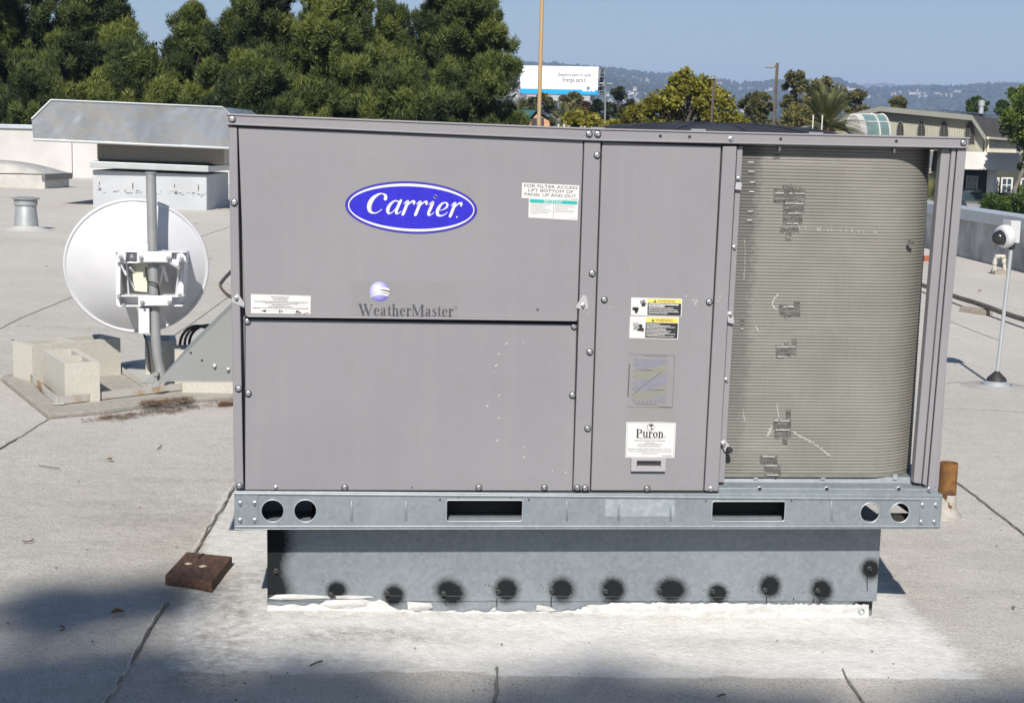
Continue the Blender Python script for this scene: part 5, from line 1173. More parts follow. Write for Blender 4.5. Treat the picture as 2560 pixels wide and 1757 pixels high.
def plant(name, base, label, cat, clumps, leafmat, per, size, wid, group=None, trunk_top=None, r0=.18, up=.25, shell=.55, seed=0, limb_r=.05, tint_sd=.16, tint0=.5, bark=None, droop=0, tints=None):
    """clumps: list of (x, y, z, rx, ry, rz)"""
    base = Vector(base); e = empty(name, base, label, cat, group); c = np.array(clumps, float); r = np.random.default_rng(seed)
    tint = np.clip(r.normal(tint0, tint_sd, len(c)), 0, 1) if tints is None else np.clip(np.array(tints)+r.normal(0, .07, len(c)), 0, 1)
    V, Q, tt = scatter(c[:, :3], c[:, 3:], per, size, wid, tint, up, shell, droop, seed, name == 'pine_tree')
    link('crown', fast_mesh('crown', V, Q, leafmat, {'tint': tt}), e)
    b = B(); top = Vector(trunk_top) if trunk_top is not None else Vector((base.x, base.y, c[:, 2].max()-.3)); P = limbs(b, base, top, r0, None)
    obj('trunk', b, bark or BARK, e, smooth=60); b = B(); ids = r.permutation(len(c))[:min(len(c), 60)]
    for i in ids: add_limb(b, P, c[i, :3], limb_r*random.uniform(.6, 1.2))
    obj('limbs', b, bark or BARK, e, smooth=60); return e

def pine(px, pw, ptop, Y, label, seed, pbot=335, n=150, per=185, lean=0, tint0=.45):
    """stone-pine like tree: clumps on whorled limbs. pw = half width in photo pixels at its broadest"""
    r = random.Random(seed); base = at(px, 320, Y); base.z = GROUND_Z; top = at(px+lean, ptop, Y); k = (at(px+1, 300, Y)-at(px, 300, Y)).length
    zt_, zb_ = top.z, at(px, pbot, Y).z-1.0; Rm = pw*k; cl = []
    nl = max(12, n//5)
    for i in range(nl):                                        # limbs, each with a few tufts getting smaller towards the tip
        t = (i+.5)/nl; t = t**.9; z = zb_+(zt_-zb_)*t
        w = Rm*(.80+.2*t/.3 if t < .3 else 1.0-.78*((t-.30)/.70)**1.25)*r.uniform(.62, 1.08)
        a = i*2.399+r.uniform(-.5,.5); rise = r.uniform(-.05,.38)*w
        for k_ in range(5):
            q = w*(.24+.19*k_)*r.uniform(.85,1.1); s = (.92-.12*k_)*r.uniform(.75,1.2)*(1.1-.42*t)*min(1.0, Rm/3.2+.35); aa = a+r.gauss(0,.22)
            cl.append((top.x*t+base.x*(1-t)+q*math.cos(aa), base.y+q*math.sin(aa), z+rise*(k_/3)**1.3-.12*w+r.uniform(-.22,.22), s*1.1, s*1.1, s*.66))
    tufts = []; tin = []
    for ci, (x, y, z, a1, b1, c1) in enumerate(cl):
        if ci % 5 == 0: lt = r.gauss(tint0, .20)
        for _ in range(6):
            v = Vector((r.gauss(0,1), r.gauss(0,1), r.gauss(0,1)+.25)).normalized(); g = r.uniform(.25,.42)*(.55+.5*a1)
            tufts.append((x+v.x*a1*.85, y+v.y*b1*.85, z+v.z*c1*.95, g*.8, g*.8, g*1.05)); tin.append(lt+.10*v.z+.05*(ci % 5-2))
    cl = tufts
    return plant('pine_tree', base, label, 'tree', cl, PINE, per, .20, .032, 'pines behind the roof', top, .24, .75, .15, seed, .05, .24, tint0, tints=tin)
pine(20, 260, -210, 50, 'tall dark pine rising past the frame at the far left', 11, n=230, tint0=.38)
pine(235, 155, -60, 47, 'pine with a bushy green top left of the sky gap', 12, n=140, lean=20, tint0=.46)
pine(445, 125, 42, 49, 'shorter pine in the dip of the tree line, right of the sky gap', 13, n=120, lean=40, tint0=.5)
pine(655, 155, -100, 46, 'tall pine standing between the dip and the middle of the row', 14, n=170, tint0=.47)
pine(850, 160, -70, 44, 'broad bright green pine in the middle of the row', 15, n=180, tint0=.58)
pine(985, 95, 22, 48, 'small pale pine filling the notch before the rightmost pine', 16, n=90, tint0=.5)
pine(1140, 185, -130, 45, 'rightmost tall pine of the row, reaching towards the billboard', 17, n=220, lean=10, tint0=.5)
pine(330, 150, 130, 43, 'low pine bush in front of the row, above the exhaust hood', 18, n=110, tint0=.45)
pine(640, 150, 165, 42, 'low pine in front of the row behind the hood corner', 19, n=110, tint0=.42)
pine(1010, 170, 190, 42, 'low pine in front of the row, right half, above the top cover', 20, n=120, tint0=.45)
pine(90, 150, 190, 44, 'low dark pine by the white wall at the far left', 21, n=90, tint0=.36)
# dense shrub mass behind the pine trunks
cl = []
for i in range(150):
    px = random.uniform(-60, 1200); Y = random.uniform(51, 57); p = at(px, random.uniform(175, 330) if px < 1180 else random.uniform(250, 330), Y); s = random.uniform(.9, 1.5); cl.append((p.x, p.y, p.z, s, s*.8, s))
c = np.array(cl); V, Q, tt = scatter(c[:, :3], c[:, 3:], 260, .30, .09, np.clip(rng.normal(.3,.15,len(c)),0,1), .1, .3, 0, 5)
tag(link('pine_thicket', fast_mesh('pine_thicket', V, Q, DARKL, {'tint': tt})), 'dark thicket of pine branches behind the row of pines', 'thicket', kind='stuff')

def blob_tree(name, px, pw, ptop, pbot, Y, label, leafmat, seed, n, per, size, wid, group=None, shape=None, tint0=.5, shell=.3, sc=.16, up=.15, bark=None, r0=.14):
    r = random.Random(seed); base = at(px, 340, Y); base.z = GROUND_Z; k = (at(px+1, 300, Y)-at(px, 300, Y)).length; cl = []
    H = (pbot-ptop)*k; ctr = at(px, (ptop+pbot)/2, Y)
    for i in range(n):
        t = r.random(); w = (shape(t) if shape else math.sin(math.pi*min(1, .12+t*.88))**.6); q = pw*k*w*(r.random()**.45); a = r.uniform(0, 2*math.pi); s = pw*k*sc*2*r.uniform(.7, 1.3)
        cl.append((ctr.x+q*math.cos(a), base.y+q*math.sin(a)*.8, ctr.z-H/2+H*t, s, s, s*.8))
    return plant(name, base, label, 'tree', cl, leafmat, per, size, wid, group, None, r0, up, shell, seed, .035, .17, tint0, bark)
# big yellow-green tree
blob_tree('broadleaf_tree', 1722, 128, 190, 345, 60, 'large yellow-green broadleaf tree in the middle beyond the machine', YELLOWL, 31, 105, 95, .17, .13, None, lambda t: 1.0 if t < .45 else 1-.80*(t-.45)/.55, .5, .25, .085)
for px, w, t_, b_, Y, lab, mt, sd, ti in ((1590,60,270,345,64,'low yellowing tree at the left foot of the big yellow-green tree',YELLOWL,32,.4),(1545,40,228,335,120,'dark round evergreen between the lamp post and the yellow tree',DARKL,33,.4),
    (1455,55,285,340,66,'low yellow-green shrub under the billboard',YELLOWL,34,.55),(1525,50,308,345,66,'low yellowing hedge tree right of the double lamp post',YELLOWL,36,.6),
    (1345,50,238,330,150,'dull olive tree behind the orange house',OLIVEL,37,.4),(1430,45,240,330,135,'olive tree under the right half of the billboard',OLIVEL,38,.45),(1462,22,258,330,130,'rust-brown small tree below the billboard corner',BROWNL,39,.5),(1492,28,255,330,125,'dark tree just left of the double lamp post',DARKL,40,.4)):
    blob_tree('broadleaf_tree', px, w, t_, b_, Y, lab, mt, sd, 46, 70, .2*Y/70, .14*Y/70, None, None, ti, .3, .13)
for px, w, t_, b_, Y, lab, mt, sd, ti in ((1835,48,292,345,92,'low yellow-green tree between the yellow tree and the brown lamp post',YELLOWL,48,.35),(2000,60,272,345,96,'low yellow-olive tree behind the left fronds of the palm',OLIVEL,49,.75),(1890,52,235,345,104,'sparse olive tree left of the tall brown lamp post',OLIVEL,41,.5),(1985,55,190,345,108,'upright leafy tree right of the tall brown lamp post',OLIVEL,42,.42),(2060,70,205,345,112,'broad olive tree behind the large palm',OLIVEL,43,.58),(2140,48,232,345,116,'olive tree at the left end of the gabled building',OLIVEL,44,.5),
    (2245,24,246,285,150,'small round tree peeping over the building ridge',OLIVEL,45,.65),(2440,28,247,285,150,'green tree behind the roof vent of the gabled building',GREENL,46,.35),(2506,18,255,285,150,'small green tree behind the solar panels at the right',GREENL,47,.3)):
    blob_tree('broadleaf_tree', px, w, t_, b_, Y, lab, mt, sd, 60, 75, .2*Y/75, .12*Y/75, None, lambda t: .75+.25*math.sin(t*9) if t < .7 else 1-.75*(t-.7)/.3, ti, .3, .105)
# street tree at the right edge
def street_tree():
    Y = 71.5; r = random.Random(51); base = at(2530,490,Y); k = (at(2531,300,Y)-at(2530,300,Y)).length; cl = []
    for i in range(130):
        px = r.uniform(2518, 2660); py = r.uniform(225, 375)
        if py > 330 and px < 2535: continue
        if px < 2528 and (py < 255 or py > 350): continue
        p = at(px, py, Y+r.uniform(-1.5,1.2)); s = r.uniform(.3,.55); cl.append((p.x, p.y, p.z, s, s, s*.9))
    for px, py in ((2556,470),(2550,415),(2556,425)): p = at(px, py, Y); cl.append((p.x,p.y,p.z,.16,.16,.16))
    base.z = at(2530,500,Y).z-1.2
    e = plant('street_tree', base, 'leafy street tree with yellowing tips at the right edge of the photo', 'tree', cl, GREENL, 90, .19, .13, None, at(2575,300,Y), .17, .1, .3, 51, .05, .22, .66, pmat('pale_bark', (.22,.21,.18), (.10,.09,.08), 6, .9, 0, .4, 20, .01))
street_tree()
# palms
def palm(px, py, Y, n, L, label, seed, upness=.55):
    r = random.Random(seed); c = at(px, py, Y); base = Vector((c.x, c.y, GROUND_Z)); e = empty('palm_tree', base, label, 'palm'); vs = []; tt = []
    for i in range(n):
        az = r.uniform(0, 2*math.pi); el = r.uniform(-.25, 1.6)*upness+.25; l = L*r.uniform(.75, 1.1); P = []; p = c.copy(); d = Vector((math.cos(az)*math.cos(el), math.sin(az)*math.cos(el), math.sin(el))); tn = r.uniform(.2, .95)
        for k in range(15):
            P.append(p.copy()); p = p+d*l/14; d = (d+Vector((0,0,-.035-.04*r.random()))).normalized()
        for k in range(2, 15):
            t = (P[min(k+1,14)]-P[k-1]).normalized(); s = t.cross(Vector((0,0,1))).normalized(); u = s.cross(t); ll = L*.20*math.sin(math.pi*(k+1)/17)
            for sg in (-1, 1):
                for j in range(2):
                    q = P[k]+t*(l/28*j); tip = q+(s*sg*.75+t*.75+u*.25+Vector((0,0,-.12))).normalized()*ll*r.uniform(.85,1.1); w = t*.013*L
                    vs += [q-w, q+w, tip]; tt += [np.clip(tn+r.gauss(0,.12),0,1)]*3
        vs += [c, P[7]+Vector((0,0,.02)), P[7]-Vector((.03,.03,.02))]; tt += [tn]*3
    V = np.array([v[:] for v in vs]); link('crown', fast_mesh('crown', V, np.arange(len(V)).reshape(-1, 3), PALML, {'tint': np.array(tt)}), e)
    b = B(); b.tube([base, base.lerp(c,.5), c], [.28,.22,.20], 12); obj('trunk', b, pmat('palm_trunk', (.25,.14,.05), (.14,.09,.05), 6, .9, 0, .6, 12, .03), e, smooth=50); return e
palm(2066, 322, 72, 95, 2.3, 'large feathery palm in front of the trees left of the gabled building', 61, .75)
palm(1418, 318, 100, 34, 1.9, 'small palm with upright fronds right of the billboard column', 62, .8)
palm(1296, 285, 118, 26, 1.7, 'pale palm half hidden by the rightmost pine', 63, .7)
palm(2322, 498, 50, 24, .9, 'small palm glimpsed between the coil and the corner post', 64, .8)
# tree behind the viewer that shades the foreground roof
g_pts = []
r = random.Random(71)
def inside(px, py):
    edge = np.interp(px, [-400,0,124,247,350,412,494,600,657,773,850,908,1005,1100,1380,1480,1650,1800,2050,2150,2330,2420,2700], [1650,1635,1612,1590,1610,1690,1830,1780,1660,1612,1640,1695,1790,1900,1790,1722,1686,1705,1720,1830,1800,1732,1700])
    return py > edge + 95
while len(g_pts) < 900:
    px = r.uniform(-450, 2850); py = r.uniform(1600, 2120)
    if inside(px, py) and (px > 420 or r.random() < .72): g_pts.append((px, py))
cl = []
for px, py in g_pts:
    g = on_roof(px, py); t = r.uniform(19.5, 23.5); p = g+sun_to*t; s = r.uniform(.10,.19); cl.append((p.x, p.y, p.z, s, s, s))
for px, py in ((95,1520),(372,1502),(120,1540),(1330,1770),(1500,1730)):
    g = on_roof(px, py); p = g+sun_to*r.uniform(20,23); cl.append((p.x, p.y, p.z, .16,.16,.16))
ca = np.array(cl); mx_ = ca[:, :3].mean(0)
plant('shade_tree', (mx_[0], mx_[1]-1.0, GROUND_Z), 'tall tree behind the viewer whose crown shades the foreground roof', 'tree', cl, GREENL, 70, .15, .10, None, (mx_[0], mx_[1]-.5, mx_[2]+.5), .28, .2, .2, 71, .05)

# ================================================================== STREET FURNITURE AND BILLBOARD
def mast(name, p_top, p_bot, Y, rpx, mat, label, taper=.9, sides=10):
    t = at(*p_top, Y); bt = at(*p_bot, Y); k = (at(1001,300,Y)-at(1000,300,Y)).length; d = bt-t; s = (GROUND_Z-t.z)/d.z; g = t+d*s
    e = empty(name, g, label, 'pole' if 'pole' in label else 'lamp post'); b = B(); b.tube([g, t], [rpx*k/taper, rpx*k*taper], sides); obj('post', b, mat, e, smooth=30); return e, t, k
RPOLE = pmat('rusty_painted_pole', (.50,.30,.11), (.42,.33,.22), 1.2, .6, .1, .2, 20, lo=.4, hi=.6)
e, t, k = mast('rusty_pole', (1362,-260), (1347,312), 38, 5.2, RPOLE, 'tall thin rust-stained pole in front of the billboard'); b = B(); b.lathe([(.10,-.05),(.10,.03),(.001,.08)], 12, Matrix.Translation(t)); obj('cap', b, RPOLE, e, smooth=40)
BRN = pmat('brown_post', (.13,.105,.085), (.17,.14,.11), 3, .6, .1, .1, 20); GRYP = pmat('grey_post', (.24,.25,.25), (.19,.2,.2), 3, .6, .2, .1, 20)
e, t, k = mast('lamp_post', (1943.5,158), (1934,318), 45, 4.0, BRN, 'tall brown lamp post with one head, left of the palm', 1.0, 4)
b = B(); b.tube([t+Vector((0,0,-.10)), t+Vector((-.10,0,-.11))], .03, 8); obj('arm', b, BRN, e); b = B(); c = t+Vector((-.24,0,-.11)); b.hexa([c+Vector(v) for v in ((-.17,-.10,-.05),(.12,-.12,-.06),(.12,.12,-.06),(-.17,.10,-.05),(-.10,-.07,-.01),(.12,-.10,.06),(.12,.10,.06),(-.10,.07,-.01))]); lh = obj('lamp_head', b, GRYP, e, bevel=.015)
e, t, k = mast('lamp_post', (1786,190), (1777,330), 52, 3.2, BRN, 'brown lamp post with one head in front of the yellow-green tree', 1.0, 4)
b = B(); c = t+Vector((-.17,0,-.07)); b.hexa([c+Vector(v) for v in ((-.15,-.10,-.05),(.17,-.12,-.05),(.17,.12,-.05),(-.15,.10,-.05),(-.08,-.07,.0),(.17,-.10,.04),(.17,.10,.04),(-.08,.07,.0))]); obj('lamp_head', b, GRYP, e, bevel=.015)
e, t, k = mast('lamp_post', (1513.5,210), (1512,325), 70, 2.6, GRYP, 'grey lamp post with two heads right of the billboard', .95)
for sx in (-1, 1):
    c = t+Vector((sx*.20,0,.02)); b = B(); b.hexa([c+Vector(v) for v in ((-.17,-.12,-.04),(.17,-.12,-.04),(.17,.12,-.04),(-.17,.12,-.04),(-.12,-.09,.03),(.12,-.09,.03),(.12,.09,.03),(-.12,.09,.03))]); obj('lamp_head', b, GRYP, e, bevel=.01)
# billboard
YB = 225.0; BB = empty('billboard', (at(1384,320,YB).x, YB, GROUND_Z), 'white roadside billboard with Spanish slogan above a sky-blue band', 'billboard')
BW = pmat('billboard_white', (.80,.80,.80), (.76,.76,.77), .3, .5, 0, 0); BBL = pmat('billboard_blue', (.01,.36,.72), (.005,.30,.70), .3, .5, 0, 0); STEELB = pmat('billboard_steel', (.30,.33,.35), (.24,.27,.29), .8, .6, .2, 0); BDK = pmat('billboard_dark', (.03,.035,.04), (.05,.05,.05), 1, .7, 0, 0)
FB = Frame((1299,164), (1496.5,167.5), (1494,238), (1302,234), YB)
b = B(); b.prism([FB(0,1,0), FB(1,1,0), FB(1,0,0), FB(0,0,0)], (0,.4,0)); face = obj('face', b, BW, BB)
b = B(); f_rect(b, FB, 0, .825, 1, .995, .05); b.m = 1; 
for u0, u1 in ((.80,.855),(.866,.912),(.922,.962)): f_rect(b, FB, u0, .835, u1, .885, .1)
obj('blue_band', b, [BBL, BW], face)
b = B(); f_text(b, FB, 'Gasolina para tu auto', .48, .91, .235, .385, .05); f_text(b, FB, 'Energía para ti', .545, .845, .40, .60, .05)
for v in (.70, .755):
    b.add([FB(.855,v,.05), FB(.875,v+.03,.05), FB(.895,v,.05), FB(.895,v+.035,.05), FB(.875,v+.065,.05), FB(.855,v+.035,.05)], [(5,4,1,0),(4,3,2,1)])
obj('lettering', b, pmat('slate_ink', (.07,.075,.09), (.1,.105,.12), 1, .5, 0, 0), face)
for i, (y0, y1) in enumerate(((239,243),(243.6,247),(247.6,251))):
    b = B(); b.prism([at(*p, YB-.8) for p in ((1318,y1-1),(1476,y1+1.5),(1476,y0+1.5),(1318,y0-1))], (0,.3,0)); obj('slat', b, GALV2, BB)
b = B(); b.prism([at(*p, YB-1.6) for p in ((1312,252),(1492,257),(1492,254.5),(1312,250))], (0,1.5,0)); obj('catwalk', b, STEELB, BB)
b = B(); b.prism([at(*p, YB-.9) for p in ((1475,252),(1486,252),(1487,240),(1476,239))], (0,.8,0)); obj('control_box', b, BDK, BB)
for px in (1328, 1430):
    b = B(); c = at(px, 249, YB-2.0); b.box(c.x-.35, c.x+.35, c.y-.2, c.y+.2, c.z-.12, c.z+.12); obj('flood_lamp', b, BDK, BB)
b = B(); tp_, bt_ = at(1386,253,YB+1), at(1381,320,YB+1); bt_.z = GROUND_Z; kk = (at(1391.5,300,YB)-at(1383,300,YB)).length; b.tube([bt_, tp_], kk, 20); obj('column', b, STEELB, BB, smooth=40)
for py in (258, 272):
    b = B(); c = at(1384.5, py, YB+1); b.lathe([(kk*1.05,-.12),(kk*1.05,.12)], 20, Matrix.Translation(c)); obj('column_ring', b, BDK, BB)
b = B()
for x0, y0, x1, y1 in ((1511,169,1508.5,237),(1500,170,1498,235)): b.tube([at(x0,y0,YB+4), at(x1,y1,YB+4)], .16, 6)
for y0 in (171, 185, 193, 216, 229, 235): b.tube([at(1497,y0,YB+.5), at(1510,y0+.5,YB+4)], .14, 6)
obj('side_truss', b, STEELB, BB); b = B(); b.prism([at(*p, YB+4.3) for p in ((1450,233),(1506,234),(1507,175),(1450,174))], (0,.2,0)); obj('rear_face', b, BDK, BB)
# ---- orange house with teal roof
PEACH = pmat('peach_stucco', (.62,.36,.20), (.55,.32,.18), .6, .85, 0, .1, 4); TEALR = pmat('teal_metal_roof', (.045,.17,.18), (.035,.13,.14), .5, .5, .1, 0); DKW = pmat('dark_opening', (.05,.04,.045), (.08,.06,.06), .8, .5, 0, 0)
YH = 110; hs = empty('house', (at(1340,330,YH).x, YH, GROUND_Z), 'peach house with a teal gabled roof under the billboard', 'house')
pk = at(1341,276,YH); eL, eR = at(1318,300,YH), at(1374,296,YH); gl, gr = Vector((eL.x+.3, YH, GROUND_Z)), Vector((eR.x, YH, GROUND_Z)); bkv = Vector((-3.4, 7, 0))
b = B(); b.prism([gl, gr, eR+Vector((0,0,-.2)), pk+Vector((0,0,-.25)), eL+Vector((.3,0,-.1))], bkv); obj('wall', b, PEACH, hs)
rf = B(); fo = Vector((0,-.35,0)); l2 = at(1290,293.5,YH)
rf.add([eL+fo, pk+fo, eR+Vector((.25,0,-.12))+fo, eL+bkv, pk+bkv, eR+bkv, ], [(0,1,4,3),(1,2,5,4)]); obj('roof', rf, TEALR, hs)
b = B(); b.prism([at(*p, YH+1) for p in ((1285,322),(1320,322),(1320,300),(1290,294)) ], (0,4,0)); obj('wing_wall', b, PEACH, hs)
b = B(); b.add([at(1289,294.5,YH+.6), at(1323,302,YH+.6), at(1341,276,YH+3), at(1330,278,YH+5), at(1300,292,YH+5)], [(0,1,2,3,4)]); obj('wing_roof', b, TEALR, hs)
for x0, x1 in ((1328,1342),(1353,1360)):
    b = B(); b.prism([at(*p, YH-.05) for p in ((x0,330),(x1,330),(x1,296),(x0,294))], (0,.1,0)); obj('door_opening', b, DKW, hs)
hs2 = empty('house', (at(1250,330,YH+10).x, YH+10, GROUND_Z), 'peach house with a low teal roof behind the lower pine branches', 'house')
b = B(); b.prism([at(*p, YH+10) for p in ((1205,330),(1288,330),(1288,296),(1262,288),(1240,296),(1205,297))], (0,5,0)); obj('wall', b, PEACH, hs2)
b = B(); b.prism([at(*p, YH+9.8) for p in ((1240,297),(1262,289),(1290,297),(1290,294),(1262,286),(1238,294))], (0,5.4,0)); obj('roof', b, TEALR, hs2)
for x0 in (1212, 1228, 1252, 1270):
    b = B(); b.prism([at(*p, YH+9.9) for p in ((x0,322),(x0+8,322),(x0+8,303),(x0,303))], (0,.1,0)); obj('window', b, DKW, hs2)
# small pale posts, blue van
POSTW = pmat('pale_post', (.66,.65,.55), (.6,.59,.5), 2, .6, 0, 0)
for i, (px, py, w, lab) in enumerate(((1396,311,5,'pale block right of the billboard column, first in the line'),(1410,311,6,'pale block right of the billboard column, second in the line'),(1422,314,3,'small pale post in the middle of the low line of blocks'),(1453,316,4,'pale post below the yellow shrub'),(1461,316,5,'square pale block below the yellow shrub'),(1485,319,5,'last pale block of the line, left of the double lamp post'))):
    p = at(px, py, 62); kx = w*.0178/2*1.0; b = B(); b.box(p.x-kx*.85, p.x+kx*.85, p.y-.05, p.y+.05, GROUND_Z, p.z-.04); pe = empty('pillar', (p.x,p.y,GROUND_Z), lab, 'pillar'); obj('shaft', b, POSTW, pe); b = B(); b.box(p.x-kx, p.x+kx, p.y-.07, p.y+.07, p.z-.04, p.z); obj('cap', b, POSTW, pe)
bv = empty('blue_booth', (at(1599,318,75).x, 75, GROUND_Z), 'small blue booth with a white top at the foot of the yellow-green tree', 'booth')
a_, c_ = at(1587,314,75), at(1612,314.5,75); b = B(); b.box(a_.x, c_.x, 75, 76, GROUND_Z, a_.z); obj('body', b, pmat('booth_blue', (.02,.10,.55), (.02,.09,.5), 1, .5, 0, 0), bv); b = B(); b.box(a_.x-.04, a_.x+.42, 74.95, 76.05, a_.z+.01, a_.z+.10); b.box(a_.x+.43, c_.x, 74.98, 76.0, a_.z+.01, a_.z+.03); obj('top', b, POSTW, bv)
for px, lab in ((2033,'white ball-topped post left of its twin, in front of the palm'),(2056,'white ball-topped post right of its twin, in front of the palm')):
    p = at(px, 292, 66); e = empty('ball_post', (p.x,p.y,GROUND_Z), lab, 'post'); k = .0189; b = B(); b.tube([Vector((p.x,p.y,GROUND_Z)), p], k*1.7, 10); obj('post', b, POSTW, e, smooth=40); b = B(); b.lathe([(.001,.09),(k*1.6,.06),(k*1.9,.03),(k*1.2,0),(k*2.2,-.02),(k*2.2,-.07),(k*1.6,-.08)], 12, Matrix.Translation(p)); obj('finial', b, POSTW, e, smooth=40)
# ================================================================== GABLED BUILDING ACROSS THE LOT
LOT_Z = -2.75
b = B(); b.box(13, 95, 42, 160, GROUND_Z-.5, LOT_Z); tag(obj('parking_lot', b, bpy.data.materials['asphalt']), kind='structure')
K0 = at(2459,340,80); L0 = at(2030,320,85.5); fd = Vector((L0.x-K0.x, L0.y-K0.y, 0)).normalized(); fn = Vector((fd.y, -fd.x, 0))
if fn.y > 0: fn = -fn
sd_ = -fn                                                # long side runs back from the corner
def fac(px, py, out=0.0):
    """point of the gable wall plane seen at that pixel"""
    d = Vector(_f + _r*(px-W0/2)/FPX - _u*(py-H0/2)/FPX); c = Vector(CAM); P = K0+fn*out; t = (P-c).dot(fn)/d.dot(fn); return c+d*t
OLV = pmat('olive_siding', (.40,.39,.31), (.34,.33,.26), .8, .85, 0, .1, 6); CREAMW = pmat('cream_siding', (.66,.60,.48), (.60,.54,.43), .8, .85, 0, .1, 6); TRIM = pmat('grey_trim', (.25,.25,.22), (.21,.21,.185), .7, .7, 0, 0)
RFG = pmat('dark_shingles', (.075,.07,.065), (.05,.047,.045), 1.5, .9, 0, .3, 9, .02); LOUV = pmat('louvre_slat', (.17,.16,.135), (.14,.13,.11), 2, .7, 0, 0); WHITEP = pmat('white_stucco', (.68,.67,.64), (.62,.61,.58), 1, .8, 0, .1, 8)
ch = empty('gabled_building', (K0.x, K0.y, LOT_Z), 'olive gabled building with dark louvred arch openings and shingle side roof', 'building')
ap, bd, le = fac(2206,266), fac(2435,288), fac(2020,322); ev = fac(2458,340)
wall = [Vector((le.x,le.y,LOT_Z)), Vector((ev.x,ev.y,LOT_Z)), ev, bd+Vector((0,0,-.10)), ap+Vector((0,0,-.12)), le]
b = B(); b.prism(wall, sd_*26); obj('gable_wall', b, OLV, ch)
n = 74                                                    # vertical battens of the siding
bt = B(); bt.box(-.02, .02, -.02, .02, 0, 1); 
for i in range(n):
    u = (i+.5)/n; p = le.lerp(Vector((ev.x,ev.y,le.z)), u); top = np.interp(u, [0, (ap-le).length/(Vector((ev.x,ev.y,le.z))-le).length, (Vector((bd.x,bd.y,le.z))-le).length/(Vector((ev.x,ev.y,le.z))-le).length, 1], [le.z, ap.z, bd.z, ev.z])-.22
    if i == 0: BAT = mesh_of('batten', bt, OLV)
    o = link('batten', BAT, ch); o.matrix_basis = Matrix.Translation((p.x+fn.x*.01, p.y+fn.y*.01, LOT_Z)) @ Matrix.Diagonal((1.0, 1.0, top-LOT_Z, 1.0))
ov = fn*.55
def roofslab(name, p, q, mat, th=.14, depth=26.6):
    b = B(); b.prism([p+ov+Vector((0,0,-th)), q+ov+Vector((0,0,-th)), q+ov, p+ov], sd_*depth); return obj(name, b, mat, ch)
r1 = roofslab('roof', le+Vector((0,0,.05))+fd*.6, ap, RFG); r2 = roofslab('roof', ap, bd, RFG); r3 = roofslab('roof', bd, ev+fd*-.25+Vector((0,0,-.06)), RFG)
for p, q in ((le+fd*.6, ap), (ap, bd), (bd, ev+fd*-.25)):
    b = B(); o_ = ov+fn*.04; b.prism([p+o_+Vector((0,0,-.32)), q+o_+Vector((0,0,-.32)), q+o_+Vector((0,0,-.02)), p+o_+Vector((0,0,-.02))], sd_*.08); obj('barge_board', b, TRIM, ch)
# louvred pointed openings
for cx, w, t_, b_ in ((2250.8,17,303.5,350), (2303.3,19,303.5,352), (2360,21,304,356), (2424.5,24,304,360)):
    pts = []
    for i in range(9): a = i/8; pts.append((cx-w/2*(1 if a < .45 else math.cos((a-.45)/.55*math.pi/2)), b_+(t_-b_)*a if a < .45 else b_+(t_-b_)*(.45+.55*math.sin((a-.45)/.55*math.pi/2))))
    out = pts+[(2*cx-x, y) for x, y in reversed(pts[:-1])]
    P = [fac(x, y, .04) for x, y in reversed(out)]; b = B(); b.prism(P, sd_*.05); lw = obj('louvre_window', b, INK, ch)
    k = 0; y = t_+4
    while y < b_-1:
        f = (b_-y)/(b_-t_); hw = w/2*(1 if f < .45 else math.cos(math.asin(min(1, (f-.45)/.55))))-1.2
        b = B(); b.prism([fac(cx-hw,y+.8,.08), fac(cx+hw,y+.8,.08), fac(cx+hw,y,.08), fac(cx-hw,y,.08)], sd_*.04); obj('slat', b, LOUV, lw); y += 3.6
    for sgn in (-1, 1):
        ptsf = [fac(cx+sgn*(cx-x)+sgn*.0, y_, .10) for x, y_ in pts]; b = B(); b.tube(ptsf, .018, 5); obj('frame', b, TRIM, lw)
    b = B(); b.tube([fac(cx,b_,.11), fac(cx,t_+3,.11)], .018, 5); obj('mullion', b, LOUV, lw)
# long side: cream wall proud of the core
sp = lambda s, z, o=0: Vector((K0.x, K0.y, 0))+sd_*s-fd*o+Vector((0,0,z))
b = B(); b.prism([sp(0.3,LOT_Z,.02), sp(26,LOT_Z,.02), sp(26,ev.z-.05,.02), sp(0.3,ev.z-.05,.02)], -fd*.10); obj('side_wall', b, CREAMW, ch)
b = B(); b.box(-.03,.03,-.03,.03,0,1); BT2 = mesh_of('side_batten', b, CREAMW)
for i in range(26):
    p = sp(.6+i*.42, 0, .12); o = link('side_batten', BT2, ch); o.matrix_basis = Matrix.Translation((p.x,p.y,LOT_Z)) @ Matrix.Diagonal((1.0,1.0,ev.z-.2-LOT_Z,1.0))
b = B(); b.tube([sp(.5,ev.z-.1,.2), sp(.5,LOT_Z,.2)], .06, 8); obj('downpipe', b, CREAMW, ch)
b = B(); b.prism([ev-fd*.28+fn*.5+Vector((0,0,-.18)), ev-fd*.42+fn*.5+Vector((0,0,-.18)), ev-fd*.42+fn*.5+Vector((0,0,-.05)), ev-fd*.28+fn*.5+Vector((0,0,-.05))], sd_*26.4); obj('gutter', b, CREAMW, ch)
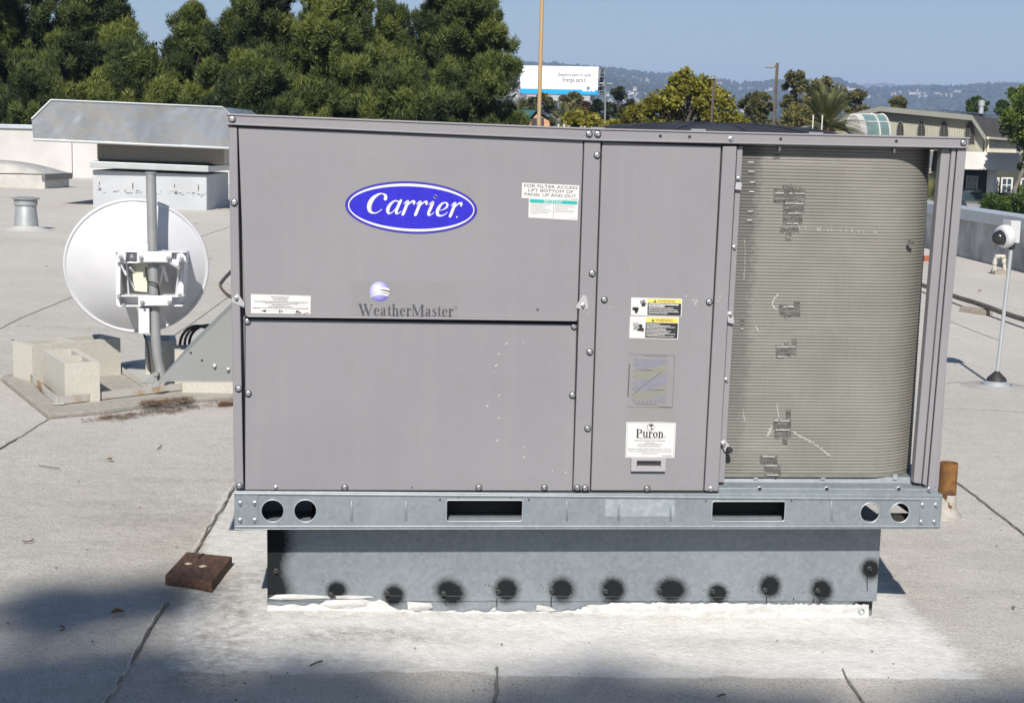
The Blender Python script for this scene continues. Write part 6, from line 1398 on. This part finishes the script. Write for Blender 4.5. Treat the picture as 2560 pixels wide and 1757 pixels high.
# solar panels on the shallow slope, one by one
SOLAR = pmat('solar_panel', (.10,.13,.20), (.08,.10,.16), 2, .2, .1, 0); slope = (bd-ap); sn = slope.normalized()
for i in range(10):
    u = .46+.047*i; p = ap+slope*u+sd_*4.2+Vector((0,0,.12)); q = p+sn*slope.length*.042
    b = B(); b.prism([p, q, q+sd_*9+Vector((0,0,.05)), p+sd_*9+Vector((0,0,.05))], (0,0,.06)); obj('solar_panel', b, SOLAR, ch)
vc = at(2453,271,92); b = B(); kx = .028; b.lathe([(kx*6,-1.2),(kx*6,.12),(kx*8,.14),(kx*8,.45),(kx*5,.52),(.001,.54)], 20, Matrix.Translation(vc)); obj('roof_vent', b, GALV2, ch, smooth=35)
# glazed barrel vault over the entrance
VG = pmat('green_glass', (.16,.26,.25), (.20,.31,.30), 1.2, .12, 0, 0, spec=.6)
va = empty('entrance_vault', at(2135,345,78), 'glazed barrel vault with a white arched end beside the gabled building', 'canopy')
Yv_ = 78
def arc(o_, sx=1.0, n=18): return [at(2134+o_-22*sx*math.cos(math.pi*i/n), 338-54*sx*math.sin(math.pi*i/n), Yv_) for i in range(n+1)]
sh = at(2165,338,Yv_+.8)-at(2152,338,Yv_); ln = at(2222,338,Yv_+2.5)-at(2152,338,Yv_)
b = B(); a0 = arc(0); b.prism(a0, sh*.98); obj('end_wall', b, WHITEP, va); b = B(); b.prism([p+Vector((0,-.04,0)) for p in arc(0,.95)], (0,.03,0)); obj('end_shade', b, pmat('shaded_stucco', (.36,.355,.35), (.32,.315,.31), 1, .85, 0, 0), va)  # grey disc paints the shade onto the white arched end
b = B(); a1 = [p+sh for p in arc(0,.97)]; a2 = [p+ln for p in arc(0,.97)]; m = len(a1); b.add(a1+a2, [[i, i+1, m+i+1, m+i] for i in range(m-1)]); obj('glass', b, VG, va, smooth=40)
for f in (.55, 1.0):
    b = B(); b.tube([p+sh.lerp(ln, f) for p in arc(0,.99)], .06, 6); obj('rib', b, WHITEP, va, smooth=60)
for i in (9, 14):
    b = B(); b.tube([arc(0,.98)[i]+sh, arc(0,.98)[i]+ln], .035, 6); obj('glazing_bar', b, WHITEP, va, smooth=60)
b = B(); P = [at(2134-9+-8*math.cos(math.pi*i/10)+4, 338-12*math.sin(math.pi*i/10), Yv_-.03) for i in range(11)]; b.prism(P, (0,.05,0)); obj('lunette', b, TRIM, va)
# white porch with column and the windows under it
po = empty('porch', at(2480,520,74), 'white porch canopy with a round column in front of the gabled building', 'porch')
a_, c_ = at(2400,424,74), at(2546,427,74); zt3 = at(2470,381,74).z
b = B(); b.hexa([a_, c_, c_+Vector((1.2,6,0)), a_+Vector((0,6,0)), Vector((a_.x,74,zt3)), Vector((c_.x,74,zt3)), Vector((c_.x+1.2,80,zt3)), Vector((a_.x,80,zt3))]); obj('canopy', b, WHITEP, po, bevel=.03)
cb_ = at(2477,470,75); b = B(); b.lathe([(.26,LOT_Z),(.24,LOT_Z+.1),(.24,a_.z)], 20, Matrix.Translation((cb_.x,75,0))); obj('column', b, WHITEP, po, smooth=40)
DKS = pmat('shaded_siding', (.075,.08,.065), (.05,.055,.045), 1, .9, 0, .1, 9)  # shadow under the canopy is put into this dark wall colour
w0, w1 = at(2395,440,79), at(2640,440,79.5); gw = empty('ground_floor', (w0.x, 79, LOT_Z), 'shaded ground-floor wall with white-framed windows under the porch', 'wall')
b = B(); b.hexa([(w0.x,79,LOT_Z),(w1.x,79.5,LOT_Z),(w1.x,79.9,LOT_Z),(w0.x,79.4,LOT_Z),(w0.x,79,zt3-.1),(w1.x,79.5,zt3-.1),(w1.x,79.9,zt3-.1),(w0.x,79.4,zt3-.1)]); obj('wall', b, DKS, gw)
GLS = pmat('window_glass', (.03,.05,.06), (.05,.08,.10), 1.5, .06, 0, 0, spec=.8)
for x0, x1, y0, y1 in ((2415,2427,441,475),(2430,2443,442,477),(2483,2496,446,478),(2502,2530,446,480),(2550,2578,448,482),(2588,2616,448,482)):
    A, C = at(x0,y1,78.9), at(x1,y0,78.9); b = B(); b.box(A.x, C.x, 78.9, 78.95, A.z, C.z); wn = obj('window', b, GLS, gw); t = .045; b = B()
    b.box(A.x-t, A.x+t, 78.84, 78.9, A.z-t, C.z+t); b.box(C.x-t, C.x+t, 78.84, 78.9, A.z-t, C.z+t); b.box(A.x+t, C.x-t, 78.845, 78.9, A.z-t, A.z+t); b.box(A.x+t, C.x-t, 78.845, 78.9, C.z-t, C.z+t)
    mx2 = (A.x+C.x)/2; mz = (A.z+C.z)/2; b.box(mx2-.03, mx2+.03, 78.85, 78.9, A.z+t, C.z-t); b.box(A.x+t, C.x-t, 78.852, 78.9, mz-.025, mz+.025); obj('frame', b, WHITEP, wn)
# hedge
cl = []
for i in range(70): p = at(random.uniform(2466,2600), random.uniform(495,530), random.uniform(61,63)); s = random.uniform(.28,.42); cl.append((p.x,p.y,p.z,s,s,s*.8))
hb = at(2510,530,62); hb.z = LOT_Z
hg = plant('hedge', hb, 'clipped green hedge in front of the porch column', 'hedge', cl, GREENL, 150, .10, .07, None, (hb.x, hb.y, hb.z+.8), .05, .3, .5, 81, .02, .12, .35)
# ---- cars
TYRE = RUBBER
def car(name, loc, rz, paint, label, suv=False, L=4.5, Wd=1.8):
    H = 1.75 if suv else 1.42; e = empty(name, loc, label, 'car'); M = Matrix.Translation(loc) @ Matrix.Rotation(rz, 4, 'Z')
    def put(nm, b, mat, smooth=35, bevel=.04, par=e):
        b.v = [tuple(M @ Vector(v)) for v in b.v]; return obj(nm, b, mat, par, smooth=smooth, bevel=bevel)
    hl = L/2; prof = [(-hl,.42),(-hl,.75),(-hl+.25,.90 if not suv else 1.0),(-hl+1.2,.98 if not suv else 1.10),(hl-.9,1.0 if not suv else 1.1),(hl-.05,.92 if not suv else 1.0),(hl,.70),(hl,.38),(-hl+.1,.30)]
    b = B(); b.prism([(x, -Wd/2, z) for x, z in prof], (0, Wd, 0)); put('body', b, paint)
    zc = prof[3][1]-.02; cabp = [(-hl+1.15,zc),(-hl+1.75,H-.08),(-hl+2.2,H),(hl-1.25,H-.02),(hl-.85 if not suv else hl-.6,H-.12),(hl-.45 if not suv else hl-.25,zc)]
    b = B(); m = len(cabp); vs = [(x, -Wd/2+.08+.12*(z-zc)/(H-zc), z) for x, z in cabp]+[(x, Wd/2-.08-.12*(z-zc)/(H-zc), z) for x, z in cabp]
    b.add(vs, [list(range(m)), [m+i for i in reversed(range(m))]]+[[(i+1) % m, i, m+i, m+(i+1) % m] for i in range(m)]); put('roof', b, paint, bevel=.05)
    b = B(); b.add([(-hl+1.13,-Wd/2+.16,zc+.06),(-hl+1.13,Wd/2-.16,zc+.06),(-hl+1.66,Wd/2-.26,H-.14),(-hl+1.66,-Wd/2+.26,H-.14)], [(0,1,2,3)]); put('windscreen', b, GLS, None, 0)
    b = B(); b.add([(cabp[-1][0]+.015,-Wd/2+.16,zc+.06),(cabp[-1][0]+.015,Wd/2-.16,zc+.06),(cabp[-2][0]+.03,Wd/2-.26,H-.18),(cabp[-2][0]+.03,-Wd/2+.26,H-.18)], [(0,1,2,3)]); put('rear_window', b, GLS, None, 0)
    for sg in (-1, 1):
        for x0, x1, x2, x3 in ((-hl+1.45,hl-2.1,hl-2.1,-hl+1.95), (hl-1.98,hl-.75,hl-1.15,hl-1.98)):
            yl, yt = sg*(Wd/2-.068), sg*(Wd/2-.175); b = B(); b.add([(x0,yl,zc+.06),(x1,yl,zc+.06),(x2,yt,H-.12),(x3,yt,H-.12)], [(0,1,2,3)]); put('side_window', b, GLS, None, 0)
        b = B(); b.box(-hl-.01, -hl+.12, sg*.62-.18, sg*.62+.18, .66, .80); put('headlight', b, WHITEP, None, .01)
        b = B(); b.box(hl-.10, hl+.01, sg*.68-.13, sg*.68+.13, .70, .86); put('tail_light', b, pmat_red, None, .01)
        for xw in (-hl+.85, hl-.85):
            b = B(); Mw = Matrix.Translation((xw, sg*(Wd/2-.10), .32)) @ Matrix.Rotation(math.pi/2, 4, 'X'); b.lathe([(.20,-.1),(.32,-.1),(.33,0),(.32,.1),(.20,.1)], 20, Mw); ty = put('wheel', b, TYRE, 40, 0)
            b = B(); b.lathe([(.001,.07*-sg),(.20,.09*-sg)], 14, Mw); put('rim', b, GALV2, 40, 0, ty)
    b = B(); b.box(-hl-.02, -hl+.1, -.42, .42, .58, .72); put('grille', b, RUBBER, None, .01); b = B(); b.box(-hl-.06, -hl+.15, -Wd/2+.06, Wd/2-.06, .38, .54); put('bumper', b, paint if not suv else WHITEP, None, .03)
    return e
pmat_red = pmat('tail_red', (.4,.02,.02), (.35,.02,.02), 3, .3, 0, 0)
CARW = pmat('car_white', (.72,.73,.74), (.68,.69,.70), 2, .22, 0, 0, spec=.6); CARS = pmat('car_silver', (.42,.42,.41), (.38,.38,.37), 2, .28, .5, 0); CARB = pmat('car_navy', (.02,.022,.075), (.03,.03,.09), 2, .2, .1, 0, spec=.6); CARD = pmat('car_dark', (.03,.04,.05), (.04,.05,.06), 2, .2, .1, 0, spec=.6)
def cl_(px, py, Y): p = at(px, py, Y); return Vector((p.x, p.y, LOT_Z))
car('parked_car', cl_(2413,520,76), 1.45, CARS, 'silver off-roader facing the viewer beside the white porch', True)
car('parked_car', cl_(2462,528,47), .35, CARW, 'white car whose roof shows just above the right parapet, left of another', False)
car('parked_car', cl_(2512,530,45.5), .25, CARW, 'white car with dark side windows just above the right parapet', False)
car('parked_car', cl_(2556,531,44), .2, CARB, 'navy blue car at the right edge above the parapet', True)
car('parked_car', cl_(2318,510,60), .5, CARD, 'dark car glimpsed between the coil and the corner post', True)
# ================================================================== HILLS, FAR TOWN, AIR
ridge = [(700,165),(1100,160),(1255,157),(1300,163),(1400,170),(1520,178),(1570,184),(1620,190),(1700,192),(1790,204),(1850,211),(1900,213),(1940,207),(1985,207),(2030,210),(2075,204),(2100,208),(2120,216),(2170,226),(2260,224),(2330,222),(2400,222),(2440,219),(2474,216),(2534,217),(2620,220),(3200,235),(4200,250)]
YR = 4300.0
rp_ = [at(x, y, YR) for x, y in ridge]; rx_ = np.array([p.x for p in rp_]); rz_ = np.array([p.z for p in rp_])
def hill_h(X, Y):
    ang = X/Y*YR; zr = np.interp(ang, rx_, rz_); s = np.clip((Y-1000)/(YR-1000), 0, 1.25)
    prof = np.interp(s, [0,.12,.3,.5,.7,.85,1.0,1.12,1.25], [-.06,.06,.12,.36,.55,.80,1.0,.82,.6])
    nz = (vnoise(X, Y, 1/420, 31)-.5)*.28+(vnoise(X, Y, 1/170, 32)-.5)*.13+(vnoise(X, Y, 1/60, 33)-.5)*.05
    env = np.sin(np.pi*np.clip(s, 0, 1))**.7
    return GROUND_Z+(zr-GROUND_Z)*prof + zr*nz*env*1.1
hx = np.linspace(-900, 4600, 230); hy = np.linspace(900, 5300, 150); HX, HY = np.meshgrid(hx, hy); HX = HX*(HY/YR*.85+.15)
HZ = hill_h(HX, HY); woods = vnoise(HX, HY, 1/330, 41)*.6+vnoise(HX, HY, 1/110, 42)*.4
def hill_mat(name):
    m, t, p = nodes(name); a = attr(t, 'woods').outputs['Fac']; n1 = noise(t, .03, 6, .7)
    k = math_(t, 'ADD', a, math_(t, 'MULTIPLY', math_(t, 'SUBTRACT', n1, .5), .55)); col = ramp(t, k, [(.34, (.20,.155,.095)), (.45, (.06,.068,.04)), (.62, (.028,.04,.022))])
    t.links.new(col, p.inputs['Base Color']); p.inputs['Roughness'].default_value = .95; return m
HM_ = hill_mat('hill_grass_and_woods')
ii = np.arange(HX.size).reshape(HX.shape); hq = np.stack([ii[:-1,:-1], ii[:-1,1:], ii[1:,1:], ii[1:,:-1]], -1).reshape(-1, 4)
tag(link('hills', fast_mesh('hills', np.stack([HX,HY,HZ], -1).reshape(-1,3), hq, HM_, {'woods': woods.ravel()}, True)), kind='structure')
fr_x = [(1900,240),(2100,222),(2150,213),(2205,208),(2252,214),(2308,211),(2361,213),(2408,221),(2500,228),(2700,240)]
fp_ = [at(x, y, 7600) for x, y in fr_x]; xs = np.linspace(fp_[0].x, fp_[-1].x, 90); zs = np.interp(xs, [p.x for p in fp_], [p.z for p in fp_])+rng.normal(0,3,90)
V = np.concatenate([np.stack([xs, np.full(90,y_), zs*f_], -1) for y_, f_ in ((5600,-.1),(6500,.45),(7600,1),(8300,.5))]); ii = np.arange(360).reshape(4,90); hq = np.stack([ii[:-1,:-1], ii[:-1,1:], ii[1:,1:], ii[1:,:-1]], -1).reshape(-1,4)
tag(link('far_hills', fast_mesh('far_hills', V, hq, HM_, {'woods': np.full(360,.40)}, True)), kind='structure')
# woods on the hills: crowns too far to count
n = 9000; yw = rng.uniform(1500, 4330, n); yw[:1400] = rng.uniform(4200, 4340, 1400); ax_ = rng.uniform(.05, .50, n); xw = (yw+3.8)*(ax_-.02)
wv = vnoise(xw, yw, 1/330, 41)*.6+vnoise(xw, yw, 1/110, 42)*.4; keep = (wv > .44) | (rng.random(n) < .12); keep[:1400] = rng.random(1400) < (.25+.9*(vnoise(xw[:1400], yw[:1400], 1/50, 44) > .52))
xw, yw = xw[keep], yw[keep]; zw = hill_h(xw, yw); hh = rng.uniform(7, 15, len(xw)); ww = hh*rng.uniform(.3,.55,len(xw)); k = 6; vs = []
rings = [(0,.0,.7),(1,.35,1.0),(2,.7,.75)]
A = np.linspace(0, 2*np.pi, k, endpoint=False); pieces = []
for _, fz, fr2 in rings: pieces.append(np.stack([xw[:,None]+np.cos(A)*ww[:,None]*fr2*rng.uniform(.7,1.2,(len(xw),k)), yw[:,None]+np.sin(A)*ww[:,None]*fr2, np.repeat((zw+hh*fz)[:,None],k,1)], -1))
tipv = np.stack([xw, yw, zw+hh], -1)[:,None,:]; V = np.concatenate(pieces+[tipv], 1); nv_ = V.shape[1]; base_i = np.arange(len(xw))*nv_; F4 = []
for rr in range(2):
    for j in range(k): F4.append(np.stack([base_i+rr*k+j, base_i+rr*k+(j+1) % k, base_i+(rr+1)*k+(j+1) % k, base_i+(rr+1)*k+j], -1))
for j in range(k): F4.append(np.stack([base_i+2*k+j, base_i+2*k+(j+1) % k, base_i+3*k, base_i+3*k], -1))
F4 = np.concatenate(F4); tri = F4[:,2] == F4[:,3]; T3 = np.concatenate([F4[~tri][:,[0,1,2]], F4[~tri][:,[0,2,3]], F4[tri][:,:3]])
tag(link('hill_woods', fast_mesh('hill_woods', V.reshape(-1,3), T3, DARKL, {'tint': np.repeat(rng.random(len(xw)), nv_)})), 'dark woods covering the hazy hills on the skyline', 'woods', kind='stuff')
# houses on the hillside, one shared mesh per type
HW = pmat('house_pale', (.58,.57,.54), (.48,.47,.44), .05, .8, 0, 0); HR = pmat('house_roof', (.26,.22,.20), (.34,.30,.27), .05, .8, 0, 0)
def house_mesh(L, D, H, R_):
    b = B(); b.m = 0; b.hexa([(-L/2,-D/2,-6),(L/2,-D/2,-6),(L/2,D/2,-6),(-L/2,D/2,-6),(-L/2,-D/2,H),(L/2,-D/2,H),(L/2,D/2,H),(-L/2,D/2,H)])
    b.m = 1; b.add([(-L/2-.6,-D/2-.6,H+.05),(L/2+.6,-D/2-.6,H+.05),(L/2+.6,D/2+.6,H+.05),(-L/2-.6,D/2+.6,H+.05),(-L/2,0,H+R_),(L/2,0,H+R_)], [(0,1,5,4),(2,3,4,5),(1,2,5),(3,0,4),(3,2,1,0)])
    for x in np.linspace(-L/2+2, L/2-2, 4): b.add([(x-.7,-D/2-.03,1.2),(x+.7,-D/2-.03,1.2),(x+.7,-D/2-.03,2.8),(x-.7,-D/2-.03,2.8)], [(0,1,2,3)])
    return mesh_of('hillside_house', b, [HW, HR])
HMS = [house_mesh(10,8,3,2.5), house_mesh(7,6,3.5,2.2), house_mesh(16,9,3,1.6), house_mesh(26,10,3,1.2)]
r = random.Random(91); hn = 0
def hill_house(px, py, mesh_i):
    """march along the sight line to the hillside"""
    global hn
    d = Vector(_f + _r*(px-W0/2)/FPX - _u*(py-H0/2)/FPX); c = Vector(CAM)
    for Y in np.arange(1150, 4400, 12):
        p = c+d*((Y-c.y)/d.y); h = float(hill_h(np.array([p.x]), np.array([p.y]))[0])
        if p.z <= h:
            o = link('hillside_house', HMS[mesh_i]); o.location = (p.x, p.y, h+1); o.rotation_euler = (0,0,r.uniform(-.5,.5)); tag(o, 'small pale house on the distant hazy hillside', 'house', 'hillside houses'); return
for px, py, mi in ((1536,187,1),(1568,189,1),(1553,194,2),(1580,197,2),(1592,201,1),(1606,204,0),(1613,201,0),(1620,206,1),(1616,209,0),(1678,199,3),(1586,226,1),(1800,211,2),(1845,230,1),(1855,228,0),(1870,224,3),(1885,224,2),(1912,230,0),(1927,226,0),(2110,222,3),(2126,226,3),(2140,230,2),(2262,235,3),(2283,236,3),(2303,236,3),(2300,246,1),(2312,244,0),(2360,246,1),(2374,245,0),(2372,240,3),(2350,241,1),(1530,170,0)): hill_house(px, py, mi)
for i in range(46): hill_house(r.uniform(1515,1625), r.uniform(234,285), r.choice((0,1,1,2)))
for i in range(14): hill_house(r.uniform(1820,1900), r.uniform(268,295), r.choice((1,2,3)))
for i in range(22): hill_house(r.uniform(1265,1300), r.uniform(180,260), r.choice((0,1)))
for i in range(26): hill_house(r.uniform(1630,2420), r.uniform(222,262), r.choice((0,1,2)))
# the air between here and the hills
HAZE_D = 1.8e-4
hz = bpy.data.materials.new('haze_air'); hz.use_nodes = True; t = hz.node_tree; t.nodes.clear(); out = t.nodes.new('ShaderNodeOutputMaterial'); pv = t.nodes.new('ShaderNodeVolumePrincipled')
pv.inputs['Color'].default_value = (.50,.66,1.0,1); pv.inputs['Density'].default_value = HAZE_D; pv.inputs['Anisotropy'].default_value = 0.0; t.links.new(pv.outputs[0], out.inputs['Volume'])
b = B(); b.box(-9500, 9500, -4500, 9500, GROUND_Z-1.0, 420.0); tag(obj('haze', b, hz), 'thin blue haze between the roof and the distant hills', 'haze', kind='stuff')
